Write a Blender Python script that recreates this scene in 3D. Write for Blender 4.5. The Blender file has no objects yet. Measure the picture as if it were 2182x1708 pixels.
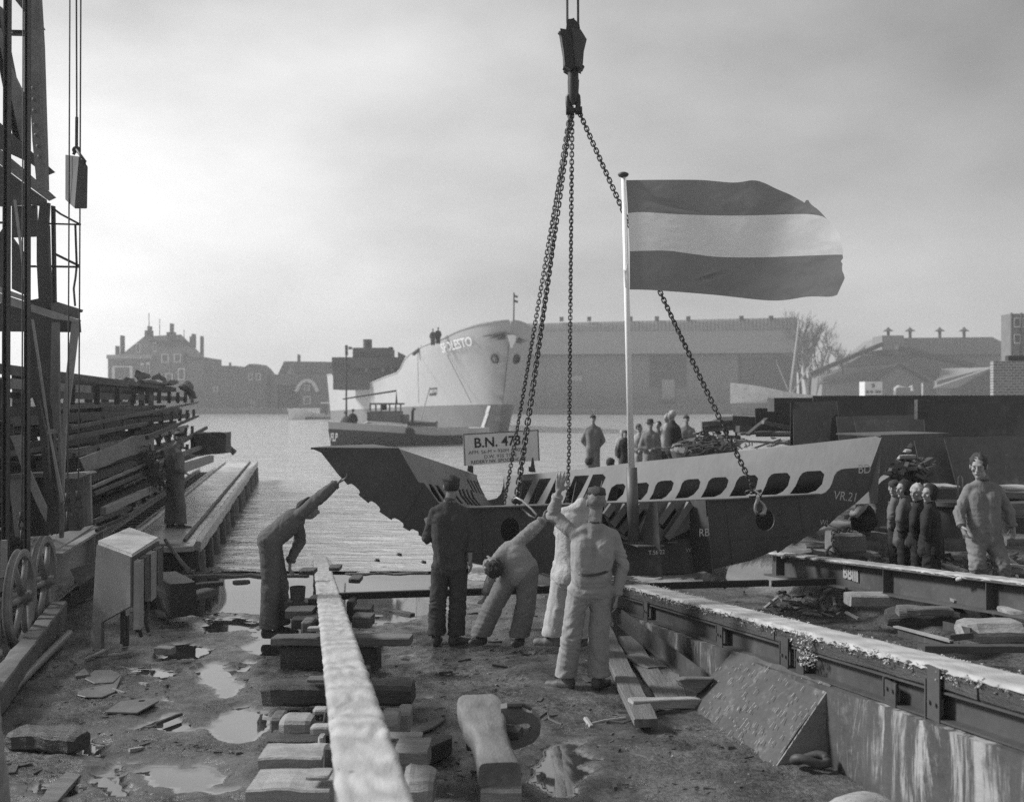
import bpy, bmesh, math, random
from mathutils import Vector, Matrix, noise
from mathutils.geometry import tessellate_polygon
rnd = random.Random(7)
sc = bpy.context.scene
col = sc.collection
F, UC, VH, CH = 2236.0, 1090.5, 854.0, 2.5      # focal length and centre of a 2181 x 1708 measuring grid, eye height
WZ = -0.35                                       # water level
# ---------------------------------------------------------------- camera
cam = bpy.data.cameras.new('camera'); camo = bpy.data.objects.new('camera', cam); col.objects.link(camo)
camo.location = (0, 0, CH); camo.rotation_euler = (math.pi/2, 0, 0)
cam.sensor_width = 36; cam.lens = 36*F/2181; cam.clip_end = 6000; cam.clip_start = .05
cam.dof.use_dof = True; cam.dof.focus_distance = 10.2; cam.dof.aperture_fstop = 2.1
sc.camera = camo
# ---------------------------------------------------------------- sky and sun
SUN_EL, SUN_AZ = math.radians(36), math.radians(-80)      # azimuth from +Y, minus is to the left
sund = Vector((math.sin(SUN_AZ)*math.cos(SUN_EL), math.cos(SUN_AZ)*math.cos(SUN_EL), math.sin(SUN_EL)))
w = bpy.data.worlds.new('World'); sc.world = w; w.use_nodes = True
nt = w.node_tree; nt.nodes.clear()
def N(t, tree=nt, **kw):
    n = tree.nodes.new(t)
    for k, v in kw.items(): setattr(n, k, v)
    return n
def M(op, a, b=None, c=None, tree=nt, clamp=False):
    n = N('ShaderNodeMath', tree, operation=op); n.use_clamp = clamp
    for i, x in enumerate((a, b, c)):
        if x is None: continue
        if isinstance(x, (int, float)): n.inputs[i].default_value = x
        else: tree.links.new(x, n.inputs[i])
    return n.outputs[0]
L = nt.links.new
sky = N('ShaderNodeTexSky', sky_type='NISHITA'); sky.sun_disc = False
sky.sun_elevation = SUN_EL; sky.sun_rotation = SUN_AZ; sky.dust_density = 4; sky.air_density = 1.5
bw = N('ShaderNodeRGBToBW'); L(sky.outputs[0], bw.inputs[0])
tc = N('ShaderNodeTexCoord')
dot = N('ShaderNodeVectorMath', operation='DOT_PRODUCT'); L(tc.outputs['Generated'], dot.inputs[0])
GD = Vector((math.sin(math.radians(-38))*math.cos(math.radians(8)), math.cos(math.radians(-38))*math.cos(math.radians(8)), math.sin(math.radians(8))))
dot.inputs[1].default_value = GD
sep = N('ShaderNodeSeparateXYZ'); L(tc.outputs['Generated'], sep.inputs[0])
glow = M('POWER', M('MAXIMUM', dot.outputs['Value'], 0.0), 4.0)
# cloud deck projected on a plane overhead
zz = M('MAXIMUM', M('ADD', sep.outputs['Z'], .12), .03)
cx = M('DIVIDE', sep.outputs['X'], zz); cy = M('DIVIDE', sep.outputs['Y'], zz)
cmb = N('ShaderNodeCombineXYZ'); L(M('MULTIPLY', sep.outputs['X'], 1.6), cmb.inputs[0]); L(M('MULTIPLY', sep.outputs['Y'], 1.6), cmb.inputs[1]); L(M('MULTIPLY', sep.outputs['Z'], 3.4), cmb.inputs[2])
cn = N('ShaderNodeTexNoise'); cn.inputs['Scale'].default_value = 1.35; cn.inputs['Detail'].default_value = 6; cn.inputs['Roughness'].default_value = .5
L(cmb.outputs[0], cn.inputs['Vector'])
cloud = M('MULTIPLY_ADD', cn.outputs['Fac'], 1.9, .05)      # 0.75 .. 1.3
hor = M('POWER', M('SUBTRACT', 1.0, M('MINIMUM', M('ABSOLUTE', sep.outputs['Z']), 1.0)), 5.0)
rad = M('ADD', M('MULTIPLY', glow, .38), M('MULTIPLY_ADD', hor, .15, .21))
rad = M('MULTIPLY', rad, cloud)
rad = M('ADD', rad, M('MULTIPLY', bw.outputs[0], .008))
bg = N('ShaderNodeBackground'); L(rad, bg.inputs['Color']); bg.inputs['Strength'].default_value = 1.04
wo = N('ShaderNodeOutputWorld'); L(bg.outputs[0], wo.inputs['Surface'])
sl = bpy.data.lights.new('sun', 'SUN'); sl.energy = 3.4; sl.angle = math.radians(11); sl.color = (1, 1, 1)
so = bpy.data.objects.new('sun', sl); col.objects.link(so); so.rotation_euler = sund.to_track_quat('Z', 'Y').to_euler()
vs = sc.view_settings; vs.view_transform = 'Standard'; vs.look = 'None'; vs.exposure = 0.42; vs.gamma = 1
sc.cycles.use_denoising = False; sc.cycles.sample_clamp_direct = 1.6; sc.cycles.sample_clamp_indirect = 1.6
sc.cycles.max_bounces = 6; sc.cycles.volume_bounces = 1; sc.cycles.transparent_max_bounces = 8

# ---------------------------------------------------------------- measuring helpers (grid point + distance -> world)
def P(u, v, Y): return Vector(((u-UC)/F*Y, Y, CH-(v-VH)/F*Y))
def G(u, v, z=0.0):
    Y = (CH-z)*F/(v-VH); return P(u, v, Y)
ZM = dict(A=(0, 0, .25), B=(0, 426, .25), C=(0, 852, .25), D=(0, 1278, .2516), E=(545.3, 585.7, .25), F=(545.3, 905.2, .25), G=(545.3, 1278, .2516),
          H=(984, 852, .2494), I=(1090.5, 1224.7, .2828), J=(1635.8, 1224.7, .2828), K=(1635.8, 905.2, .25), L=(1384.5, 585.7, .3651),
          M=(1224.7, 852, .2684), N=(639, 612.4, .2684), O=(1171.5, 0, .1871), P=(1278, 319.5, .2684), Q=(1544.2, 852, .2182), R=(639, 931.8, .1952),
          S=(1757.2, 1144.8, .1942), T=(0, 1091.6, .1871), U=(186.4, 639, .244))
def q(z, *pts):
    x0, y0, s = ZM[z]; return [(x0+s*pts[i], y0+s*pts[i+1]) for i in range(0, len(pts), 2)]
# slipway axes: a = across, t = along towards the water
CT, ST = .98, .197
def SP(a, t, z): return Vector((CT*a-ST*t, ST*a+CT*t, z))
def toSP(p): return (CT*p[0]+ST*p[1], -ST*p[0]+CT*p[1])
TD = Vector((-ST, CT, 0)).normalized(); AD = Vector((CT, ST, 0)).normalized()
def plane(p0, p1, p2):
    n = (p1-p0).cross(p2-p0).normalized(); return (p0, n)
def on(pl, u, v):
    d = Vector(((u-UC)/F, 1, -(v-VH)/F)); o = Vector((0, 0, CH))
    t = (pl[0]-o).dot(pl[1])/d.dot(pl[1]); return o+d*t
# ---------------------------------------------------------------- materials (black and white world: every colour is a grey)
MATS = {}
def mat(name, base, rough=.7, var=.3, scale=3., bump=.3, bscale=None, metal=0., streak=0., spots=0., spec=.5, grain=None, dark=None, detail=6, coords='Object', trans=0.):
    if name in MATS: return MATS[name]
    m = bpy.data.materials.new(name); m.use_nodes = True; t = m.node_tree; t.nodes.clear()
    out = N('ShaderNodeOutputMaterial', t); b = N('ShaderNodeBsdfPrincipled', t); t.links.new(b.outputs[0], out.inputs[0])
    c = N('ShaderNodeTexCoord', t); mp = N('ShaderNodeMapping', t)
    if coords == 'tl': at_ = N('ShaderNodeAttribute', t, attribute_name='tl'); t.links.new(at_.outputs['Vector'], mp.inputs[0])
    else: t.links.new(c.outputs[coords], mp.inputs[0])
    if grain: mp.inputs['Scale'].default_value = grain
    n1 = N('ShaderNodeTexNoise', t); n1.inputs['Scale'].default_value = scale; n1.inputs['Detail'].default_value = detail; n1.inputs['Roughness'].default_value = .62
    t.links.new(mp.outputs[0], n1.inputs['Vector'])
    n2 = N('ShaderNodeTexNoise', t); n2.inputs['Scale'].default_value = (bscale or scale*9); n2.inputs['Detail'].default_value = 5; n2.inputs['Roughness'].default_value = .65
    t.links.new(mp.outputs[0], n2.inputs['Vector'])
    # factor around 1
    f = M('MULTIPLY_ADD', M('SUBTRACT', n1.outputs['Fac'], .5, tree=t), 4*var, 1.0, tree=t)
    f = M('ADD', f, M('MULTIPLY', M('SUBTRACT', n2.outputs['Fac'], .5, tree=t), 1.8*var, tree=t), tree=t)
    if streak:
        mp2 = N('ShaderNodeMapping', t); mp2.inputs['Scale'].default_value = (5, 5, .7); t.links.new(c.outputs['Object'], mp2.inputs[0])
        n3 = N('ShaderNodeTexNoise', t); n3.inputs['Scale'].default_value = 1.; n3.inputs['Detail'].default_value = 8; n3.inputs['Roughness'].default_value = .72; n3.inputs['Distortion'].default_value = .5; t.links.new(mp2.outputs[0], n3.inputs['Vector'])
        r = N('ShaderNodeValToRGB', t); r.color_ramp.elements[0].position = .50; r.color_ramp.elements[1].position = .58; t.links.new(n3.outputs['Fac'], r.inputs[0])
        n4 = N('ShaderNodeTexNoise', t); n4.inputs['Scale'].default_value = 1.3; n4.inputs['Detail'].default_value = 6; n4.inputs['Roughness'].default_value = .65; t.links.new(c.outputs['Object'], n4.inputs['Vector'])
        r4 = N('ShaderNodeValToRGB', t); r4.color_ramp.elements[0].position = .44; r4.color_ramp.elements[1].position = .56; t.links.new(n4.outputs['Fac'], r4.inputs[0])
        f = M('ADD', f, M('MULTIPLY', M('MULTIPLY', r.outputs[0], r4.outputs[0], tree=t), streak, tree=t), tree=t)
    if spots:
        v = N('ShaderNodeTexNoise', t); v.inputs['Scale'].default_value = scale*2.3; v.inputs['Detail'].default_value = 8; v.inputs['Roughness'].default_value = .75; t.links.new(mp.outputs[0], v.inputs['Vector'])
        r = N('ShaderNodeValToRGB', t); r.color_ramp.elements[0].position = .56; r.color_ramp.elements[1].position = .66; t.links.new(v.outputs['Fac'], r.inputs[0])
        f = M('ADD', f, M('MULTIPLY', r.outputs[0], spots, tree=t), tree=t)
    f = M('MAXIMUM', M('MULTIPLY', f, base, tree=t), .006, tree=t)
    f = M('MINIMUM', f, .9, tree=t)
    t.links.new(f, b.inputs['Base Color'])
    b.inputs['Roughness'].default_value = rough; b.inputs['Metallic'].default_value = metal; b.inputs['Specular IOR Level'].default_value = spec
    if trans:
        b.inputs['Transmission Weight'].default_value = trans
    if bump:
        bp = N('ShaderNodeBump', t); bp.inputs['Strength'].default_value = bump; bp.inputs['Distance'].default_value = .02
        s = M('ADD', n1.outputs['Fac'], M('MULTIPLY', n2.outputs['Fac'], .5, tree=t), tree=t)
        t.links.new(s, bp.inputs['Height']); t.links.new(bp.outputs[0], b.inputs['Normal'])
    MATS[name] = m; return m
STEEL = mat('dark_steel', .062, .6, .35, 1.5, .25, spots=.5)
STEEL2 = mat('mill_scale_steel', .075, .55, .35, 2.2, .2, spots=.35)
BLACKST = mat('black_steel', .018, .5, .3, 3, .2)
LITST = mat('skylit_steel', .145, .5, .25, 1.4, .15, grain=(1, 1, .5), bscale=14)  # same steel as the floor plate, with skylight put into its colour
CRANEST = mat('crane_steel', .16, .6, .4, 2.0, .3, spots=.5)
CRANELT = mat('crane_steel_light', .30, .6, .3, 2.0, .3)
WOODD = mat('wet_dark_timber', .06, .5, .5, 5, 1.0, grain=(.35, 3, 3), coords='tl')
WOODM = mat('weathered_timber', .15, .7, .42, 5, 1.0, grain=(.35, 3, 3), coords='tl')
WOODL = mat('pale_timber', .36, .75, .28, 6, .8, grain=(.35, 3, 3), coords='tl')
BLOCK = mat('pale_block', .31, .8, .38, 4, .9, grain=(.5, 2, 2), coords='tl', spots=-.35)
CONC = mat('stained_concrete', .062, .8, .5, 1.6, .8, streak=4.2, spots=1.4)
CONCR = mat('ramp_concrete', .075, .85, .35, 3.5, .8, spots=1.0)
GREASE = mat('tallow_grease', .39, .40, .14, 2.2, .38, bscale=30, grain=(3, .6, 1))
CHAINM = mat('chain_iron', .035, .45, .4, 12, .3)
t = GREASE.node_tree; b_ = t.nodes['Principled BSDF']; wv = N('ShaderNodeTexWave', t); wv.wave_type = 'RINGS'; wv.inputs['Scale'].default_value = .9; wv.inputs['Distortion'].default_value = 16; wv.inputs['Detail'].default_value = 2.5; wv.inputs['Detail Scale'].default_value = .9
tc_ = N('ShaderNodeTexCoord', t); t.links.new(tc_.outputs['Object'], wv.inputs[0]); old = b_.inputs['Base Color'].links[0].from_socket
t.links.new(M('MULTIPLY', old, M('MULTIPLY_ADD', wv.outputs['Fac'], .30, .86, tree=t), tree=t), b_.inputs['Base Color'])
ROPE = mat('wire_rope', .05, .6, .3, 30, .2)
WHITEP = mat('white_paint', .86, .5, .08, 3, .1)
BLACKP = mat('black_paint', .018, .5, .2, 3, .1)
GREYP = mat('grey_letter_paint', .13, .6, .2, 3, .0)
CHALK = mat('chalk', .55, .9, .2, 20, .2)
# ---------------------------------------------------------------- mesh builder
class MB:
    def __init__(s): s.v = []; s.f = []; s.m = []; s.cur = 0; s.tl = {}
    def add(s, vs, fs):
        o = len(s.v); s.v += [Vector(x) for x in vs]; s.f += [tuple(i+o for i in f) for f in fs]; s.m += [s.cur]*len(fs); return s
    def mt(s, i): s.cur = i; return s
    def hexa(s, p):     # 8 points: bottom 4, top 4
        return s.add(p, [(3, 2, 1, 0), (4, 5, 6, 7), (0, 1, 5, 4), (1, 2, 6, 5), (2, 3, 7, 6), (3, 0, 4, 7)])
    def box(s, c, size, ax=None, ay=None):
        c = Vector(c); X = (Vector(ax).normalized() if ax is not None else Vector((1, 0, 0)))
        if ay is None:
            Z = Vector((0, 0, 1)); Y = Z.cross(X).normalized() if abs(X.z) < .99 else Vector((0, 1, 0)); Z = X.cross(Y)
        else: Y = Vector(ay).normalized(); Z = X.cross(Y)
        a, b, d = X*size[0]/2, Y*size[1]/2, Z*size[2]/2
        return s.hexa([c-a-b-d, c+a-b-d, c+a+b-d, c-a+b-d, c-a-b+d, c+a-b+d, c+a+b+d, c-a+b+d])
    def bar(s, p0, p1, w, h, up=(0, 0, 1)):
        p0, p1 = Vector(p0), Vector(p1); X = (p1-p0).normalized(); U = Vector(up)
        Y = U.cross(X)
        if Y.length < 1e-4: Y = Vector((1, 0, 0)).cross(X)
        Y.normalize(); return s.box((p0+p1)/2, ((p1-p0).length, w, h), X, Y)
    def tube(s, pts, r, n=8, cap=True):
        pts = [Vector(p) for p in pts]; k = len(pts); rs = r if isinstance(r, (list, tuple)) else [r]*k
        vs = []; ref = None
        for i, p in enumerate(pts):
            d = (pts[min(i+1, k-1)]-pts[max(i-1, 0)]).normalized()
            if ref is None: ref = Vector((0, 0, 1)) if abs(d.z) < .9 else Vector((1, 0, 0))
            A = d.cross(ref).normalized(); B = d.cross(A); ref = B.cross(d) if False else ref
            for j in range(n):
                an = 2*math.pi*j/n; vs.append(p+(A*math.cos(an)+B*math.sin(an))*rs[i])
        fs = [(i*n+j, i*n+(j+1) % n, (i+1)*n+(j+1) % n, (i+1)*n+j) for i in range(k-1) for j in range(n)]
        if cap: fs += [tuple(range(n))[::-1], tuple((k-1)*n+j for j in range(n))]
        return s.add(vs, fs)
    def lathe(s, c, prof, n=16, ax=(0, 0, 1)):
        Z = Vector(ax).normalized(); A = Z.orthogonal().normalized(); B = Z.cross(A); c = Vector(c); k = len(prof)
        vs = [c+Z*h+(A*math.cos(2*math.pi*j/n)+B*math.sin(2*math.pi*j/n))*max(r, .0005) for r, h in prof for j in range(n)]
        fs = [(i*n+j, i*n+(j+1) % n, (i+1)*n+(j+1) % n, (i+1)*n+j) for i in range(k-1) for j in range(n)]
        fs += [tuple(range(n))[::-1], tuple((k-1)*n+j for j in range(n))]
        return s.add(vs, fs)
    def ball(s, c, r, n=12, k=8, R=None):
        c = Vector(c); r = (r, r, r) if isinstance(r, (int, float)) else r
        vs = []
        for i in range(k+1):
            th = math.pi*i/k
            for j in range(n):
                ph = 2*math.pi*j/n; p = Vector((r[0]*math.sin(th)*math.cos(ph), r[1]*math.sin(th)*math.sin(ph), r[2]*math.cos(th)))
                vs.append(c+(R @ p if R else p))
        fs = [(i*n+j, (i+1)*n+j, (i+1)*n+(j+1) % n, i*n+(j+1) % n) for i in range(k) for j in range(n)]
        return s.add(vs, fs)
    def cap(s, p0, p1, r0, r1, n=12, flat=1., nrm=None):   # tapered capsule, optional flattening along nrm
        p0, p1 = Vector(p0), Vector(p1); d = p1-p0; l = d.length or 1e-4; X = d/l
        A = Vector(nrm).cross(X).normalized() if nrm is not None and Vector(nrm).cross(X).length > 1e-3 else X.orthogonal().normalized()
        B = X.cross(A); prof = [(r0*math.sin(a), -r0*math.cos(a)) for a in (0.15, .6, 1.05, 1.57)]+[(r1*math.sin(a), l-r1*math.cos(a)) for a in (1.57, 2.09, 2.54, 3.0)]
        vs = [p0+X*h+(A*math.cos(2*math.pi*j/n)+B*math.sin(2*math.pi*j/n)*flat)*r for r, h in prof for j in range(n)]
        k = len(prof); fs = [(i*n+j, i*n+(j+1) % n, (i+1)*n+(j+1) % n, (i+1)*n+j) for i in range(k-1) for j in range(n)]
        fs += [tuple(range(n))[::-1], tuple((k-1)*n+j for j in range(n))]
        return s.add(vs, fs)
    def grid(s, rows, closed=False):   # rows of points
        n = len(rows[0]); k = len(rows); vs = [p for r in rows for p in r]
        fs = [(i*n+j, i*n+j+1, (i+1)*n+j+1, (i+1)*n+j) for i in range(k-1) for j in range(n-1)]
        if closed: fs += [(i*n+n-1, i*n, (i+1)*n, (i+1)*n+n-1) for i in range(k-1)]
        return s.add(vs, fs)
    def plate(s, outer, thick, holes=(), nrm=None):   # polygon in 3D with holes, extruded
        outer = [Vector(p) for p in outer]; holes = [[Vector(p) for p in h] for h in holes]
        if nrm is None:
            n = Vector((0, 0, 0))
            for i in range(len(outer)):
                a, b = outer[i], outer[(i+1) % len(outer)]; n += a.cross(b)
            nrm = n.normalized()
        nrm = Vector(nrm); loops = [outer]+holes; flat = [p for l in loops for p in l]
        X = nrm.orthogonal().normalized(); Y = nrm.cross(X); o = outer[0]
        tess = tessellate_polygon([[Vector(((p-o).dot(X), (p-o).dot(Y), 0)) for p in l] for l in loops])
        m = len(flat); vs = [p+nrm*thick/2 for p in flat]+[p-nrm*thick/2 for p in flat]
        fs = []
        for t in tess:
            a, b, c = (flat[i] for i in t)
            if (b-a).cross(c-a).dot(nrm) < 0: t = t[::-1]
            fs.append(tuple(t)); fs.append(tuple(i+m for i in t[::-1]))
        k = 0
        for l in loops:
            for i in range(len(l)): j = (i+1) % len(l); fs.append((k+i, k+j, k+j+m, k+i+m))
            k += len(l)
        return s.add(vs, fs)
    def timber(s, p0, p1, w, h, seg=8, amp=.006, ch=.02, up=(0, 0, 1), seed=0):
        p0, p1 = Vector(p0), Vector(p1); X = (p1-p0).normalized(); Y = Vector(up).cross(X).normalized(); Z = X.cross(Y)
        a, b = w/2, h/2; c = min(ch, a*.8, b*.8)
        prof = [(-a+c, -b), (0, -b), (a-c, -b), (a, -b+c), (a, 0), (a, b-c), (a-c, b), (0, b), (-a+c, b), (-a, b-c), (-a, 0), (-a, -b+c)]
        rows = []; L_ = (p1-p0).length; sd = seed or rnd.random()*50; vo = len(s.v); tl = []
        for i in range(seg+1):
            t = i/seg; e = 1-(.6*c/max(a, b) if i in (0, seg) else 0)
            r = []
            for (y, z) in prof:
                p = p0+X*L_*t+Y*y*e+Z*z*e
                nn = noise.noise_vector(p*4+Vector((sd, 0, 0))); nn2 = noise.noise_vector(p*15+Vector((sd, 3, 0)))
                r.append(p+nn*amp*2+nn2*amp*.8); tl.append((L_*t+sd, y+sd, z))
            rows.append(r)
        s.grid(rows, True)
        for i_, q_ in enumerate(tl): s.tl[vo+i_] = q_
        n = len(prof); o = len(s.v)-n*(seg+1)
        s.f.append(tuple(o+i for i in range(n))[::-1]); s.f.append(tuple(o+n*seg+i for i in range(n))); s.m += [s.cur]*2
        return s
    def xf(s, fn): s.v = [fn(p) for p in s.v]; return s
    def build(s, name, mats, parent=None, smooth=False, bevel=0., label=None, cat=None, group=None, kind=None, org=None, auto=None):
        me = bpy.data.meshes.new(name)
        root = parent
        while root is not None and root.parent is not None: root = root.parent
        if root is not None: o3 = root.location.copy()
        elif org is not None: o3 = Vector(org)
        else:
            xs = [p.x for p in s.v]; ys = [p.y for p in s.v]; zs = [p.z for p in s.v]
            o3 = Vector(((min(xs)+max(xs))/2, (min(ys)+max(ys))/2, min(zs)))
        me.from_pydata([p-o3 for p in s.v], [], s.f)
        for m in (mats if isinstance(mats, (list, tuple)) else [mats]): me.materials.append(m)
        me.polygons.foreach_set('material_index', s.m)
        at = me.attributes.new('tl', 'FLOAT_VECTOR', 'POINT'); at.data.foreach_set('vector', [c for i, p in enumerate(s.v) for c in s.tl.get(i, p)])
        if bevel:
            bm = bmesh.new(); bm.from_mesh(me)
            es = [e for e in bm.edges if len(e.link_faces) == 2 and e.calc_face_angle(0) > .6]
            bmesh.ops.bevel(bm, geom=es, offset=bevel, segments=1, affect='EDGES', clamp_overlap=True); bm.to_mesh(me); bm.free()
        bm = bmesh.new(); bm.from_mesh(me); bmesh.ops.recalc_face_normals(bm, faces=bm.faces); bm.to_mesh(me); bm.free()
        if smooth: me.polygons.foreach_set('use_smooth', [True]*len(me.polygons))
        me.update()
        ob = bpy.data.objects.new(name, me); col.objects.link(ob)
        if parent is not None: ob.parent = parent
        else: ob.location = o3
        if smooth and auto:
            md = ob.modifiers.new('es', 'EDGE_SPLIT'); md.split_angle = math.radians(auto)
        tag(ob, label, cat, group, kind); return ob
def tag(o, label=None, cat=None, group=None, kind=None):
    if label: o['label'] = label
    if cat: o['category'] = cat
    if group: o['group'] = group
    if kind: o['kind'] = kind
def thing(name, label, cat, loc, group=None):
    o = bpy.data.objects.new(name, None); col.objects.link(o); o.location = Vector(loc); o.empty_display_size = .2
    tag(o, label, cat, group); return o
def dup(root, loc=None, rotz=None, label=None):
    r = root.copy(); col.objects.link(r)
    if loc is not None: r.location = loc
    if rotz is not None: r.rotation_euler.z = rotz
    if label: r['label'] = label
    for ch in [o for o in root.children]:
        c = ch.copy(); col.objects.link(c); c.parent = r
        for g in [o for o in ch.children]:
            d = g.copy(); col.objects.link(d); d.parent = c
    return r
def text_mb(s, place, size=1., align='LEFT', depth=0., weight=0.):
    """lettering turned into a mesh, each point (x, y) put in the world by place(x, y)"""
    cu = bpy.data.curves.new('t', 'FONT'); cu.body = s; cu.size = size; cu.align_x = align; cu.offset = weight; cu.resolution_u = 3
    ob = bpy.data.objects.new('t', cu); col.objects.link(ob)
    dg = bpy.context.evaluated_depsgraph_get(); me = bpy.data.meshes.new_from_object(ob.evaluated_get(dg))
    mb = MB(); mb.add([place(v.co.x, v.co.y) for v in me.vertices], [tuple(p.vertices) for p in me.polygons])
    bpy.data.objects.remove(ob); bpy.data.meshes.remove(me); return mb
# ================================================================ ground, water, haze
def sstep(a, b, x):
    t = max(0, min(1, (x-a)/(b-a))); return t*t*(3-2*t)
def zrail(t): return 1.47-.0933*t
PUD = [  # puddles: (u, v, half-width u, half-height v, strength) measured on the ground
    (600, 1258, 260, 42, 1.8), (830, 1262, 170, 46, 1.8), (470, 1272, 130, 44, 1.5), (450, 1440, 60, 60, .75), (380, 1530, 70, 50, .8), (560, 1350, 60, 40, .7), (1590, 1235, 120, 18, 1.2), (1590, 1222, 90, 16, 1.4), (1700, 1215, 90, 14, 1.2),
    (500, 1330, 80, 26, 1.), (820, 1320, 90, 22, .9), (395, 1392, 70, 24, 1.), (330, 1440, 80, 26, .7), (475, 1470, 50, 30, .8), (505, 1548, 60, 40, 1.4), (525, 1420, 40, 30, .6), (420, 1660, 130, 50, .85),
    (300, 1560, 60, 40, .45), (190, 1600, 60, 30, .9), (1190, 1640, 60, 80, 1.35), (1135, 1560, 45, 30, .9), (1250, 1640, 70, 60, .6), (860, 1400, 60, 25, .6), (1000, 1480, 50, 20, .5), (120, 1690, 60, 30, .7), (220, 1660, 70, 20, .7),
    (420, 1500, 170, 120, .42), (300, 1640, 150, 60, .5), (470, 1380, 120, 50, .5), (980, 1420, 200, 60, .30), (1250, 1560, 160, 60, .25), (700, 1300, 200, 40, .5), (880, 1470, 60, 30, .5), (1290, 1700, 120, 22, .5), (640, 1420, 60, 30, .5), (250, 1690, 40, 20, .8), (960, 1250, 60, 30, 1.2), (575, 1380, 60, 30, .9)]
def gbase(x, y):
    a, t = toSP((x, y)); z = 0.
    z -= .35*sstep(9., 17.2, y)+1.2*sstep(17.6, 26, y)
    # raised ground on the right beyond the third way, and the yard quay behind
    r = sstep(6.5, 7.3, a)
    zr = .24
    zq = .30*sstep(1.2, 2.0, x-(.02*(y-18)))*sstep(17.4, 19, y)*(1-sstep(31.5, 32.2, y))
    zl = max(0, 1-sstep(31.5, 32.2, y))
    z = z*(1-r)+(zr*zl+(-1.5)*(1-zl))*r
    if y > 17.4: z = max(z, zq*1.0 if x > 1.2 else z)
    if a < -1.7 and y > 12: z = max(z, -.1+.0*t-1.3*sstep(-3.0, -2.0, a)*sstep(17.3, 18.5, y)) if a > -3.2 else max(z, -.08)
    return z
def wetness(x, y):
    if y < 2: return 0
    v = VH+(CH-gbase(x, y))*F/y; u = UC+x/y*F; s = 0
    for (pu, pv, a, b, k) in PUD:
        d = ((u-pu)/a)**2+((v-pv)/b)**2
        if d < 6: s = max(s, k*math.exp(-d*.8))
    return s
def gheight(x, y, wet=None):
    z = gbase(x, y); p = Vector((x, y, 0))
    n = noise.fractal(p*1.3, .9, 2.1, 4)*.035+noise.fractal(p*6+Vector((3, 1, 0)), 1., 2.2, 3)*.012
    return z, n
def make_ground():
    me = bpy.data.meshes.new('ground'); vs = []; fs = []; wt = []
    rows = []; y = 3.2
    while y < 34: rows.append(y); y += max(.035, y*.0042)
    NX = 330
    for y in rows:
        hw = .56*y+2.2
        for i in range(NX):
            x = (-hw)+2*hw*i/(NX-1)
            z, n = gheight(x, y)
            w_ = wetness(x, y)
            w2 = w_+n*6-.12+noise.fractal(Vector((x*1.8, y*1.8, 5)), .7, 2.2, 5)*.42
            k = sstep(.35, .48, w2)                   # standing water
            z2 = z+n*(1-k)+.03*(1-k)*(1-sstep(14, 17, y))
            hi = noise.fractal(Vector((x*16, y*16, 0)), .8, 2.2, 3)*.011
            vs.append((x, y, z2+hi*(1-k))); wt.append((k, sstep(-.12, .42, w2)))
    for j in range(len(rows)-1):
        for i in range(NX-1): fs.append((j*NX+i, j*NX+i+1, (j+1)*NX+i+1, (j+1)*NX+i))
    me.from_pydata(vs, [], fs)
    at = me.color_attributes.new('wet', 'FLOAT_COLOR', 'POINT')
    at.data.foreach_set('color', [c for k, h in wt for c in (k, h, 0, 1)])
    me.polygons.foreach_set('use_smooth', [True]*len(me.polygons))
    m = bpy.data.materials.new('wet_mud'); m.use_nodes = True; t = m.node_tree; b = t.nodes['Principled BSDF']
    ca = N('ShaderNodeAttribute', t, attribute_name='wet'); sp = N('ShaderNodeSeparateColor', t); t.links.new(ca.outputs['Color'], sp.inputs[0])
    tcn = N('ShaderNodeTexCoord', t)
    n1 = N('ShaderNodeTexNoise', t); n1.inputs['Scale'].default_value = 2.2; n1.inputs['Detail'].default_value = 9; n1.inputs['Roughness'].default_value = .7; t.links.new(tcn.outputs['Object'], n1.inputs[0])
    n2 = N('ShaderNodeTexNoise', t); n2.inputs['Scale'].default_value = 26; n2.inputs['Detail'].default_value = 6; n2.inputs['Roughness'].default_value = .7; t.links.new(tcn.outputs['Object'], n2.inputs[0])
    alb = M('MULTIPLY_ADD', M('SUBTRACT', n1.outputs['Fac'], .5, tree=t), .40, .088, tree=t)
    alb = M('ADD', alb, M('MULTIPLY', M('SUBTRACT', n2.outputs['Fac'], .5, tree=t), .26, tree=t), tree=t)
    alb = M('MULTIPLY', alb, M('SUBTRACT', 1.0, M('MULTIPLY', sp.outputs[1], .30, tree=t), tree=t), tree=t)
    alb = M('MAXIMUM', M('MULTIPLY', alb, M('SUBTRACT', 1.0, M('MULTIPLY', sp.outputs[0], .55, tree=t), tree=t), tree=t), .012, tree=t)
    t.links.new(alb, b.inputs['Base Color'])
    fine = M('MULTIPLY_ADD', M('SUBTRACT', n2.outputs['Fac'], .5, tree=t), 1.3, .46, tree=t, clamp=True)
    dryr = M('SUBTRACT', fine, M('MULTIPLY', sp.outputs[1], .48, tree=t), tree=t)
    ro = M('MULTIPLY', M('MAXIMUM', dryr, .27, tree=t), M('SUBTRACT', 1.0, M('MULTIPLY', sp.outputs[0], .94, tree=t), tree=t), tree=t)
    t.links.new(M('MAXIMUM', ro, .03, tree=t), b.inputs['Roughness'])
    t.links.new(M('ADD', M('MULTIPLY_ADD', sp.outputs[1], .9, 1.45, tree=t), M('MULTIPLY', sp.outputs[0], 2.2, tree=t), tree=t), b.inputs['IOR'])
    bp = N('ShaderNodeBump', t); bp.inputs['Distance'].default_value = .03
    t.links.new(M('MULTIPLY', M('SUBTRACT', 1.0, M('MAXIMUM', sp.outputs[0], M('MULTIPLY', sp.outputs[1], .55, tree=t), tree=t), tree=t), .85, tree=t), bp.inputs['Strength'])
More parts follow.
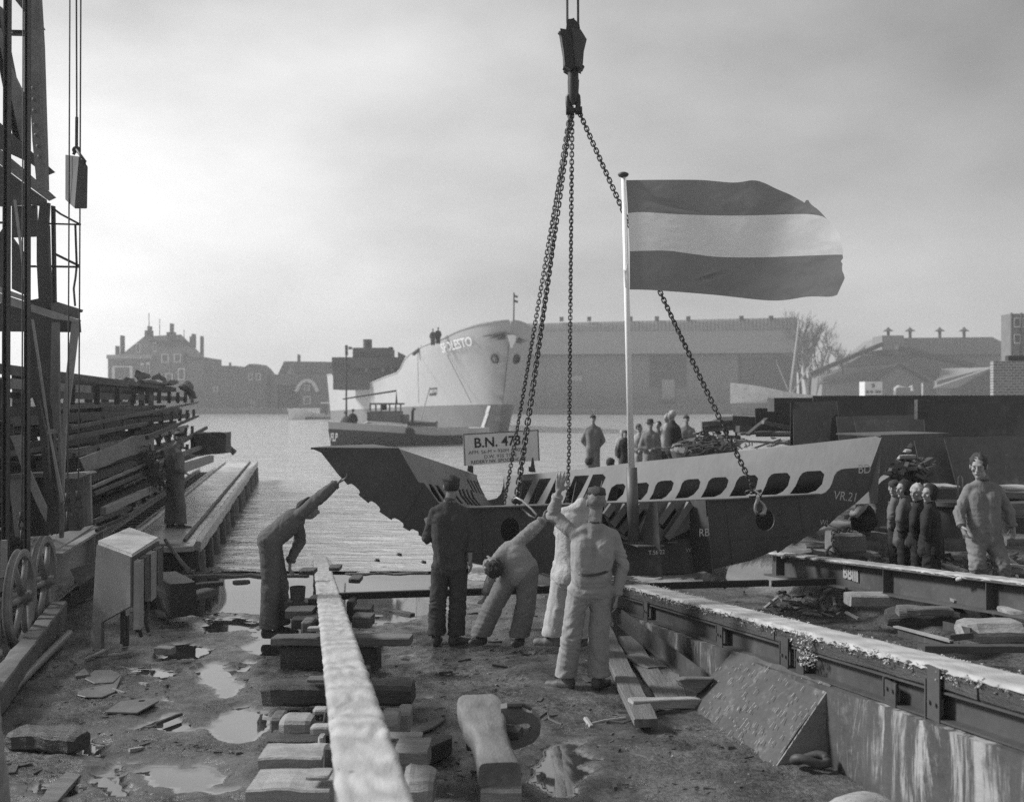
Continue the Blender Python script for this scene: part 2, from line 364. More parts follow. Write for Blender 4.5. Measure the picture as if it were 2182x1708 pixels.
    t.links.new(M('ADD', n1.outputs['Fac'], n2.outputs['Fac'], tree=t), bp.inputs['Height']); t.links.new(bp.outputs[0], b.inputs['Normal'])
    me.materials.append(m)
    o = bpy.data.objects.new('ground', me); col.objects.link(o); tag(o, kind='structure')
make_ground()
# river
mw = bpy.data.materials.new('river_water'); mw.use_nodes = True; t = mw.node_tree; b = t.nodes['Principled BSDF']
b.inputs['Base Color'].default_value = (.45, .45, .45, 1); b.inputs['Roughness'].default_value = .10; b.inputs['IOR'].default_value = 2.8
tcn = N('ShaderNodeTexCoord', t); mp = N('ShaderNodeMapping', t); mp.inputs['Scale'].default_value = (.55, 1.25, 1); mp.inputs['Rotation'].default_value = (0, 0, .12); t.links.new(tcn.outputs['Object'], mp.inputs[0])
n1 = N('ShaderNodeTexNoise', t); n1.inputs['Scale'].default_value = 1.5; n1.inputs['Detail'].default_value = 5; n1.inputs['Roughness'].default_value = .55; n1.inputs['Distortion'].default_value = .6; t.links.new(mp.outputs[0], n1.inputs[0])
n2 = N('ShaderNodeTexNoise', t); n2.inputs['Scale'].default_value = .35; n2.inputs['Detail'].default_value = 3; t.links.new(mp.outputs[0], n2.inputs[0])
bp = N('ShaderNodeBump', t); bp.inputs['Strength'].default_value = 1.; bp.inputs['Distance'].default_value = .14
t.links.new(M('ADD', n1.outputs['Fac'], M('MULTIPLY', n2.outputs['Fac'], .8, tree=t), tree=t), bp.inputs['Height']); t.links.new(bp.outputs[0], b.inputs['Normal'])
mb = MB(); mb.add([(-400, 4, WZ), (400, 4, WZ), (400, 231, WZ), (-400, 231, WZ)], [(0, 1, 2, 3)])
mb.build('river', mw, kind='structure', org=(0, 0, WZ))
LAND = mat('far_land', .12, .9, .3, .05, .3)
QUAY = mat('far_quay', .10, .9, .3, .3, .3)
mb = MB(); mb.add([(-340, 230, .9), (340, 230, .9), (340, 330, .9), (-340, 330, .9)], [(0, 1, 2, 3)]); mb.build('far_ground', LAND, kind='structure', org=(0, 230, .9))
mb = MB(); mb.box((0, 229, .2), (690, 2, 1.5)); mb.build('quay_wall', QUAY, kind='structure')
# haze
hz = bpy.data.materials.new('haze_air'); hz.use_nodes = True; t = hz.node_tree; t.nodes.clear()
ho = N('ShaderNodeOutputMaterial', t); hv = N('ShaderNodeVolumePrincipled', t); hv.inputs['Color'].default_value = (1, 1, 1, 1); hv.inputs['Density'].default_value = .0009; hv.inputs['Anisotropy'].default_value = .35
t.links.new(hv.outputs[0], ho.inputs['Volume'])
mb = MB(); mb.box((0, 165, 12.5), (700, 340, 30)); hb = mb.build('haze', hz, kind='stuff')
# ================================================================ people
SKIN = mat('skin', .27, .6, .12, 8, .15)
SKIND = mat('weathered_skin', .24, .6, .15, 8, .15)
HAIR = mat('dark_hair', .03, .6, .4, 20, .8); HAIRB = mat('fair_hair', .42, .6, .25, 25, .8); HAIRG = mat('cropped_hair', .22, .8, .35, 30, .6)
CL_L = mat('light_overalls', .28, .85, .22, 5, .5, bscale=38); CL_M = mat('mid_overalls', .17, .85, .25, 5, .5, bscale=38); CL_D = mat('dark_overalls', .06, .85, .25, 7, .35, bscale=40)
CL_W = mat('white_jacket_cloth', .44, .85, .1, 9, .8, bscale=45); CL_B = mat('black_coat_cloth', .018, .9, .3, 9, .3); CL_G = mat('blue_grey_overalls', .13, .85, .2, 7, .35, bscale=40)
SHOE = mat('worn_boots', .07, .55, .4, 10, .4); SHOEL = mat('muddy_shoes', .16, .7, .4, 10, .4); CAPM = mat('dark_cap_cloth', .04, .9, .3, 15, .3); EYE = mat('eye_dark', .06, .3, .1, 5, 0)
def voxel(mb, vox, smooth=3):
    me = bpy.data.meshes.new('tmp'); me.from_pydata([tuple(p) for p in mb.v], [], mb.f); ob = bpy.data.objects.new('tmp', me); col.objects.link(ob)
    m = ob.modifiers.new('r', 'REMESH'); m.mode = 'VOXEL'; m.voxel_size = vox
    s = ob.modifiers.new('s', 'SMOOTH'); s.iterations = smooth; s.factor = .5
    dg = bpy.context.evaluated_depsgraph_get(); em = bpy.data.meshes.new_from_object(ob.evaluated_get(dg))
    bpy.data.objects.remove(ob); bpy.data.meshes.remove(me); return em
def put(em, name, m, root, smooth=True):
    em.materials.clear(); em.materials.append(m); em.polygons.foreach_set('use_smooth', [True]*len(em.polygons)); em.polygons.foreach_set('material_index', [0]*len(em.polygons))
    o = bpy.data.objects.new(name, em); col.objects.link(o); em.transform(Matrix.Translation(-root.location)); o.parent = root; em.name = name; return o
def hem(em, j, cz=.0):
    for v in em.vertices:
        for x in 'lr':
            a = j.get('a'+x)
            if a is None: continue
            if v.co.z < a.z+cz and (v.co-a).length < .2:
                v.co.z = a.z+cz-.004*noise.noise(v.co*30)
def folds(em, amp, joints, seed=0):
    """cloth creases, strongest round the bent joints"""
    off = Vector((seed*3.1, seed*1.7, 0))
    em.update()
    vv = [(v.co.copy(), v.normal.copy()) for v in em.vertices]; out = []
    for p, nr in vv:
        k = 0
        for (j, r) in joints:
            d = (p-j).length
            if d < r*2.2: k += math.exp(-(d/r)**2)
        k = min(k, 1.2)
        s = noise.noise_vector(p*3+off)*.25; pp = p+s
        n = noise.noise(Vector((pp.x*8+pp.z*5, pp.y*8, pp.z*15+pp.x*6))+off); r1 = (1-abs(n)*2.6)*k+(1-abs(noise.noise(Vector((pp.x*13+pp.z*2, pp.y*13, pp.z*3.2+pp.x*2))+off))*2.6)*.35
        n2 = noise.noise(Vector((pp.x*18+pp.z*11, pp.y*18, pp.z*15-pp.x*7))+off*2)
        q_ = p+nr*(r1*1.0+n2*(.15+.3*k))*amp*.95; out += [q_.x, q_.y, q_.z]
    em.vertices.foreach_set('co', out); em.update()
def hand(mb, wr, d, palm, s=1., curl=.4, spread=.12, side=1, L_=1.):
    """wr wrist, d hand direction, palm palm normal, side +-1 where the thumb sits"""
    d = Vector(d).normalized(); palm = Vector(palm); palm = (palm-d*palm.dot(d)).normalized(); lat = d.cross(palm)*side
    for k in (-.028, -.01, .01, .028): mb.cap(wr+lat*k*s*.6+d*.01*s, wr+d*.082*s+lat*k*s, .0145*s, .0125*s, 8)
    for i, (o, ln) in enumerate(((.031, .068), (.0105, .078), (-.0105, .073), (-.031, .056))):
        b = wr+d*.085*s+lat*o*s; f = (d+lat*(o*spread*28)).normalized(); c = curl*(1+.12*i)
        p1 = b+(f*math.cos(c*.5)+palm*math.sin(c*.5))*ln*.45*s; p2 = p1+(f*math.cos(c*1.2)+palm*math.sin(c*1.2))*ln*.33*s; p3 = p2+(f*math.cos(c*1.9)+palm*math.sin(c*1.9))*ln*.22*s
        mb.cap(b, p1, .0105*s, .0098*s, 8); mb.cap(p1, p2, .0098*s, .009*s, 8); mb.cap(p2, p3, .009*s, .0075*s, 8)
    b = wr+d*.022*s+lat*.032*s; p1 = b+(d*.62+lat*.75+palm*.25).normalized()*.042*s; p2 = p1+(d*.85+lat*.35+palm*.35).normalized()*.036*s
    mb.cap(b, p1, .0145*s, .0115*s, 8); mb.cap(p1, p2, .0115*s, .009*s, 8)
def person(label, Y, J, H=1.76, cloth=CL_M, skin=SKIND, hair=HAIR, hairstyle='short', cap=None, yaw=180, pitch=0, roll=0, shoes=SHOE, coat=None, group=None,
           vb=.009, vc=.015, trousers=None, fat=1., hands=None, belt=False, face=True, collar=False, seed=1, gloves=None, leg=1.12, neckup=0., shoelong=1., cuff=None):
    """J: joints as grid points (u, v, dy): head neck sl sr el er wl wr hl hr kl kr al ar tl tr; yaw 0 faces the camera, 90 faces right, 180 away, -90 left"""
    s = H/1.76
    j = {k: P(v[0], v[1], Y+(v[2] if len(v) > 2 else 0)) for k, v in J.items()}
    for x in 'lr':
        if 'a'+x in j:
            gz = gbase(j['a'+x].x, j['a'+x].y)+.03
            if abs(j['a'+x].z-gz) < .16 and Y < 16:
                j['a'+x].z = gz+.125*s
                if 't'+x in j: j['t'+x].z = gz+.034*s
    lows = [j[k].z for k in ('al', 'ar') if k in j]; base = Vector((j['hl'].x*.5+j['hr'].x*.5, Y, (min(lows)-.08*s) if lows else j['hl'].z-.8))
    root = thing('person', label, 'person', base, group)
    hd, nk = j['head'], j['neck']; c_sh = (j['sl']+j['sr'])/2; c_hp = (j['hl']+j['hr'])/2; up = (c_sh-c_hp).normalized(); ac = (j['sr']-j['sl']).normalized()
    fwd = ac.cross(up).normalized()      # sign fixed below by yaw
    ya = math.radians(yaw); R = Matrix.Rotation(ya, 3, 'Z') @ Matrix.Rotation(math.radians(roll), 3, 'Y') @ Matrix.Rotation(math.radians(pitch), 3, 'X')
    # ---- body (skin): head, neck, slim trunk and limbs in one surface
    b = MB(); hl = lambda x, y, z: hd+R @ (Vector((x, y, z))*s)
    b.ball(hl(0, .012, .022), (.076*s, .094*s, .092*s), 16, 12, R)
    b.ball(hl(0, -.012, -.045), (.058*s, .068*s, .07*s), 14, 10, R)
    b.cap(hl(0, -.05, -.085), hl(0, -.058, -.095), .030*s, .024*s)
    if face:
        b.cap(hl(0, -.086, .012), hl(0, -.105, -.026), .009*s, .0155*s, 8); b.cap(hl(-.03, -.074, .030), hl(.03, -.074, .030), .014*s, .014*s, 8)
        b.cap(hl(-.02, -.083, -.056), hl(.02, -.083, -.056), .009*s, .009*s, 8)
        for k in (-1, 1): b.ball(hl(.043*k, -.060, -.018), (.020*s, .02*s, .02*s), 8, 6, R)
    for k in (-1, 1): b.ball(hl(.079*k, .012, -.004), (.010*s, .020*s, .033*s), 8, 6, R)
    b.cap(hd+R @ Vector((0, .02*s, -.06*s)), nk+(c_sh-nk)*.3, .054*s, .060*s)
    b.cap(c_sh-up*.06*s, c_hp, .07*s, .07*s, 12); b.cap(c_sh.lerp(j['sl'], .8)-up*.02*s, c_sh.lerp(j['sr'], .8)-up*.02*s, .035*s, .035*s); b.cap(nk-up*.01*s, c_sh-up*.07*s, .048*s, .045*s)
    for x in 'lr':
        b.cap(c_sh.lerp(j['s'+x], .78)-up*.03*s, j['e'+x], .034*s, .034*s); b.cap(j['e'+x], j['w'+x], .038*s, .025*s)
        if 'k'+x in j: b.cap(c_hp, j['h'+x], .08*s, .07*s); b.cap(j['h'+x], j['k'+x], .07*s, .045*s)
        if 'a'+x in j: b.cap(j['k'+x], j['a'+x], .045*s, .03*s)
        hh = (hands or {}).get(x, {}); d = hh.get('d'); d = (j['w'+x]-j['e'+x]).normalized() if d is None else Vector(d).normalized()
        if not hh.get('none'): hand(b, j['w'+x], d, hh.get('palm', (-1, 0, 0) if x == 'l' else (1, 0, 0)), s*1.04*hh.get('s', 1), hh.get('curl', .55), hh.get('spread', .1), hh.get('side', 1))
    em = voxel(b, vb, 2); put(em, 'body', skin, root)
    # ---- clothing
    c = MB(); f = fat; legs = trousers is not None
    tt = c_sh-up*.02*s; sw = (j['sr']-j['sl']).length/2
    def torso(c, r=1.):
        c.cap(c_sh+(j['sl']-c_sh)*.80-up*.012*s, c_sh+(j['sr']-c_sh)*.80-up*.012*s, .060*s*f*r, .060*s*f*r, 14)
        for x in 'lr': c.cap(nk-up*.035*s, c_sh+(j['s'+x]-c_sh)*.82-up*.01*s, .050*s*f, .052*s*f, 12)
        c.cap(c_sh+ac*sw*.45-up*.09*s, c_hp+ac*.052*s+up*.03*s, .112*s*f*r, .112*s*f*r, 14); c.cap(c_sh-ac*sw*.45-up*.09*s, c_hp-ac*.052*s+up*.03*s, .112*s*f*r, .112*s*f*r, 14)
        c.cap(nk-up*.01, c_sh-up*.03*s, .066*s, .09*s*f, 12)
        c.cap(c_hp+ac*.055*s, c_hp-ac*.055*s, .118*s*f*r, .118*s*f*r, 14)
    def armz(c, r=1.):
        for x in 'lr':
            c.cap(c_sh+(j['s'+x]-c_sh)*.86-up*.012*s, j['e'+x], .060*s*f*r, .054*s*f*r); we = j['w'+x]+(j['e'+x]-j['w'+x]).normalized()*((cuff or {}).get(x, .02))*s
            c.cap(j['e'+x], we, .055*s*f*r, .043*s*f*r); 
    def legz(c, r=1.):
        for x in 'lr':
            if 'k'+x not in j: continue
            c.cap(c_hp+ac*(.05 if x == 'r' else -.05)*s, j['h'+x], .105*s*f*r, .1*s*f*r, 14); c.cap(j['h'+x], j['k'+x], .098*s*f*r, .074*s*f*r*leg, 14)
            if 'a'+x in j: c.cap(j['k'+x], j['a'+x]+(j['k'+x]-j['a'+x]).normalized()*.0*s, .078*s*f*r*leg, .080*s*f*r*leg, 14)
    torso(c); armz(c)
    jl = [(j[k], .13*s) for k in ('el', 'er', 'kl', 'kr', 'al', 'ar') if k in j]+[(c_hp, .2*s)]
    if not legs: legz(c)
    if coat:
        for x in (-1, 1):
            for y in (-.6, .6): c.cap(c_hp+ac*x*.05*s+fwd*y*.05*s, c_hp+ac*x*.085*s*coat[1]+fwd*y*.08-Vector((0, 0, coat[0]*s)), .11*s*f, .10*s*f*coat[1], 12)
    em = voxel(c, vc, 2); folds(em, .013*s if vc < .02 else .006, jl, seed); (None if legs else hem(em, j, -.012*s)); put(em, 'jacket' if legs else 'overalls', cloth, root)
    if legs:
        c = MB(); legz(c); em = voxel(c, vc, 3); folds(em, .012*s, jl, seed+3); hem(em, j, -.012*s); put(em, 'trousers', trousers, root)
    if vb < .012:
        for x in 'lr':
            c = MB(); w_ = j['w'+x]; d_ = (j['e'+x]-w_).normalized(); k_ = (cuff or {}).get(x, .02)*s; c.lathe(w_+d_*(k_-.022*s), [(.040*s, 0), (.050*s*f, .004), (.052*s*f, .03*s), (.045*s, .034*s)], 14, d_)
            c.build('cuff', trousers if legs else cloth, root, smooth=True, auto=50)
    if belt:
        c = MB(); ctr = c_hp+up*.17*s; pts = [ctr+(ac*math.cos(a)*.176+fwd*math.sin(a)*.128)*s*f+up*.02*math.sin(a*2+1) for a in [i*math.pi/14 for i in range(29)]]
        for a, d in zip(pts, pts[1:]): c.bar(a, d+(d-a)*.2, .006, .022*s, up)
        c.build('belt', CL_D, root)
    if collar:
        c = MB(); 
        for k in range(2): c.lathe(nk-up*(.005-k*.0)*s, [(.062*s, -.03), (.070*s, -.012), (.064*s, .002), (.056*s, .004)], 14, up)
        c.build('collar', collar, root, smooth=True)
    # ---- shoes
    for x in 'lr':
        if 'a'+x in j and 't'+x in j:
            c = MB(); a = j['a'+x]; to = j['t'+x]; g = min(a.z, to.z)
            dd = to-a; dd.z = 0; ln = .19*s*shoelong; dd = dd.normalized() if dd.length > .02 else Vector((math.sin(ya), -math.cos(ya), 0)); heel = a-dd*.045*s; heel.z = a.z-.083*s; toe = heel+dd*(ln+.02); toe.z = to.z
            c.cap(heel, heel*.45+toe*.55, .042*s, .046*s, 10, .95); c.cap(heel*.45+toe*.55-Vector((0, 0, .006)), toe-Vector((0, 0, .008)), .046*s, .036*s, 10, .8); c.cap(a+Vector((0, 0, .02*s)), heel+Vector((0, 0, .02)), .050*s, .045*s, 10)
            em = voxel(c, .010 if vb < .012 else .02, 3); zmin = min(v.co.z for v in em.vertices)
            for v in em.vertices:
                if v.co.z < zmin+.022*s: v.co.z = zmin+.014*s
            put(em, 'shoe', shoes, root)
    # ---- hair, cap
    hm = MB()
    if hairstyle in ('short', 'curly', 'crop'):
        e = {'short': .008, 'crop': .002, 'curly': .012}[hairstyle]*s
        hm.ball(hl(0, .026, .034), (.077*s+e, .088*s+e, .088*s+e), 20, 16, R)
        hm.v = [v for v in hm.v]
        out = []
        for v in hm.v:
            lv = R.inverted() @ (v-hd)/s
            nn = noise.noise(lv*38)*(.004 if hairstyle != 'curly' else .028)+noise.noise(lv*90)*.003
            lv = lv*(1+nn*9)
            # keep the face and nape free
            if lv.y < -.04 and lv.z < .074: lv.y = max(lv.y, -.04+.6*(lv.z-.074)); 
            lim = -.035 if hairstyle != 'crop' else -.02
            if lv.z < lim: lv = Vector((lv.x*.72, lv.y*.78, lim+(lv.z-lim)*.3))
            if lv.z < .05 and abs(lv.x) > .06 and abs(lv.y-.01) < .03: lv.x *= .94
            out.append(hd+R @ (lv*s))
        hm.v = out; hm.build('hair', hair, root, smooth=True)
        if hairstyle == 'crop':
            tm = MB(); tm.ball(hl(0, .008, .084), (.081*s, .098*s, .056*s), 18, 12, R); tm.v = [v+noise.noise_vector(v*40)*.012 for v in tm.v]; tm.build('hair', HAIR, root, smooth=True)
    if cap == 'flat':
        hm = MB(); hm.ball(hl(0, .008, .074), (.094*s, .112*s, .034*s), 18, 10, R @ Matrix.Rotation(-.12, 3, 'X')); hm.ball(hl(0, -.096, .058), (.062*s, .045*s, .009*s), 14, 6, R @ Matrix.Rotation(.25, 3, 'X'))
        hm.ball(hl(0, .020, .046), (.082*s, .098*s, .036*s), 18, 10, R)
        hm.v = [v+noise.noise_vector(v*22)*.008 for v in hm.v]; hm.build('cap', CAPM, root, smooth=True)
    if cap == 'hat':
        hm = MB(); ax = R @ Vector((0, 0, 1)); hm.lathe(hl(0, .0, .055), [(.08*s, -.01), (.145*s, .0), (.15*s, .008), (.09*s, .012), (.088*s, .05), (.08*s, .10), (.05*s, .115), (.0, .1)], 18, ax); hm.build('hat', CAPM, root, smooth=True)
    if cap == 'hood':
        hm = MB(); hm.ball(hl(0, .028, .02), (.104*s, .108*s, .125*s), 18, 12, R)
        out = []
        for v in hm.v:
            lv = R.inverted() @ (v-hd)/s
            if lv.y < -.035: lv.y = -.035+(.0 if abs(lv.x) > .05 or lv.z > .06 or lv.z < -.07 else .05)
            lv += noise.noise_vector(lv*14)*.01
            out.append(hd+R @ (lv*s))
        hm.v = out; hm.build('hood', CL_B, root, smooth=True)
    if cap == 'knit':
        hm = MB(); hm.ball(hl(0, .016, .062), (.086*s, .104*s, .062*s), 18, 12, R); hm.ball(hl(0, -.09, .045), (.05*s, .035*s, .008*s), 12, 6, R); hm.build('cap', CAPM, root, smooth=True)
    if face and not (abs(abs(yaw)-180) < 50):
        hm = MB()
        for k in (-1, 1): hm.ball(hl(.030*k, -.081, .010), (.008*s, .005*s, .004*s), 8, 6, R)
        hm.build('eyes', EYE, root, smooth=True)
    return root
# ================================================================ the ship section hanging in the chains
NP = (Vector((0, 12.09, 0)), Vector((.416, -1, 0)).normalized())
def onn(pts, off=0.):
    pl = (NP[0]+NP[1]*off, NP[1]); return [on(pl, *p) for p in pts]
hull = thing('ship_section', 'dark steel ship hull section with scalloped edges and oval cutouts hanging in chains', 'ship section', P(1330, 1225, 12.8))
left_edge = q('R', 130, 122, 232, 165, 415, 400, 520, 515, 535, 508, 560, 503, 600, 530, 645, 572, 653, 598, 640, 625, 745, 715, 760, 698, 785, 694, 830, 722, 868, 762, 876, 785, 865, 808, 995, 898,
              1010, 882, 1035, 877, 1080, 900, 1125, 934, 1131, 955, 1122, 978, 1195, 1020, 1205, 1003, 1230, 997, 1290, 1025, 1296, 1048, 1290, 1062, 1400, 1120)
bottom = [(960, 1190), (1100, 1218), (1330, 1226), (1450, 1224), (1517, 1213), (1600, 1193)]
right_edge = q('Q', 400, 1500, 430, 1488, 500, 1463, 512, 1490, 575, 1452, 590, 1436, 660, 1393, 672, 1412, 745, 1366, 762, 1350, 825, 1312, 842, 1330, 900, 1280, 925, 1255, 968, 1224, 990, 1236, 1100, 1130, 1270, 1010, 1430, 860, 1560, 690, 1760, 470, 1820, 395)
top_r = [(2020, 926), (1878, 928.5)]+q('Q', 1420, 650, 1300, 660, 1160, 670, 1130, 678, 1090, 700, 1062, 740, 1040, 810, 1015, 860, 980, 898, 940, 915, 900, 921)
top_flat = [(1675, 1056), (1544, 1063), (1300, 1072), (994, 1082)]
top_l = q('R', 1560, 760, 1495, 695, 1430, 600, 1350, 495, 1285, 485, 1075, 125)
def ell(cu, cv, a, b, n=20): return [(cu+a*math.cos(i*2*math.pi/n), cv+b*math.sin(i*2*math.pi/n)) for i in range(n)]
mb = MB(); mb.plate(onn(left_edge+bottom+right_edge+top_r+top_flat+top_l), .014, [onn(ell(1628.9, 1107.3, 20, 23)), onn(ell(1086.7, 1128.8, 21, 27))], NP[1])
mb.build('transverse_floor_plate', STEEL2, hull)
def band(top, pl, holes, th=.012):
    return MB().plate([on(pl, *p) for p in top], th, [[on(pl, *p) for p in h] for h in holes], pl[1])
plR = plane(P(1878, 928, 14.2), P(1075, 1018, 18.5), P(1830, 1060, 14.15))
H = []
H.append(q('H', 500, 687, 608, 682, 560, 790, 515, 885, 452, 888)); H.append(q('H', 662, 674, 764, 667, 700, 780, 640, 888, 566, 888))
H.append(q('H', 808, 662, 905, 655, 850, 760, 780, 885, 705, 886)); H.append(q('H', 965, 648, 1088, 642, 1020, 780, 960, 880, 860, 882))
H.append(q('H', 1120, 636, 1205, 632, 1230, 660, 1170, 790, 1110, 876, 1010, 880, 1060, 780))
H.append(q('M', 255, 803, 272, 740, 290, 695, 330, 668, 385, 664, 403, 684, 385, 745, 330, 800))
H.append(q('M', 435, 797, 450, 740, 478, 685, 500, 660, 570, 653, 589, 672, 575, 735, 525, 793))
H.append(q('M', 590, 790, 620, 742, 640, 680, 660, 652, 690, 641, 765, 637, 786, 658, 770, 712, 725, 765, 690, 786))
H.append(q('M', 795, 782, 830, 722, 850, 662, 872, 638, 900, 629, 980, 625, 997, 648, 985, 700, 940, 752, 895, 775))
H.append(q('M', 1000, 773, 1040, 702, 1060, 645, 1085, 622, 1110, 614, 1198, 611, 1220, 636, 1205, 692, 1160, 745, 1110, 768))
H.append(q('M', 1225, 764, 1262, 700, 1285, 640, 1308, 610, 1335, 599, 1430, 595, 1455, 622, 1440, 688, 1400, 735, 1350, 760))
H.append(q('M', 1475, 755, 1512, 682, 1535, 620, 1560, 592, 1585, 582, 1685, 577, 1711, 608, 1692, 680, 1650, 727, 1600, 750))
H.append(q('M', 1705, 745, 1752, 680, 1780, 615, 1805, 580, 1840, 566, 1950, 560, 1980, 590, 1962, 668, 1912, 720, 1840, 742))
topR = [(1878, 928), (1692.6, 948.5), (1600, 958.4), (1480, 972), (1349, 985), (1240, 999), (1150, 1008), (1073, 1014)]
band(topR+[(1072, 1040), (1076, 1088), (1300, 1090), (1600, 1082), (1868, 1072)], plR, H).build('side_plate', LITST, hull, label='skylit right side plate with a row of oval cutouts')
n2 = plR[1] if plR[1].y > 0 else -plR[1]
INN = mat('shaded_inner_steel', .016, 1., .3, 3, .2, spec=.05)  # shade inside the cutouts put into a near-black, sheenless colour
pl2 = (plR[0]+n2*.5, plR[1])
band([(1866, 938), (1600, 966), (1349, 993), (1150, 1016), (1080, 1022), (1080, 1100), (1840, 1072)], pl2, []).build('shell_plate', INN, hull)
MB().plate(onn([(1000, 1090), (1600, 1066), (1740, 1058), (1700, 1130), (1590, 1180), (1330, 1215), (1100, 1205), (1000, 1160)], -.6), .01, [], NP[1]).build('dark_hole_backing', BLACKST, hull)  # added black sheet, painted shade behind the two round holes
mb = MB()
for (a_, b_) in (((1180, 1076), (1188, 1222)), ((1545, 1066), (1560, 1202)), ((1700, 1058), (1712, 1140)), ((1560, 1150), (1700, 1140)), ((905, 1032), (860, 1108)), ((1025, 1084), (1030, 1195))):
    c_, d_ = onn([a_, b_], .008); mb.bar(c_, d_, .012, .006, NP[1])
mb.build('weld_seams', STEEL, hull, kind='stuff')
# webs between the skylit side plate and the shell
for x in (1112, 1145, 1180, 1225, 1280):
    mb = MB(); a = on(plR, x, 1022); b = on(plR, x-12, 1080); mb.plate([a+n2*.03, b+n2*.03, b+n2*.48, a+n2*.48], .012); mb.build('web_plate', STEEL, hull)
plL = plane(P(849, 956, 11.60), P(1016, 1012, 18.5), P(890, 1027, 11.75))
HL = [q('R', 1398, 505, 1428, 508, 1470, 560, 1555, 700, 1510, 700, 1430, 590), q('R', 1470, 516, 1500, 520, 1545, 575, 1625, 705, 1585, 705, 1510, 600)]
for x0 in (1560, 1640, 1715, 1757, 1801, 1845): y0 = 528+(x0-1560)*.148; HL.append(q('R', x0, y0, x0+26, y0+4, x0+56, y0+80, x0+140, y0+180, x0+110, y0+182, x0+32, y0+90))
for x0 in (1808, 1843, 1880, 1912): y0 = 450+(x0-1808)*.25; HL.append(q('R', x0, y0, x0+22, y0+5, x0+96, y0+148, x0+78, y0+148))
band(q('R', 1075, 125, 1930, 410, 1930, 475, 2012, 640, 2092, 748, 2080, 790, 1560, 790, 1490, 700, 1345, 500, 1285, 488), plL, HL).build('side_plate', LITST, hull, label='skylit left side plate with narrow slits')
nl = plL[1] if plL[1].x < 0 else -plL[1]
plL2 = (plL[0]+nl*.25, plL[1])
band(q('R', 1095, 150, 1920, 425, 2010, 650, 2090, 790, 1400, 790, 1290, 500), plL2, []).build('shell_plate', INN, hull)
pf = plane(P(1016, 1010, 18.4), P(1080, 1010, 18.4), P(1016, 1090, 18.4))
band([(1073, 1014), (1078, 1090), (1016, 1090), (1024, 1066), (1045, 1064), (1058, 1061), (1067, 1051), (1072, 1034)], pf, []).build('end_plate', STEEL2, hull)
# flanges: arms of the deck edge and the tank top edge
back = Vector((-.384, .923, 0))
mb = MB(); a, b = onn([(662, 955), (850, 956)]); mb.plate([a, b, b+back*1.1, a.lerp(b, .35)+back*.55], .02); mb.build('deck_flange', STEEL2, hull)
mb = MB(); a, b = onn([(1876, 928), (2022, 923.5)]); mb.plate([a, b, b+back*.9, a+back*.9], .02); mb.build('deck_flange', STEEL2, hull)
mb = MB(); pts = onn([(994, 1081), (1300, 1071), (1544, 1062), (1607, 1059), (1675, 1055), (1741, 1051.5)], .03)
for a, b in zip(pts, pts[1:]): mb.bar(a, b+(b-a)*.004, .10, .016)
mb.build('tank_top_flange', LITST, hull)
# front pieces below the flange
pc = q('M', 235, 815, 965, 793, 952, 1000, 745, 1108, 392, 1108, 300, 1040, 235, 930)
hh = [q('M', 312, 855, 322, 930, 283, 985, 255, 935), q('M', 425, 860, 440, 925, 360, 1040, 305, 1000), q('M', 540, 862, 562, 905, 500, 1015, 400, 1085, 382, 1058, 445, 985), q('M', 792, 852, 806, 885, 705, 1030, 675, 1012, 675, 978)]
MB().plate(onn(pc, .14), .012, [onn(h, .14) for h in hh], NP[1]).build('bracket_panel', LITST, hull)
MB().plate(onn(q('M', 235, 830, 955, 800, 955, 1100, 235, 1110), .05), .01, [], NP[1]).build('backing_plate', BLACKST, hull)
for a, b in ((q('M', 297, 838, 240, 918)), (q('M', 408, 838, 292, 990)), (q('M', 522, 838, 362, 1048)), (q('M', 600, 880, 505, 1045)), (q('M', 772, 828, 665, 975)), (q('M', 912, 822, 722, 1098))):
    c, d = onn([a, b], .19); MB().bar(c, d, .085, .05, NP[1]).build('stiffener_bar', LITST, hull)
MB().plate(onn(q('M', 300, 1112, 552, 1112, 556, 1388, 300, 1392), .10), .012, [], NP[1]).build('keel_plate', STEEL2, hull)
MB().plate(onn(q('M', 670, 1105, 950, 1100, 955, 1370, 670, 1378), .07), .012, [], NP[1]).build('keel_plate', STEEL2, hull)
a, b = onn([(1310, 1151), (1365, 1150)], .0); c, d = onn([(1310, 1151), (1365, 1150)], .0)
mb = MB(); mb.plate([a, b, b+NP[1]*.55, a+NP[1]*.55], .014); mb.build('shelf_plate', LITST, hull)
a, b = onn([(1404, 1151), (1424, 1150)], .0); MB().plate([a, b, b+NP[1]*.2, a+NP[1]*.2], .014).build('shelf_plate', LITST, hull)
def skewplate(pts, o0, o1, name, m, lab=None):
    us = [p[0] for p in pts]; u0, u1 = min(us), max(us); out = [on((NP[0]+NP[1]*(o0+(o1-o0)*(u-u0)/(u1-u0)), NP[1]), u, v) for u, v in pts]
    MB().plate(out, .016).build(name, m, hull, label=lab)
skewplate(q('M', 598, 812, 655, 812, 692, 1402, 550, 1388, 543, 1120, 508, 1108), .35, .62, 'bracket_plate', STEEL)
skewplate(q('M', 1040, 792, 1058, 790, 1100, 1376, 1082, 1376), .50, .0, 'bracket_plate', STEEL)
skewplate(q('M', 893, 800, 1050, 790, 1092, 1376, 943, 1336), .1, .5, 'bracket_plate', STEEL, 'lighter steel bracket chalked RB')
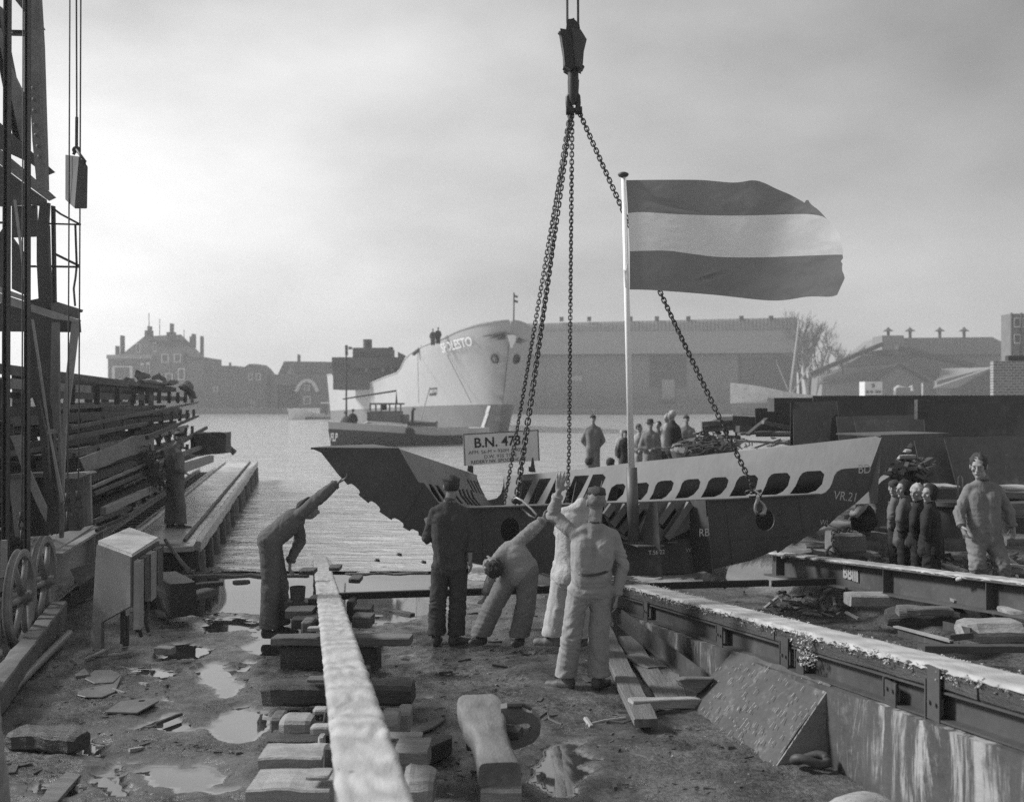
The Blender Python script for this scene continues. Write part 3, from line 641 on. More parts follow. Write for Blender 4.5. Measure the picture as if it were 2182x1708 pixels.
# chalk marks
def mark(s, p, size, pl, parent=hull, slant=0., m=CHALK, skew=0., weight=0., name='chalk_mark', align='LEFT', off=.012, sx=1.):
    o = on(pl, *p); n = pl[1] if pl[1].y < 0 else -pl[1]; X = Vector((0, 0, 1)).cross(n)*-1
    X = -X if X.x < 0 else X; X = X.normalized(); Y = n.cross(X); Y = Y if Y.z > 0 else -Y
    ca, sa = math.cos(slant), math.sin(slant)
    mb = text_mb(s, lambda x, y: o+n*off+X*(ca*(x*sx+skew*y)-sa*y)+Y*(sa*x+ca*y), size, align, weight=weight)
    return mb.build(name, m, parent)
mark('VR.21', (1773, 1063), .165, NP, slant=-.12, skew=.12, off=.01)
mark('BD', (1826, 1008), .17, NP, off=.01); mark('WL', (1745, 1117), .10, NP, slant=-.1, off=.01)
mark('RB', (1487, 1142), .13, (NP[0]+NP[1]*.56, NP[1])); mark('WL', (1459, 1176), .08, (NP[0]+NP[1]*.085, NP[1])); mark('21', (1474, 1158), .09, (NP[0]+NP[1]*.085, NP[1])); mark('T.56 22', (1380, 1181), .07, (NP[0]+NP[1]*.66, NP[1]))
mb = MB(); tri = onn(q('M', 825, 1262, 755, 1318, 870, 1340, 832, 1300, 828, 1270), .085)
for a, b in zip(tri, tri[1:]): mb.bar(a, b, .006, .004, NP[1])
mb.build('chalk_mark', GREYP, hull)
# ---------------------------------------------------------------- name board
sgn = thing('sign_board', 'white board reading B.N. 473 with smaller lines, standing on the hull section', 'sign', P(1068, 992, 18.3))
sp = plane(P(987, 925, 18.0), P(1145, 916, 18.6), P(990, 992, 18.0))
sX = (P(1145, 916, 18.6)-P(987, 925, 18.0)).normalized(); sZ = (P(987, 925, 18.0)-P(990, 992, 18.0)).normalized(); sO = P(987, 925, 18.0); sn = sX.cross(sZ); sn = sn if sn.y < 0 else -sn
swd = (P(1145, 916, 18.6)-sO).length; sht = (sO-P(990, 992, 18.0)).length
MB().plate([sO, sO+sX*swd, sO+sX*swd-sZ*sht, sO-sZ*sht], .02).build('panel', WHITEP, sgn)
mb = MB(); C4 = [sO, sO+sX*swd, sO+sX*swd-sZ*sht, sO-sZ*sht]
for a, b in ((0, 1), (1, 2), (3, 0)): mb.bar(C4[a], C4[b], .018, .034, sn)
mb.build('frame', GREYP, sgn)
k = swd/158.; ky = sht/67.
def sg(x, y): return sO+sX*x+sZ*y+sn*.016
for s_, x, y, sz, m_, w_, sx in (('B.N. 473', 20, 31, 27, BLACKP, .045, 1.08), ('AFM. 56-M × 930M × 408M', 8, 45, 10.5, GREYP, 0, 1.06), ('D.W. 935 TON', 40, 56, 10.5, GREYP, 0, 1.05), ('REDERY NV. SPOORHOUT', 12, 68-2.5, 9.4, BLACKP, .0, 1.1)):
    text_mb(s_, lambda a, b, x=x, y=y, sx=sx: sg((x+0)*k+a*sx, -(y-1.5)*ky+b), sz*k*.97, weight=w_*k*sz*.4).build('lettering', m_, sgn)
for u in (1000, 1134):
    mb = MB(); mb.plate([P(u-5, 1003, 18.25), P(u-1, 975, 18.25), P(u+2, 975, 18.25), P(u+7, 1006, 18.25)], .05); mb.plate([P(u-2, 1004, 18.1), P(u-2, 992, 18.1), P(u+8, 992, 18.1), P(u+8, 1008, 18.1)] if u < 1100 else [P(u-8, 1004, 18.1), P(u-8, 994, 18.1), P(u+2, 994, 18.1), P(u+2, 1006, 18.1)], .08); mb.build('foot', STEEL, sgn)
# ---------------------------------------------------------------- chains, shackle, hook block
def chain(pts, name, label, pitch=.05, r=.0075, wd=.021, grp='sling chains holding the hull section', extra=None, par=None):
    pts = [Vector(p) for p in pts]; mb = MB(); tot = 0; seg = []
    for a, b in zip(pts, pts[1:]): seg.append((tot, (b-a).length, a, b)); tot += (b-a).length
    n = int(tot/pitch)
    for i in range(n):
        s0 = (i+.5)*tot/n
        for (t0, l, a, b) in seg:
            if s0 <= t0+l: break
        c = a+(b-a)*((s0-t0)/l); d = (b-a).normalized(); A = d.cross(Vector((.35, 1, .1))).normalized(); B = d.cross(A)
        tw = .6*noise.noise(c*1.5); 
        if i % 2: A, B = B, -A
        A, B = A*math.cos(tw)+B*math.sin(tw), B*math.cos(tw)-A*math.sin(tw)
        hl_ = pitch*.5+r*.9; st = hl_-wd+r*.5; m_ = 10; ring = []
        for k in range(m_*2):
            an = 2*math.pi*k/(m_*2); ring.append((c+d*(math.sin(an)*wd+(st if math.sin(an) > 0 else -st)*(1 if abs(math.sin(an)) > .001 else 0))+A*math.cos(an)*wd, math.cos(an), math.sin(an)))
        vs = []
        for (p, ca, sa) in ring:
            rad_ = (A*ca+d*sa).normalized()
            for e in range(5):
                th = 2*math.pi*e/5; vs.append(p+rad_*math.cos(th)*r+B*math.sin(th)*r)
        M_ = len(ring); mb.add(vs, [(x*5+e, x*5+(e+1) % 5, ((x+1) % M_)*5+(e+1) % 5, ((x+1) % M_)*5+e) for x in range(M_) for e in range(5)])
    return mb.build(name, CHAINM, par, smooth=True, label=label, cat='chain' if par is None else None, group=grp if par is None else None)
YA = 14.0
apl = P(1216, 240, YA); apr = P(1234, 240, YA)
e1 = P(1074, 1072, 16.2); e2 = P(1100, 1062, 12.25); e3 = P(1208, 1078, 16.4); e4 = P(1605, 1040, 13.3)
def sag(a, b, s, n=14): return [a+(b-a)*i/n+Vector((0, 0, -s*4*(i/n)*(1-i/n))) for i in range(n+1)]
chain(sag(apl+Vector((-.01, .05, 0)), e1, .05), 'sling_chain', 'slim sling chain going down to the far side of the hull, nearest the sign', .052, .0085, .024)
chain(sag(apl, e2, .06), 'sling_chain', 'heavy sling chain in front of the sign, ending in an open hook', .062, .011, .029)
chain([apl+Vector((.02, .06, 0)), e3+Vector((.03, 0, .9)), e3], 'sling_chain', 'vertical sling chain hanging behind the raised hand', .052, .0088, .024)
c4 = chain(sag(apr, e4, .07), 'sling_chain', 'slanting sling chain passing behind the flag to a shackle and hook', .055, .0095, .026)
def ringpath(c, A, B, ra, rb, a0=0, a1=2*math.pi, n=20): return [c+A*math.cos(a0+(a1-a0)*i/n)*ra+B*math.sin(a0+(a1-a0)*i/n)*rb for i in range(n+1)]
X_, Z_ = Vector((1, 0, 0)), Vector((0, 0, 1))
hk = thing('chain_hook', 'pale iron hook and shackle at the lower end of the slanting chain', 'hook', P(1618, 1095, 13.2))
mb = MB(); mb.tube([P(1588, 1052, 13.2), P(1590, 1046, 13.15), P(1600, 1044, 13.15), P(1612, 1052, 13.15), P(1609, 1058, 13.15), P(1596, 1058, 13.2)], .014); mb.tube([P(1598, 1050, 13.2), P(1622, 1045, 13.2)], .020); mb.tube([P(1609, 1045, 13.2), P(1621, 1055, 13.15), P(1616, 1066, 13.15)], .018)
mb.build('shackle', CHAINM, hk, smooth=True)
mb = MB(); hp = q('M', 1452, 770, 1448, 800, 1432, 830, 1428, 870, 1440, 900, 1470, 912, 1500, 895, 1508, 860, 1495, 830, 1470, 805, 1456, 790)
mb.tube([P(u, v, 13.15) for u, v in hp], [.028, .026, .017, .02, .025, .03, .03, .026, .02, .018, .016], 10); mb.build('hook', mat('worn_iron', .34, .4, .3, 8, .2, metal=.3), hk, smooth=True)
hk = thing('chain_hook', 'long open ring on the near plate at the foot of the heavy chain', 'hook', P(1100, 1100, 12.0))
mb = MB(); mb.tube([P(1092, 1064, 12.2), P(1100, 1060, 12.15), P(1112, 1066, 12.1), P(1132, 1084, 12.0), P(1142, 1096, 11.95), P(1140, 1104, 11.95), P(1128, 1098, 12.0), P(1108, 1080, 12.1), P(1098, 1072, 12.2)], .013, 8)
mb.build('ring', mat('worn_iron', .3), hk, smooth=True)
mb = MB(); mb.tube([P(1091, 1062, 12.2), P(1104, 1064, 12.2)], .03); mb.ball(P(1097, 1066, 12.2), .045); mb.ball(P(1103, 1070, 12.2), .04); mb.tube(sag(P(1098, 1068, 12.2), P(1090, 1106, 12.1), .0, 5), .018); mb.build('shackle', CHAINM, hk, smooth=True)
blk = thing('crane_block', 'black crane hook block hanging from two cables at the top', 'crane block', P(1219, 240, YA))
def OP(*p): return [P(u, v, YA) for u, v in q('O', *p)]
mb = MB(); a = OP(118, 375, 180, 385, 245, 378, 262, 560, 285, 800, 235, 832, 165, 790, 150, 620)
mb.plate(a, .26).build('cheek', BLACKST, blk, bevel=.01)
mb = MB(); a = [p-Vector((0, .05, 0)) for p in OP(245, 380, 335, 395, 400, 500, 375, 640, 358, 760, 350, 820, 285, 795, 262, 560)]
mb.plate(a, .22).build('cheek', STEEL, blk, bevel=.01)
mb = MB(); mb.plate(OP(178, 380, 182, 330, 200, 262, 240, 258, 262, 250, 290, 285, 320, 320, 330, 395), .20); mb.build('sheave', BLACKST, blk, bevel=.02)
mb = MB(); mb.tube(OP(112, 400, 128, 372), .035); mb.tube(OP(398, 505, 385, 505), .035); mb.tube(OP(160, 760, 220, 790), .05); mb.tube(OP(330, 800, 356, 745), .05); mb.build('pin', BLACKST, blk)
mb = MB(); mb.tube(OP(262, 790, 264, 915), .072, 12); mb.tube(OP(266, 915, 264, 1060, 262, 1130, 270, 1190, 295, 1195, 305, 1170), [.078, .072, .065, .05, .04, .025], 12); mb.build('hook', BLACKST, blk, smooth=True, auto=40)
mb = MB(); mb.tube(OP(212, 1250, 205, 1180, 205, 1110, 235, 1065, 290, 1062, 318, 1100, 322, 1180, 315, 1250), .035, 10); mb.tube(OP(205, 1262, 358, 1258), .035, 10); mb.lathe(OP(225, 1262)[0], [(.06, -.05), (.06, .05)], 10, (1, 0, 0)); mb.lathe(OP(330, 1262)[0], [(.055, -.05), (.055, .04)], 10, (1, 0, 0)); mb.build('shackle', BLACKST, blk, smooth=True, auto=40)
for x, l in ((197, 'thin steel cable above the hook block, the one nearer the far tall ship'), (320, 'thin steel cable above the hook block, the one nearer the flag')):
    a = OP(x, 270 if x < 250 else 310)[0]; b = a.copy(); b.z += 4.0; b.x -= .02
    MB().tube([a, b], .018, 6).build('cable', ROPE, label=l, cat='cable', group='hook block cables')
# ---------------------------------------------------------------- flagpole, flag
fp = thing('flagpole', 'white wooden flagpole with dark lower half standing on the hull section', 'flagpole', P(1350, 1148, 12.3))
pt, pm, pb = P(1328, 376, 12.3), P(1345, 996, 12.3), P(1350, 1150, 12.3)
mb = MB(); mb.tube([pm, pt], [.040, .026], 14); mb.build('upper_pole', WHITEP, fp, smooth=True)
mb = MB(); mb.tube([pb, pm], [.070, .066], 14); mb.build('lower_pole', mat('varnished_pole', .10, .5, .3, 4, .2), fp, smooth=True)
mb = MB(); mb.lathe(P(1327.5, 372, 12.3), [(.01, -.05), (.03, -.03), (.05, -.025), (.065, -.005), (.06, .012), (.03, .026), (.0, .03)], 18); mb.build('finial', STEEL, fp, smooth=True)
mb = MB(); mb.tube([P(1333, 380, 12.2), P(1333.5, 470, 12.22), P(1336, 560, 12.2), P(1331, 590, 12.2), P(1337, 612, 12.2)], .005, 5); mb.tube([P(1330, 575, 12.2), P(1332, 610, 12.2), P(1340, 616, 12.2)], .01, 5); mb.build('halyard', WHITEP, fp)
def curve(pts, n):
    pts = [Vector((a, b)) for a, b in pts]; d = [0]
    for a, b in zip(pts, pts[1:]): d.append(d[-1]+(b-a).length)
    out = []
    for i in range(n+1):
        s = d[-1]*i/n; j = 0
        while j < len(d)-2 and d[j+1] < s: j += 1
        f = (s-d[j])/(d[j+1]-d[j]); p0 = pts[max(j-1, 0)]; p1 = pts[j]; p2 = pts[j+1]; p3 = pts[min(j+2, len(pts)-1)]
        out.append(.5*((2*p1)+(p2-p0)*f+(2*p0-5*p1+4*p2-p3)*f*f+(3*p1-p0-3*p2+p3)*f**3))
    return out
n = 70
k0 = curve(q('P', 207, 241, 500, 238, 800, 240, 1060, 260, 1210, 242, 1300, 262, 1400, 310, 1500, 352, 1600, 405, 1625, 420, 1640, 392, 1655, 400, 1672, 430, 1730, 475, 1770, 515, 1825, 580), n)
k1 = curve(q('P', 222, 502, 350, 495, 700, 515, 1100, 522, 1580, 510, 1700, 516, 1780, 535, 1826, 583), n)
k1b = curve(q('P', 222, 502, 350, 495, 700, 515, 1100, 522, 1580, 510, 1700, 516, 1780, 535, 1826, 583, 1880, 640, 1905, 690, 1922, 760, 1928, 838), n)
k2 = curve(q('P', 236, 805, 520, 800, 750, 828, 950, 850, 1300, 852, 1850, 832, 1928, 838), n)
k2b = curve(q('P', 236, 805, 520, 800, 750, 828, 950, 850, 1300, 852, 1850, 832, 1928, 838, 1926, 865, 1909, 888, 1925, 905, 1920, 950, 1942, 1012, 1925, 1055, 1882, 1150), n)
k3 = curve(q('P', 236, 1108, 450, 1115, 900, 1150, 1370, 1196, 1650, 1165, 1800, 1166, 1850, 1162, 1882, 1150), n)
def cloth(name, base, tr=.45):
    m = mat(name, base, .85, .05, 3, .3, bscale=150, grain=(1, 1, 2.5)); t = m.node_tree; o = [x for x in t.nodes if x.type == 'OUTPUT_MATERIAL'][0]; b = [x for x in t.nodes if x.type == 'BSDF_PRINCIPLED'][0]
    tr_ = N('ShaderNodeBsdfTranslucent', t); tr_.inputs['Color'].default_value = (base*1.1,)*3+(1,); mx = N('ShaderNodeMixShader', t); mx.inputs[0].default_value = tr; t.links.new(b.outputs[0], mx.inputs[1]); t.links.new(tr_.outputs[0], mx.inputs[2]); t.links.new(mx.outputs[0], o.inputs[0]); return m
cloth('flag_red_stripe', .24); cloth('flag_white_stripe', .80); cloth('flag_blue_stripe', .24)
FLR = mat('flag_red_stripe', .20, .8, .05, 3, .25, bscale=120, grain=(1, 1, 2.5)); FLW = mat('flag_white_stripe', .82, .8, .05, 3, .25, bscale=120); FLB = mat('flag_blue_stripe', .19, .8, .05, 3, .25, bscale=120)
mb = MB()
def fdep(u, v):
    s = (u-1335)/460; p = Vector((u*.012, v*.022, 0))
    cr = -.05*math.exp(-((v-(430+ (u-1400)*.22))/6.)**2)*math.exp(-((u-1430)/45)**2)-.07*math.exp(-((v-(588-(u-1500)*.25))/5.)**2)*math.exp(-((u-1510)/28)**2)
    return 12.28-.1*s+s*.22*math.sin(s*4.6+v*.004)+.03*s*noise.noise(p*1.2)+.006*noise.noise(p*5)+.0015*noise.noise(p*14)+cr
for i, (a, b) in enumerate(((k0, k1), (k1b, k2), (k2b, k3))):
    mb.mt(i); rows = []
    for r in range(17):
        f = r/16; rows.append([P(*(x*(1-f)+y*f), fdep(*(x*(1-f)+y*f))) for x, y in zip(a, b)])
    mb.grid(rows)
fl = mb.build('flag', [FLR, FLW, FLB], smooth=True, label='striped dark, white and dark flag streaming from the white pole', cat='flag')
# ================================================================ the slipway: greased ways, walls, blocks
def grease(mb, a0_, a1_, t0, t1, zf, n=160, m=10, amp=.012, ragged=.03, seed=0, drip=.05, cf=lambda t: 0):
    rows = []
    for i in range(n+1):
        t = t0+(t1-t0)*i/n; r = []; a0, a1 = a0_+cf(t), a1_+cf(t)
        e0 = ragged*noise.noise(Vector((t*5, seed, 0)))+ragged*.5*noise.noise(Vector((t*17, seed, 2))); e1 = ragged*noise.noise(Vector((t*5, seed, 7)))+ragged*.5*noise.noise(Vector((t*17, seed, 8)))
        d0 = drip*(.35+abs(noise.noise(Vector((t*9, seed, 3)))*1.3)); d1 = drip*(.35+abs(noise.noise(Vector((t*9, seed, 4)))*1.3))
        r.append(SP(a0+e0-.012, t, zf(t)-d0)); 
        for j in range(m+1):
            f = j/m; a = (a0+e0)*(1-f)+(a1+e1)*f; p = Vector((a*9, t*3.2, seed)); 
            z = zf(t)+.010+amp*(1-abs(noise.noise(p+noise.noise_vector(p*.7)*1.8))*3+.3*noise.noise(p*3.7))-.006*(j in (0, m))
            r.append(SP(a, t, z))
        r.append(SP(a1+e1+.012, t, zf(t)-d1)); rows.append(r)
    mb.grid(rows); return mb
def clump(mb, p, s, n=9):
    for i in range(n):
        o = Vector((rnd.gauss(0, .6), rnd.gauss(0, .6), rnd.gauss(0, .5)))*s; a = rnd.random()*6.28; d = Vector((math.cos(a), math.sin(a), rnd.uniform(-.6, .8))).normalized()*s*rnd.uniform(.4, 1.3)
        w_ = Vector((-d.y, d.x, rnd.uniform(-.4, .4)*s)).normalized()*s*rnd.uniform(.15, .45); c = p+o; k = Vector((0, 0, rnd.uniform(-.5, .5)*s))
        mb.add([c-d*.5-w_, c-d*.5+w_, c+w_*1.1+k, c-w_*1.1+k, c+d*.5+w_*.4, c+d*.5-w_*.4], [(0, 1, 2, 3), (3, 2, 4, 5)])
TAL = mat('tallow_ragged', .42, .6, .3, 20, .6)
# left way
r1 = thing('launch_way', 'narrow greased launching way running straight down between the workers into the water', 'launching way', SP(.31, 8, .4))
mb = MB()
ac = lambda t: .25+(t-3.7)*.0057
for t in range(25, 210, 25): mb.timber(SP(ac(t/10), t/10, zrail(t/10)-.085), SP(ac(t/10+2.48), t/10+2.48, zrail(t/10+2.48)-.085), .236, .17, 10, .003, .006)
mb.build('way_timber', WOODM, r1)
grease(MB(), -.118, .118, 3.0, 22.4, zrail, 420, 14, .007, .009, 1, .012, ac).build('grease_layer', GREASE, r1, smooth=True)
mb = MB()
for i in range(150): t = rnd.uniform(3.2, 11); clump(mb, SP(ac(t)+rnd.choice((-.12, .12)), t, zrail(t)-.004), .006, 4)
mb.build('grease_flakes', GREASE, r1, kind='stuff')
# right way on its concrete wall
wl = thing('slipway_wall', 'stained concrete slipway wall with a ledge under the right greased way', 'wall', SP(3.8, 8, 0))
zl = lambda t: 1.165-.0933*t
def wallsec(mb, a0, a1, t0, t1, zt, zb, n=60, amp=.015, seed=0):
    rows = []
    for i in range(n+1):
        t = t0+(t1-t0)*i/n; r = []
        for a, z in [(a0, zb)]+[(a0, zb+(zt(t)-zb)*k/8) for k in range(1, 9)]+[(a0+.02, zt(t)+.0)]+[(a0+(a1-a0)*k/6, zt(t)) for k in range(1, 7)]+[(a1, zb)]:
            p = SP(a, t, z); nn = noise.noise(p*2.5+Vector((seed, 0, 0)))*amp+noise.noise(p*9)*amp*.5; r.append(p+AD*nn+Vector((0, 0, nn*.6)))
        rows.append(r)
    mb.grid(rows); return mb
wallsec(MB(), 3.52, 4.1, 2.6, 16.5, zl, -.5, 140).build('wall_body', CONC, wl, smooth=True, auto=50)
r2 = thing('launch_way', 'wide white-greased launching way on steel channels along the top of the concrete wall', 'launching way', SP(3.73, 8, .7))
mb = MB()
for t in range(26, 176, 25): mb.timber(SP(3.735, t/10, zrail(t/10)-.06), SP(3.735, t/10+2.48, zrail(t/10+2.48)-.06), .275, .12, 10, .004, .008)
mb.build('way_timber', WOODD, r2)
mb = MB()
mb.bar(SP(3.66, 2.6, zrail(2.6)-.215), SP(3.66, 17, zrail(17)-.215), .012, .16); mb.bar(SP(3.63, 2.6, zrail(2.6)-.132), SP(3.63, 17, zrail(17)-.132), .07, .012); mb.bar(SP(3.62, 2.6, zrail(2.6)-.292), SP(3.62, 17, zrail(17)-.292), .09, .012)
mb.bar(SP(3.86, 2.6, zrail(2.6)-.215), SP(3.86, 17, zrail(17)-.215), .012, .16)
mb.build('steel_channel', STEEL, r2)
for i, t in enumerate((4.55, 5.45, 5.9, 7.1, 7.35, 8.6, 10.6, 12.9)):
    mb = MB(); z = zrail(t); hgt = (.17, .31, .15, .16, .24, .18, .2, .18)[i]
    mb.bar(SP(3.575, t, z-.30), SP(3.575, t, z-.30+hgt), .012, .12, TD); mb.box(SP(3.60, t+.075, z-.2), (.07, .012, hgt*.8), AD)
    for k in (-.03, .03): mb.lathe(SP(3.568, t+k, z-.2), [(.012, 0), (.012, .012)], 8, -AD)
    mb.build('angle_bracket', STEEL, r2)
grease(MB(), 3.6, 3.87, 2.6, 17.4, zrail, 380, 14, .004, .014, 4, .03).build('grease_layer', GREASE, r2, smooth=True)
mb = MB()
for i in range(700):
    t = rnd.uniform(3.6, 15); sd_ = rnd.random() < .68
    clump(mb, SP((3.585 if sd_ else 3.885)+rnd.gauss(0, .012), t, zrail(t)-abs(rnd.gauss(0, .025)) if sd_ else zrail(t)), rnd.uniform(.008, .020), 6)
for t in (6.9, 7.05, 7.0, 6.95): 
    for k in range(8): clump(mb, SP(3.56, t+rnd.gauss(0, .05), zrail(t)-.03*k), .022, 7)
mb.build('tallow_flakes', TAL, r2, kind='stuff')
# sloping ramp slab against the wall
rp = thing('concrete_ramp', 'sloping pitted concrete slab leaning from the wall down to the mud', 'ramp', SP(3.2, 7.3, 0))
c0, c1 = SP(3.55, 8.25, .42), SP(3.56, 6.62, .56); d0, d1 = SP(2.98, 8.0, -.04), SP(3.10, 6.62, -.04)
rows = []
for i in range(41):
    f = i/40; a, b = c0.lerp(c1, f), d0.lerp(d1, f); r = []
    for k in range(25):
        g = k/24; p = a.lerp(b, g); r.append(p+Vector((0, 0, 1))*(noise.noise(p*3)*.02+noise.noise(p*14)*.008+.02*math.sin(g*3.1)))
    r.append(r[-1]+Vector((0, 0, -.2))); rows.append(r)
mb = MB(); mb.grid(rows)
rows = [[SP(3.56, 6.6, -.1), SP(3.56, 6.61, .55)], [SP(3.1, 6.6, -.1), SP(3.1, 6.61, .0)]]
mb.build('ramp_face', CONCR, rp, smooth=True, auto=40); mb = MB()
side = [SP(3.54, 6.63, .54), SP(3.08, 6.63, -.06), SP(3.60, 6.63, -.2)]; mb.plate(side, .05); mb.build('ramp_side', mat('pitted_side', .22, .85, .3, 4, .8, spots=-.6), rp); mb = MB()
side = [SP(3.54, 8.22, .40), SP(2.98, 8.0, -.06), SP(3.60, 8.22, -.2)]; mb.plate(side, .05)
mb.build('ramp_side', mat('pitted_side', .22, .85, .3, 4, .8, spots=-.6), rp)
mb = MB()
for i in range(170):
    f = min(1, abs(rnd.gauss(.6, .3))); g = min(1, rnd.random()**.6); p = c0.lerp(c1, f).lerp(d0.lerp(d1, f), g)+Vector((0, 0, .022+.02*math.sin(g*3.1))); d = (d0-c0).normalized()
    mb.bar(p, p+d*rnd.uniform(.01, .06), .0045, .003)
mb.build('scrape_marks', BLOCK, rp, kind='stuff')
mb = MB(); p = SP(3.32, 6.45, .12); mb.tube([p+Vector((math.cos(a)*.11, math.sin(a)*.05, .02*math.sin(a*2))) for a in [i*.33 for i in range(20)]], .03, 8); mb.build('mooring_ring', STEEL, smooth=True, label='iron ring lying at the foot of the concrete wall beside the ramp', cat='ring')
mb = MB(); mb.ball(SP(3.3, 5.75, -.02), (.26, .22, .17), 14, 8); mb.v = [v+noise.noise_vector(v*5)*.03 for v in mb.v]; mb.build('rubble_stone', BLOCK, smooth=True, label='pale rounded stone at the foot of the stained concrete wall', cat='stone')
# third way: steel beam
r3 = thing('launch_way', 'dark steel beam way with white grease on top, painted BBIII, in front of the boys', 'launching way', SP(6.5, 11, .2))
zt3 = lambda t: .385+.09*(13.6-t)
mb = MB()
for (a_, w_, dz, h_) in ((6.5, .26, -.012, .024), (6.5, .018, -.16, .27), (6.5, .26, -.305, .024)): mb.bar(SP(a_, 6.5, zt3(6.5)+dz), SP(a_, 13.75, zt3(13.75)+dz), w_, h_)
for t in (8.9, 10.7, 13.4): mb.box(SP(6.44, t, zt3(t)-.16), (.11, .012, .26), AD)
mb.build('i_beam', STEEL2, r3)
grease(MB(), 6.38, 6.62, 6.5, 13.7, lambda t: zt3(t)+.002, 160, 8, .007, .016, 9, .02).build('grease_layer', GREASE, r3, smooth=True)
mb = MB()
for t in (9.25, 13.1): 
    for k in range(3): mb.ball(SP(6.365, t+k*.03, zt3(t)-.02-.01*k), .02, 8, 6)
mb.build('grease_drip', GREASE, r3, smooth=True)
plb = plane(SP(6.48, 8, 0), SP(6.48, 12, 0), SP(6.48, 8, 1))
o = on(plb, 1797, 1228)
text_mb('BBIII', lambda x, y: o-TD*x-AD*.012+Vector((0, 0, y+.0*x)), .19, weight=.008).build('lettering', mat('old_white_letter', .33, .8, .3, 10, .1), r3)
# cross beam between the ways
def T(name, p0, p1, w, h, m, label, cat, seg=10, amp=.006, ch=.015, group=None, up=(0, 0, 1), par=None):
    return MB().timber(p0, p1, w, h, seg, amp, ch, up).build(name, m, par, label=label, cat=cat, group=group)
a, b = P(722, 1269, 11.45), P(1636, 1241, 12.37); c = a+(b-a)*1.17
T('tie_beam', a, b, .06, .075, BLACKST, 'long thin black steel bar lying across between the left and right ways', 'steel bar', 6, .001, .004)
T('tie_beam', b+Vector((.05, .0, -.01)), c, .06, .075, BLACKST, 'short black steel bar lying below the painted steel beam way', 'steel bar', 6, .001, .004)
# ---------------------------------------------------------------- blocks and timbers under the left way
def QT(u0, u1, vt, vb, Y, dep, m, label, cat='timber block', name='timber_block', rz=0., seg=6, amp=.004, ch=.010, dy=0.):
    """timber lying across, seen from u0 to u1, top front edge vt, bottom front edge vb at distance Y"""
    a, b = P(u0, (vt+vb)/2, Y), P(u1, (vt+vb)/2, Y+dy); h = (vb-vt)/F*Y; off = Vector((0, dep/2, 0))
    return T(name, a+off, b+off, dep, h, m, label, cat, seg, amp, ch)
QT(578, 873, 1358, 1376, 9.55, .2, WOODM, 'long grey plank across under the left way, above a dark block', seg=14, dy=-.1)
QT(596, 804, 1377, 1438, 9.6, .28, WOODD, 'dark squared timber block under the long grey plank of the left way', seg=10)
QT(557, 876, 1462, 1506, 8.2, .30, WOODD, 'long dark squared timber across under the left way with a chipped left end', seg=16, amp=.012, ch=.03)
QT(593, 661, 1536, 1594, 7.1, .22, BLOCK, 'pale chamfered block standing left of the left way', ch=.022)
QT(573, 600, 1530, 1577, 7.45, .22, WOODM, 'grey block half hidden behind the pale chamfered block', ch=.02)
QT(568, 690, 1577, 1592, 6.95, .25, WOODD, 'thin dark board under the pale chamfered block')
QT(549, 684, 1614, 1656, 6.35, .3, BLOCK, 'pale stained squared block left of the way, second from the bottom of its pile', amp=.008)
QT(524, 700, 1682, 1730, 5.85, .34, WOODL, 'palest squared block at the bottom of the pile left of the way', amp=.008)
QT(811, 846, 1524, 1582, 7.1, .22, BLOCK, 'pale chamfered block standing tight against the right side of the left way', ch=.022)
QT(844, 873, 1518, 1562, 7.35, .24, BLOCK, 'pale short block right behind the chamfered one on the right of the left way', ch=.02)
QT(800, 897, 1570, 1577, 6.9, .12, WOODL, 'thin pale lath sticking out to the right under the left way')
QT(840, 910, 1602, 1648, 6.55, .3, BLOCK, 'pale squared block with mossy top on the right of the left way', amp=.008)
QT(855, 921, 1668, 1730, 6.0, .34, BLOCK, 'rounded pale block lowest on the right of the left way', amp=.01, ch=.04)
QT(666, 698, 1512, 1523, 7.2, .10, WOODL, 'upper pale wedge poking out left of the left way', 'wedge', 'wooden_wedge', ch=.01)
QT(660, 702, 1550, 1568, 6.85, .12, WOODL, 'lower pale wedge poking out left of the left way', 'wedge', 'wooden_wedge', ch=.01)
QT(654, 690, 1446, 1453, 8.15, .12, WOODM, 'thin grey wedge on the long dark timber beside the left way', 'wedge', 'wooden_wedge', ch=.004)
QT(655, 700, 1336, 1345, 9.5, .10, WOODL, 'small pale wedge lying on the long grey plank', 'wedge', 'wooden_wedge', ch=.004)
QT(650, 700, 1652, 1662, 5.9, .14, WOODL, 'pale wedge lying on the palest bottom block', 'wedge', 'wooden_wedge', ch=.008)
def post(u0, u1, v0, v1, Y, m, label): 
    a, b = P((u0+u1)/2, v1, Y), P((u0+u1)/2, v0, Y); T('prop_post', a, b, (u1-u0)/F*Y, .12, m, label, 'post', 6, .004, .012, up=(0, 1, 0))
post(679, 690, 1566, 1660, 6.7, WOODL, 'thin pale upright prop under the left way'); post(690, 712, 1590, 1675, 6.3, WOODD, 'dark upright prop under the left way'); post(690, 715, 1512, 1610, 7.1, WOODD, 'dark prop between the pale chamfered block and the way')
post(700, 790, 1420, 1470, 8.6, WOODD, 'wide dark prop hidden under the middle of the left way')
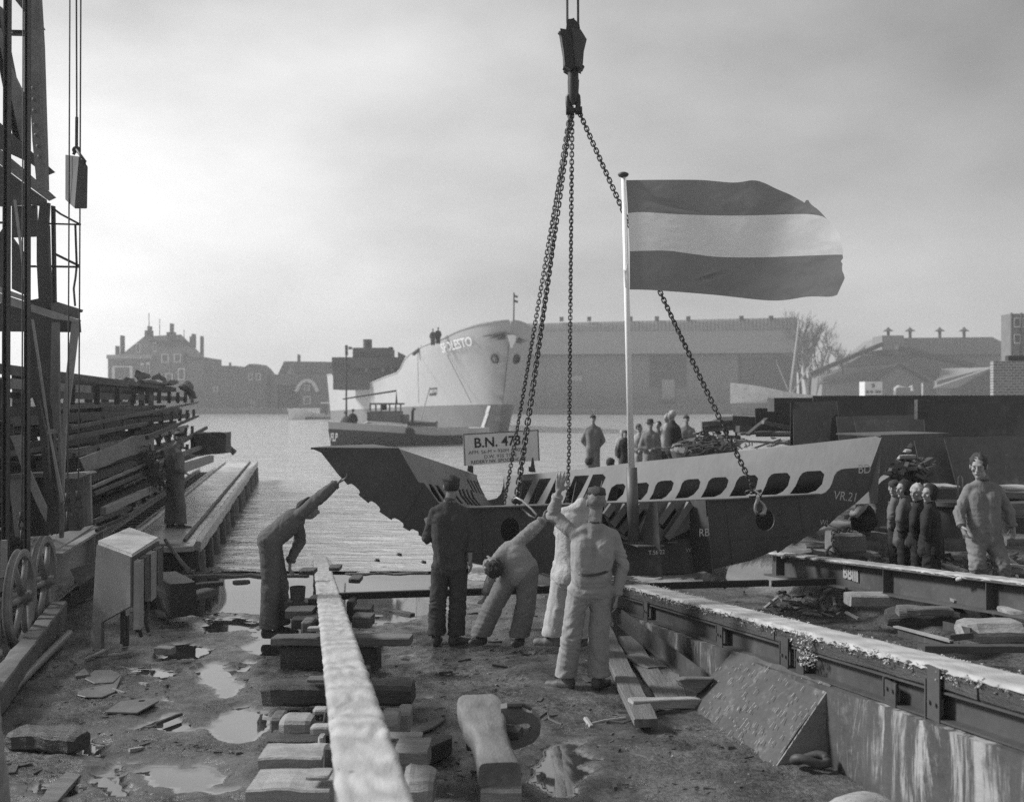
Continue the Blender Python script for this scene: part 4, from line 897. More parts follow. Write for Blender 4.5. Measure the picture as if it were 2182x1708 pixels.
# further supports towards the water
FB = [(606, 664, 1300, 1318, 10.6, WOODM, 'grey board on the blocks beside the bucket'), (620, 680, 1318, 1340, 10.4, WOODD, 'dark block below the grey board by the bucket'), (655, 690, 1275, 1300, 11.2, WOODD, 'dark block between the bucket and the left way'),
      (604, 655, 1283, 1300, 11.1, WOODD, 'dark flat timber under the round bucket'), (752, 789, 1296, 1312, 10.9, WOODD, 'dark block right of the left way, upper of two in the puddle'), (750, 790, 1314, 1338, 10.6, WOODM, 'greyer block right of the left way, lower of two in the puddle'),
      (738, 752, 1280, 1325, 11.2, WOODD, 'small dark upright block touching the right side of the way in the puddle'), (640, 662, 1325, 1378, 10.0, WOODM, 'grey diagonal board against the left way behind the bent worker'), (636, 668, 1215, 1224, 13.2, WOODD, 'small dark lump beside the way at the waterline'), (700, 722, 1208, 1216, 14, WOODD, 'small dark lump right of the way at the waterline'),
      (742, 766, 1232, 1242, 12.4, WOODD, 'tiny dark block standing in the bright puddle right of the way')]
for u0, u1, v0, v1, Y, m_, l in FB: QT(u0, u1, v0, v1, Y, .28, m_, l, seg=5)
bk = MB(); c = P(634, 1277, 11.2); bk.lathe(c, [(.075, 0), (.085, .14), (.078, .14), (.07, .02)], 18); bk.build('bucket', STEEL, smooth=True, auto=40, label='small dark round bucket standing left of the left way', cat='bucket')
# ---------------------------------------------------------------- foreground log, clamp, planks
lg = thing('timber_log', 'large worn squared log lying on a low block in the foreground', 'log', P(1045, 1650, 6.3))
rows = []; A0, A1 = P(1018, 1500, 7.35), P(1064, 1652, 5.95); X = (A1-A0); X.z = 0; Ln = X.length; X.normalize(); Yv = Vector((0, 0, 1)).cross(X)
for i in range(27):
    f = i/26; r = []; wd = (.125+.03*math.sin(f*5.5+.6)+.015*f)*(.93 if i in (0, 26) else 1); hh_ = .085*(.9 if i in (0, 26) else 1)
    for k in range(20):
        an = 2*math.pi*k/20; cx_, sz_ = math.cos(an), math.sin(an); ex = math.copysign(abs(cx_)**.42, cx_); ez = math.copysign(abs(sz_)**.42, sz_)
        p = A0+X*Ln*f+Yv*ex*wd+Vector((0, 0, ez*hh_+(A1.z-A0.z)*f+.0)); p += noise.noise_vector(p*5)*.012+noise.noise_vector(p*18)*.003; r.append(p)
    rows.append(r)
mb = MB(); mb.grid(rows, True); n = 20; mb.f.append(tuple(range(n))[::-1]); mb.f.append(tuple(n*26+i for i in range(n))); mb.m += [0, 0]
mb.build('log_body', mat('worn_log', .16, .7, .45, 3, .35, grain=(3, .8, 3), spots=.3), lg, smooth=True, auto=45)
T('timber_block', P(1066, 1712, 5.95)+Vector((-.11, .1, 0)), P(1066, 1712, 5.95)+Vector((.12, .1, 0)), .3, .2, BLOCK, 'pale low block carrying the near end of the big log', 'timber block', 5)
T('timber_block', P(1030, 1545, 7.0)+Vector((-.12, .1, -.07)), P(1030, 1545, 7.0)+Vector((.14, .1, -.07)), .25, .2, WOODD, 'dark block under the far end of the big log', 'timber block', 5)
cl = thing('iron_clamp', 'heavy worn iron clamp ring with a slot lying beside the big log', 'clamp', P(1105, 1580, 6.9))
def ringpts(off): return [P(u, v, 6.95+off) for u, v in q('I', -85, 985, -10, 975, 70, 980, 85, 1005, 150, 1018, 198, 1060, 216, 1115, 208, 1180, 165, 1240, 90, 1272, 20, 1295, -60, 1260, -90, 1180)]
slot = [P(u, v, 6.95) for u, v in q('I', -70, 1100, 40, 1108, 90, 1096, 125, 1098, 145, 1130, 130, 1160, 95, 1172, 20, 1170, -70, 1176)]
mb = MB(); mb.plate(ringpts(0), .11, [slot], (0, -1, 0)); mb.build('clamp_body', mat('worn_cast_iron', .17, .6, .3, 5, .4), cl, bevel=.014)
mb = MB(); mb.tube([P(1080, 1502, 6.88), P(1112, 1501, 6.88)], .022); mb.tube([P(1112, 1500, 6.88), P(1132, 1510, 6.88)], .012); mb.build('clamp_pin', STEEL, cl)
T('timber_block', P(1060, 1555, 6.8), P(1108, 1560, 6.75), .12, .07, WOODD, 'small dark chock between the big log and the iron clamp', 'chock', 4)
mb = MB(); a = [P(u, v, 7.4) for u, v in q('I', 205, 1060, 262, 1030, 272, 1042, 240, 1075, 380, 1125)]; mb.tube([G(*q('I', 205, 1075)[0], .05), G(*q('I', 262, 1035)[0], .07), G(*q('I', 285, 1085)[0], .04), G(*q('I', 375, 1126)[0], .02)], .014, 6); mb.build('bent_rod', STEEL, label='bent dark iron rod lying beside the iron clamp', cat='rod')
def GB(z, pts, hgt, name, m, label, cat, z0=0.03):
    """flat piece on the ground traced by its top outline"""
    o = [G(u, v, z0+hgt) for u, v in q(z, *pts)]; mb = MB(); mb.plate([p-Vector((0, 0, hgt/2)) for p in o], hgt, [], (0, 0, 1)); return mb.build(name, m, label=label, cat=cat, bevel=.004)
GB('G', (1405, 1200, 1540, 1125, 1662, 1140, 1655, 1165, 1480, 1240, 1410, 1215), .12, 'timber_chunk', WOODD, 'dark cut timber chunk on the mud right of the pale blocks', 'timber chunk')
GB('G', (1310, 1105, 1400, 1040, 1520, 1010, 1612, 995, 1500, 1070, 1380, 1120), .02, 'wood_sliver', WOODM, 'leaf shaped grey wood sliver on the mud beside the pale blocks', 'wood sliver')
# planks along the wall foot
T('plank', G(1278, 1330, .08), G(*q('I', 1010, 1112)[0], .10), .19, .06, WOODM, 'long thick weathered plank lying behind the saluting worker towards the ramp', 'plank', 14, .006, .008)
T('plank', P(*q('I', 893, 965)[0], 8.25), P(*q('I', 1408, 958)[0], 8.45), .1, .075, WOODL, 'short pale board lying across the end of the long thick plank', 'plank', 8, .004, .006)
T('plank', G(*q('I', 860, 470)[0], .05), G(*q('I', 1180, 940)[0], .03), .20, .03, WOODM, 'loose split board between the long plank and the wall', 'plank', 8, .01, .006)
T('plank', G(*q('I', 1160, 690)[0], .03), G(*q('I', 1245, 930)[0], .03), .18, .03, WOODM, 'loose grey board lying near the wedge block and the ramp', 'plank', 6, .008, .006)
T('plank', G(*q('I', 900, 600)[0], .07), G(*q('I', 1090, 700)[0], .05), .22, .03, WOODM, 'short broad board lying flat close to the wall foot', 'plank', 6, .01, .006)
mb = MB(); a, b = SP(3.40, 10.9, .16), SP(3.36, 8.35, .12); mb.bar(a, b, .012, .17); mb.bar(a+Vector((0, 0, -.08)), b+Vector((0, 0, -.08)), .09, .012); mb.build('angle_iron', STEEL, label='dark angle iron strip leaning along the foot of the wall', cat='angle iron')
mb = MB(); w0 = [P(u, v, 8.55) for u, v in q('I', 1235, 780, 1300, 765, 1512, 768, 1400, 880, 1270, 835)]; mb.plate(w0, .2, [], (0, -1, .2)); mb.build('wooden_wedge', WOODM, label='large grey wedge block against the wall above the ramp edge', cat='wedge', bevel=.01)
mb = MB(); mb.tube([G(*q('I', 560, 1130)[0], .03), G(*q('I', 700, 1095)[0], .04), G(*q('I', 860, 1075)[0], .05)], .012, 6); mb.tube([G(*q('I', 555, 1080)[0], .04), G(*q('I', 600, 1145)[0], .03)], .02, 6); mb.build('iron_bar', CRANELT, label='thin pale iron bar with a cross end beside the long plank', cat='iron bar')
T('stick', G(*q('I', 1070, 1045)[0], .04), G(*q('I', 1260, 1020)[0], .05), .03, .03, WOODD, 'thin dark stick poking out right of the long plank end', 'stick', 5, .004, .005)
# ---------------------------------------------------------------- left foreground litter
T('timber_beam', G(-40, 1520, .16), SP(-2.62, 12.4, .18), .17, .22, mat('mud_stained_timber', .14, .75, .35, 4, .5), 'long squared timber edging the crane track on the far left', 'timber beam', 24, .006, .012)
a, b = SP(-2.38, 6.2, .09), SP(-2.36, 11.6, .09)
mb = MB(); mb.tube([a, b], .038, 12); mb.tube([SP(-2.37, 9.4, .09), SP(-2.37, 9.5, .09)], .046, 12); mb.build('steel_pipe', mat('pale_pipe', .27, .5, .2, 4, .2), smooth=True, label='long pale pipe lying along the timber edging of the crane track', cat='pipe')
T('timber_log', G(*q('D', 120, 1150)[0], .09), G(*q('D', 700, 1210)[0], .09), .20, .15, WOODD, 'dark wet timber baulk lying by the lower end of the pale pipe', 'timber', 10, .014, .03)
GB('D', (660, 770, 740, 740, 960, 700, 1030, 625, 1030, 640, 975, 770, 870, 815, 720, 815, 655, 800), .012, 'steel_offcut', mat('offcut_steel', .16, .5, .25, 3, .2), 'curved steel plate offcut with rounded edge lying in the mud', 'steel offcut')
GB('D', (715, 660, 800, 590, 940, 585, 1030, 625, 960, 690, 800, 700), .012, 'steel_offcut', mat('offcut_steel', .16), 'larger curved steel offcut behind the rounded one', 'steel offcut')
o = [G(u, v, .05) for u, v in q('D', 885, 950, 1020, 860, 1200, 835, 1320, 835, 1345, 855, 1160, 955)]; hh_ = [G(u, v, .05) for u, v in q('D', 1168, 860, 1185, 850, 1225, 849, 1235, 855, 1218, 862, 1185, 864)]
MB().plate(o, .012, [hh_], (0, 0, 1)).build('steel_offcut', mat('offcut_steel', .16), label='pointed steel plate offcut with a round hole', cat='steel offcut')
T('stick', G(*q('D', 1312, 1048)[0], .04), G(*q('D', 1540, 962)[0], .04), .03, .025, WOODD, 'dark tapering stick lying on the wet mud', 'stick', 5, .003, .004)
GB('D', (330, 1708, 420, 1560, 560, 1450, 690, 1470, 600, 1570, 490, 1700), .03, 'board', WOODM, 'grey board lying in the mud at the lower left', 'board')
GB('D', (640, 620, 720, 570, 740, 600, 760, 625, 640, 640), .03, 'wood_scrap', WOODM, 'small split wood scrap beside the pale pipe', 'wood scrap')
T('stick', G(*q('D', 700, 500)[0], .05), G(*q('D', 960, 405)[0], .07), .035, .035, WOODL, 'pale broken stick near the foot of the grey cabinet', 'stick', 6, .012, .01)
T('stick', G(*q('D', 905, 468)[0], .05), G(*q('D', 1132, 425)[0], .05), .035, .03, WOODL, 'second pale stick nearer the puddle by the cabinet foot', 'stick', 6, .01, .01)
T('brick', G(*q('D', 1325, 420)[0], .05), G(*q('D', 1465, 428)[0], .05), .11, .07, BLOCK, 'small pale brick lying in the mud right of the cabinet', 'brick', 3, .003, .006)
T('floating_lath', G(*q('G', 1080, 85)[0], .02), G(*q('G', 1325, 130)[0], .02), .08, .05, WOODD, 'dark short lath lying in the bright puddle between the workers', 'lath', 5, .003, .004)
T('plank', G(*q('F', -190, 1345)[0], .0), G(*q('F', -60, 1330)[0], .0), .1, .06, WOODM, 'pale plank at the edge of the puddle near the pier', 'plank', 5)
PL = [('C', 1250, 1560, 1400, 1640, .35, .2, WOODM, 'grey tilted box block beside the cabinet'), ('C', 1400, 1600, 1560, 1700, .3, .4, WOODD, 'dark wet wooden block standing in the puddle behind the cabinet'), ('C', 1560, 1590, 1890, 1560, .14, .06, WOODD, 'dark plank afloat near the pier end'), ('C', 1640, 1680, 1800, 1630, .16, .10, WOODM, 'grey squared timber end in the puddle near the pier')]
for z, x0, y0, x1, y1, w_, h_, m_, l in PL: T('timber_block', G(*q(z, x0, y0)[0], h_/2), G(*q(z, x1, y1)[0], h_/2), w_, h_, m_, l, 'timber block', 5, .006, .012)
mb = MB()
for i in range(3600):                       # chips, clods and splinters trodden into the mud
    v = rnd.uniform(1200, 1705); u = rnd.uniform(-20, 2190); p = G(u, v, 0)
    a, t = toSP(p)
    if a > 3.4 and a < 4.2 or wetness(p.x, p.y) > .38: continue
    z = gbase(p.x, p.y)+.03; s = rnd.uniform(.003, .011)*(1+(rnd.random() < .06)*2.2); c = Vector((p.x, p.y, z)); an = rnd.random()*3.14
    d = Vector((math.cos(an), math.sin(an), rnd.uniform(-.2, .2)))*s*rnd.uniform(1, 3.2)
    mb.mt(rnd.choice((0, 0, 1, 2, 2)) if rnd.random() < .93 else 3); mb.bar(c-d, c+d, s*rnd.uniform(.6, 1.4), s*.8)
mb.build('wood_chips', [WOODD, WOODM, STEEL2, WOODL], label='wood chips and clods trodden into the mud', kind='stuff')
# ---------------------------------------------------------------- right yard: blocks, channels, steps
def SB(z, x0, y0, x1, y1, Y, dep, m, label, cat='timber block', name='timber_block', amp=.005, ch=.014, dy=0., seg=8):
    (u0, v0), (u1, v1) = q(z, x0, y0, x1, y1); return QT(u0, u1, v0, v1, Y, dep, m, label, cat, name, 0, seg, amp, ch, dy)
SB('S', 290, 635, 1090, 770, 11.6, .28, BLOCK, 'long pale squared block with white paint dabs under the steel beam way', ch=.02)
SB('S', 730, 830, 1620, 985, 10.4, .3, WOODD, 'heavy dark split timber behind the steel channel frame', amp=.02, ch=.04)
SB('S', 830, 770, 1420, 860, 10.25, .16, WOODM, 'weathered grooved timber lying on the heavy dark split one', amp=.015)
SB('S', 1605, 960, 2300, 1170, 9.2, .4, BLOCK, 'big rounded pale block at the right edge with white dabs', ch=.07, amp=.01)
SB('S', 2045, 815, 2300, 870, 9.6, .3, BLOCK, 'flat pale block above the big rounded one at the right edge', ch=.02)
SB('S', 1420, 680, 1700, 715, 10.6, .3, BLOCK, 'small pale block wedged right under the steel beam way', ch=.01)
SB('S', 1080, 1190, 2300, 1265, 8.6, .10, STEEL2, 'long dark steel bar with white marks in front of the big rounded block', 'steel bar', 'steel_bar', amp=.002, ch=.004, dy=.3)
cf = thing('channel_frame', 'rusty steel channel frame lying open in front of the dark timbers', 'steel frame', P(2000, 1350, 9.4))
def sq(x, y, Y): return P(*q('S', x, y)[0], Y)
MB().plate([sq(745, 975, 10.1), sq(800, 972, 10.1), sq(1410, 1125, 8.9), sq(1365, 1140, 8.85)], .015).build('flange', CRANELT, cf)
MB().plate([sq(805, 985, 10.05), sq(1400, 1140, 8.9), sq(1400, 1215, 8.9), sq(805, 1085, 10.05)], .015).build('web', STEEL2, cf)
MB().plate([sq(1365, 1068, 8.9), sq(1620, 1040, 9.1), sq(1620, 1105, 9.1), sq(1365, 1140, 8.9)], .015).build('end_plate', STEEL, cf)
MB().plate([sq(1300, 915, 9.9), sq(1600, 990, 9.2), sq(1600, 1060, 9.2), sq(1300, 1010, 9.9)], .015).build('side_plate', STEEL, cf)
# concrete step block heap
st = thing('step_blocks', 'stepped grey rubble bank of slabs behind the steel beam way', 'slab steps', P(1760, 1160, 15))
for i, (x0, y0, x1, y1, Y) in enumerate(((130, 1020, 900, 1100, 14.6), (280, 950, 900, 1040, 15.0), (420, 870, 960, 960, 15.4), (540, 800, 980, 880, 15.8))):
    (u0, v0), (u1, v1) = q('K', x0, y0, x1, y1); a, b = P(u0, v0+12, Y), P(u1, v0+12, Y+.2)
    MB().timber(a+Vector((0, .2, -.15)), b+Vector((0, .2, -.15)), .7, .3, 14, .03, .04).build('slab', mat('grey_slab', .16, .85, .3, 3, .6), st)
SB('K', 570, 930, 840, 1100, 14.2, .5, mat('grey_slab', .16), 'big squared concrete block with a chain hanging down its left side', 'concrete block', 'concrete_block', amp=.01, ch=.03)
(u0, v0), (u1, v1) = q('K', 555, 905, 550, 1100); chain([P(u0+40, v0-2, 14.15), P(u0, v0, 14.05), P(u1, v1-20, 14.0)], 'hanging_chain', 'short chain with a ring hanging over the concrete block', .045, .008, .02, grp=None)
mb = MB(); mb.tube(ringpath(P(*q('K', 552, 1085)[0], 14.0), X_, Z_, .075, .085), .018, 8); mb.build('iron_ring', STEEL, smooth=True, label='iron ring at the end of the chain on the concrete block', cat='ring')
bd = thing('bollard', 'dark iron bollard pedestal with a hoop behind the hooded boy', 'bollard', P(2020, 1165, 14.6))
c = P(2022, 1168, 14.6); mb = MB(); mb.lathe(c, [(.30, 0), (.28, .08), (.17, .16), (.15, .5), (.17, .56), (.25, .60), (.25, .66), (.1, .66)], 20); mb.build('post_body', STEEL, bd, smooth=True, auto=40)
mb = MB(); mb.tube([c+Vector((-.18, 0, .66)), c+Vector((-.18, 0, .86)), c+Vector((-.1, 0, .86)), c+Vector((.05, 0, .84))], .012, 6); mb.tube([c+Vector((.12, 0, .64)), c+Vector((.12, 0, .98)), c+Vector((.15, 0, 1.03)), c+Vector((.18, 0, .98)), c+Vector((.18, 0, .64))], .012, 6); mb.build('hoop', CRANELT, bd, smooth=True)
for i, (x0, y0, x1, y1, Y, m_, l) in enumerate(((1430, 520, 1640, 545, 15.5, WOODL, 'pale narrow board behind the boys and the walking man'), (2020, 532, 2300, 560, 14.5, WOODL, 'upper pale plank of the stack behind the walking man'), (2030, 570, 2300, 630, 14.3, WOODM, 'second grey plank of the stack behind the walking man'),
        (2060, 660, 2300, 780, 14.1, WOODM, 'thick grey baulk low in the stack behind the walking man'), (2040, 960, 2300, 1030, 13.6, WOODM, 'long grey baulk lowest behind the walking man'), (2070, 790, 2300, 950, 14.6, WOODD, 'black baulk in the stack behind the walking man'))):
    SB('K', x0, y0, x1, y1, Y, .5, m_, l, 'plank', 'plank', seg=6)
T('plank', P(*q('K', 1480, 1190)[0], 12.8), P(*q('K', 1690, 1255)[0], 12.5), .1, .06, BLOCK, 'pale broken pipe piece lying behind the steel beam way by the last boy', 'pipe piece', 6, .01, .02)
T('stick', P(*q('K', 2070, 1185)[0], 12), P(*q('K', 2200, 1205)[0], 12), .03, .02, WOODL, 'thin pale lath on the ground behind the walking man', 'lath', 4, .002, .003)
mb = MB()
for i in range(240):
    u = rnd.uniform(1640, 2190); v = rnd.uniform(1150, 1225); Y = rnd.uniform(12.6, 15); c = P(u, v, Y); z = gbase(c.x, c.y)+.04
    s = rnd.uniform(.02, .06); an = rnd.random()*3.14; d = Vector((math.cos(an), math.sin(an), rnd.uniform(-.2, .5)))*s*rnd.uniform(1, 3); c.z = z+rnd.random()*.05; mb.mt(rnd.choice((0, 1, 2))); mb.bar(c-d, c+d, s*.8, s*.5)
mb.build('rubble', [WOODD, BLOCK, STEEL2], label='broken rubble strewn behind the steel beam way', kind='stuff')
# ================================================================ crane on the left
cr = thing('quay_crane', 'riveted steel lattice crane tower on a wheeled chassis at the left edge', 'crane', P(60, 1250, 12))
def CP(u, v, Y): return P(u, v, Y)
def strip(pts, Y, th, name, m, par=None):
    """flat steel member traced by its outline; pts (u, v[, dY])"""
    o = [P(p[0], p[1], Y+(p[2] if len(p) > 2 else 0)) for p in pts]; return MB().plate(o, th).build(name, m, par or cr)
def member(u0, v0, u1, v1, wpx, Y0, Y1, name, m, d=.12, par=None):
    a, b = P(u0, v0, Y0), P(u1, v1, Y1); w_ = wpx/F*(Y0+Y1)/2; mb = MB()
    X = (b-a).normalized(); side = X.cross(Vector((0, 1, 0)))
    if side.length < .1: side = Vector((0, 0, 1))
    mb.box((a+b)/2, ((b-a).length, w_, .012), X, side.normalized()); n = X.cross(side.normalized())
    for k in (-1, 1): mb.box((a+b)/2+side.normalized()*k*(w_/2-.006)+n*d/2, ((b-a).length, .012, d), X, side.normalized())
    return mb.build(name, m, par or cr)
def rivets(par, pts, Y, r=.02):
    mb = MB()
    for u, v in pts: mb.ball(P(u, v, Y), r, 6, 4)
    mb.build('rivets', CRANEST, par, smooth=True)
# corner posts
leg = strip([(58, -40), (80, -40), (86, 90), (93, 300), (98, 400), (80, 404), (70, 300), (60, 90)], 12.0, .03, 'corner_post', CRANEST)
strip([(80, -40), (84, -40), (92, 100), (99, 330), (101, 405), (97, 402), (92, 300), (85, 90)], 11.95, .10, 'corner_post', CRANEST)
rivets(leg, [(70, 188), (71, 212), (72, 236), (73, 266), (76, 288), (80, 312), (83, 334)]+[(88, 212), (89, 236), (91, 266), (93, 312)], 11.96)
strip([(68, 435), (106, 433), (104, 470), (104, 530), (112, 640), (108, 656), (85, 660), (80, 560), (80, 500), (86, 440)], 12.0, .05, 'corner_post', STEEL)
strip([(68, 640), (88, 636), (98, 520), (104, 480), (106, 560), (112, 660), (112, 820), (126, 1130), (98, 1132), (92, 900), (66, 830), (66, 690)], 12.1, .08, 'corner_post', STEEL)
strip([(0, 60), (16, 130), (58, 215), (58, 300), (47, 302), (0, 85)], 12.6, .08, 'diagonal_brace', CRANEST)
member(-6, 20, 52, 310, 24, 12.8, 12.8, 'diagonal_brace', STEEL)
strip([(28, -5), (56, -5), (96, 64), (83, 65)], 12.2, .03, 'diagonal_brace', STEEL)
member(26, 72, 60, 73, 10, 12.4, 12.4, 'cross_strut', STEEL, .05)
strip([(0, 262), (28, 288), (70, 326), (98, 350), (117, 367), (100, 374), (66, 349), (0, 318)], 12.3, .03, 'side_girder', STEEL)
strip([(0, 318), (60, 368), (66, 374), (119, 421), (104, 428), (60, 395), (0, 350)], 12.25, .03, 'side_girder', CRANEST)
strip([(0, 352), (60, 398), (98, 425), (100, 438), (60, 436), (0, 440)], 12.7, .05, 'cross_girder', STEEL)
strip([(27, 440), (78, 438), (80, 504), (27, 506)], 12.9, .05, 'gusset_plate', STEEL)
strip([(-5, 505), (20, 470), (20, 620), (-5, 612)], 12.9, .05, 'gusset_plate', STEEL)
strip([(27, 506), (52, 540), (57, 630), (27, 616)], 12.9, .05, 'gusset_plate', STEEL)
strip([(29, 426), (34, 426), (58, 610), (53, 612)], 12.0, .02, 'lattice_bar', CRANELT)
strip([(-2, 500), (15, 478), (15, 492), (-2, 514)], 12.4, .03, 'lattice_bar', STEEL)
strip([(52, 534), (60, 538), (60, 640), (52, 640)], 12.6, .03, 'lattice_bar', STEEL)
member(66, 568, 78, 568, 4, 12.3, 12.3, 'cross_strut', STEEL, .03); member(-4, 475, 12, 475, 4, 12.3, 12.3, 'cross_strut', STEEL, .03)
# working platform
pf_ = thing('x', None, None, (0, 0, 0)) if False else None
plat = strip([(-5, 610), (60, 633), (60, 643), (-5, 622)], 11.7, .03, 'platform_girder', CRANELT)
strip([(-5, 623), (60, 645), (60, 662), (-5, 643)], 11.75, .03, 'platform_girder', CRANELT)
strip([(66, 648), (120, 666), (172, 682), (170, 686), (118, 680), (66, 664)], 11.7, .03, 'platform_girder', CRANELT)
strip([(110, 646), (122, 643), (176, 660), (174, 665), (168, 666), (168, 680), (112, 664)], 11.9, .04, 'platform_girder', CRANEST)
strip([(66, 650), (170, 683), (172, 708), (-5, 706), (-5, 645)], 12.5, .04, 'platform_girder', STEEL)
strip([(122, 643), (176, 660), (150, 655), (118, 644)], 12.2, .04, 'platform_deck', STEEL)
# platform cage
for (u0, v0, u1, v1, w_) in ((114, 440, 117, 645, 8), (161, 478, 164, 568, 3), (104, 477, 172, 479, 3), (110, 568, 168, 569, 4), (117, 447, 129, 456, 4), (129, 456, 172, 479, 4), (119, 542, 168, 566, 5), (110, 441, 115, 441, 4)):
    member(u0, v0, u1, v1, w_, 11.8, 11.8, 'cage_rail', STEEL, .02)
mb = MB(); mb.tube([P(163, 570, 11.8), P(161, 590, 11.8), P(157, 615, 11.8), P(159, 640, 11.8), P(160, 652, 11.8)], .012, 6); mb.build('cage_rail', STEEL, cr)
# lower braces
strip([(67, 680), (71, 680), (97, 852), (103, 900), (136, 1066), (130, 1068), (94, 860)], 11.6, .03, 'diagonal_brace', CRANELT)
strip([(112, 688), (126, 686), (127, 852), (137, 1110), (134, 1145), (128, 1145), (126, 930), (108, 852)], 11.7, .05, 'corner_post', CRANEST)
strip([(154, 682), (170, 682), (150, 852), (142, 905), (136, 1060), (131, 1050), (134, 900), (136, 850)], 11.9, .03, 'diagonal_brace', CRANELT)
strip([(80, 735), (90, 700), (92, 710), (82, 745)], 12.3, .03, 'lattice_bar', STEEL)
strip([(103, 914), (140, 912), (140, 922), (103, 924)], 11.8, .04, 'gusset_plate', CRANELT)
strip([(22, 928), (48, 925), (60, 990), (100, 1080), (98, 1110), (80, 1075), (48, 1000), (28, 940)], 11.7, .03, 'diagonal_brace', CRANELT)
strip([(84, 852), (102, 930), (106, 1000), (122, 1130), (110, 1140), (100, 1060), (88, 940), (80, 860)], 11.9, .05, 'diagonal_brace', STEEL)
strip([(0, 945), (90, 938), (92, 950), (0, 962)], 12.8, .05, 'cross_girder', STEEL)
# machine box at the foot
strip([(20, 1012), (60, 1008), (60, 1145), (34, 1142)], 12.2, .05, 'side_panel', CRANELT)
strip([(60, 1012), (98, 1018), (104, 1030), (104, 1140), (60, 1142)], 12.4, .05, 'side_panel', STEEL)
strip([(140, 1016), (178, 1014), (180, 1120), (170, 1130), (140, 1130)], 12.2, .05, 'side_panel', CRANEST)
strip([(178, 1014), (193, 1006), (196, 1115), (180, 1122)], 12.3, .05, 'side_panel', CRANELT)
strip([(136, 1008), (192, 1004), (196, 1008), (178, 1017), (136, 1018)], 12.2, .3, 'top_plate', CRANELT)
strip([(20, 1010), (100, 1005), (108, 1014), (22, 1018)], 12.3, .3, 'top_plate', CRANEST)
# chassis: two I girders along the track
ch_ = MB()
z1 = .98
a, b = P(112, 1181, 11.9), P(209, 1123, 13.6)
d = (b-a).normalized()
for (o, w_, h_) in ((0, .22, .03), (-.18, .02, .34), (-.36, .22, .03)): ch_.bar(a+Vector((0, 0, o)), b+Vector((0, 0, o)), w_, h_)
for f in (.72, .93): c = a.lerp(b, f); ch_.bar(c+Vector((.06, -.02, -.02)), c+Vector((.06, -.02, -.34)), .10, .012, d)
ch_.build('chassis_girder', CRANELT, cr)
mb = MB(); mb.plate([P(60, 1142, 12.6), P(120, 1139, 12.6), P(205, 1117, 13.6), P(110, 1180, 11.9), P(60, 1180, 11.9)], .02); mb.build('chassis_deck', CRANELT, cr)
strip([(150, 1212), (204, 1195), (204, 1225), (168, 1248)], 12.0, .03, 'skid_plate', CRANEST)
strip([(-5, 1215), (25, 1213), (25, 1225), (-5, 1232)], 10.4, .03, 'hanger_plate', CRANELT); strip([(3, 1150), (14, 1150), (14, 1222), (2, 1222)], 10.5, .04, 'hanger_plate', CRANELT); strip([(-5, 1235), (20, 1228), (20, 1255), (-5, 1262)], 10.4, .03, 'hanger_plate', CRANEST)
mb = MB(); mb.plate([P(92, 1230, 12.4), P(200, 1180, 13.8), P(205, 1260, 13.8), P(92, 1330, 12.4)], .05); mb.build('inner_girder', BLACKST, cr)
# wheels
def wheel(c, R_, label):
    mb = MB(); ax = AD; n = 40
    prof = [(R_*.86, .035), (R_*.97, .042), (R_, .036), (R_*1.0, .026), (R_*.94, .018), (R_*.94, -.018), (R_*1.0, -.026), (R_, -.036), (R_*.97, -.042), (R_*.86, -.035), (R_*.84, -.02), (R_*.84, .02)]
    Z = ax; A = Z.orthogonal().normalized(); B = Z.cross(A)
    rows = [[c+Z*h+(A*math.cos(2*math.pi*j/n)+B*math.sin(2*math.pi*j/n))*r for j in range(n)] for r, h in prof+[prof[0]]]
    mb.grid(rows, True)
    r_ = mb.build('wheel', mat('worn_wheel_iron', .24, .55, .35, 5, .3, spots=.5), cr, smooth=True, auto=35, label=label)
    mb = MB()
    for i in range(6):
        an = math.pi*i/3+.25; d = A*math.cos(an)+B*math.sin(an); mb.tube([c+d*.04+Z*.02, c+d*R_*.87], [.034, .026], 8)
    mb.build('spokes', mat('worn_wheel_iron', .2), r_, smooth=True)
    mb = MB(); mb.tube([c-Z*.07, c+Z*.08], .065, 14); mb.tube([c-Z*.09, c+Z*.12], .03, 10); mb.build('hub', CRANEST, r_, smooth=True, auto=40)
wheel(P(42, 1275, 10.3), .485, 'nearer spoked crane wheel'); wheel(P(92, 1240, 11.35), .50, 'farther spoked crane wheel')
# upright guides and ropes
for u0, u1, w_, Y in ((19, 14, 12, 11.2), (61.5, 60, 9, 11.25)): member(u0, -60, u1, 1180, w_, Y, Y, 'guide_rail', STEEL, .06)
ROPES = [(149, 144, 1070, 11.4, 'rope left of the hanging counterweight'), (172.5, 167, 1065, 11.4, 'rope right of the hanging counterweight'), (49.5, 46.5, 1110, 11.6, 'rope between the two upright crane guides'), (11, 9, 1160, 11.3, 'rope at the very left edge beside the crane wheel')]
for u0, u1, v1, Y, l in ROPES:
    rt = thing('wire_rope', 'steel wire '+l, 'rope', P(u1, v1, Y), 'crane ropes')
    MB().tube([P(u0, -80, Y), P((u0+u1)/2, 560, Y), P(u1, v1, Y)], .008, 6).build('strand', ROPE, rt)
    mb = MB(); mb.tube([P(u1, v1, Y), P(u1, v1-20, Y)], .03, 8); mb.tube(ringpath(P(u1, v1+8, Y), X_, Z_, .035, .05), .012, 6); mb.tube([P(u1, v1+12, Y), P(u1, v1+60, Y)], .016, 6); mb.build('turnbuckle', STEEL, rt, smooth=True)
cw = thing('counterweight', 'dark iron counterweight box hanging on ropes beside the crane', 'counterweight', P(163, 444, 11.4))
def cp(x, y, Y=11.4): return P(x*.25, y*.25, Y)
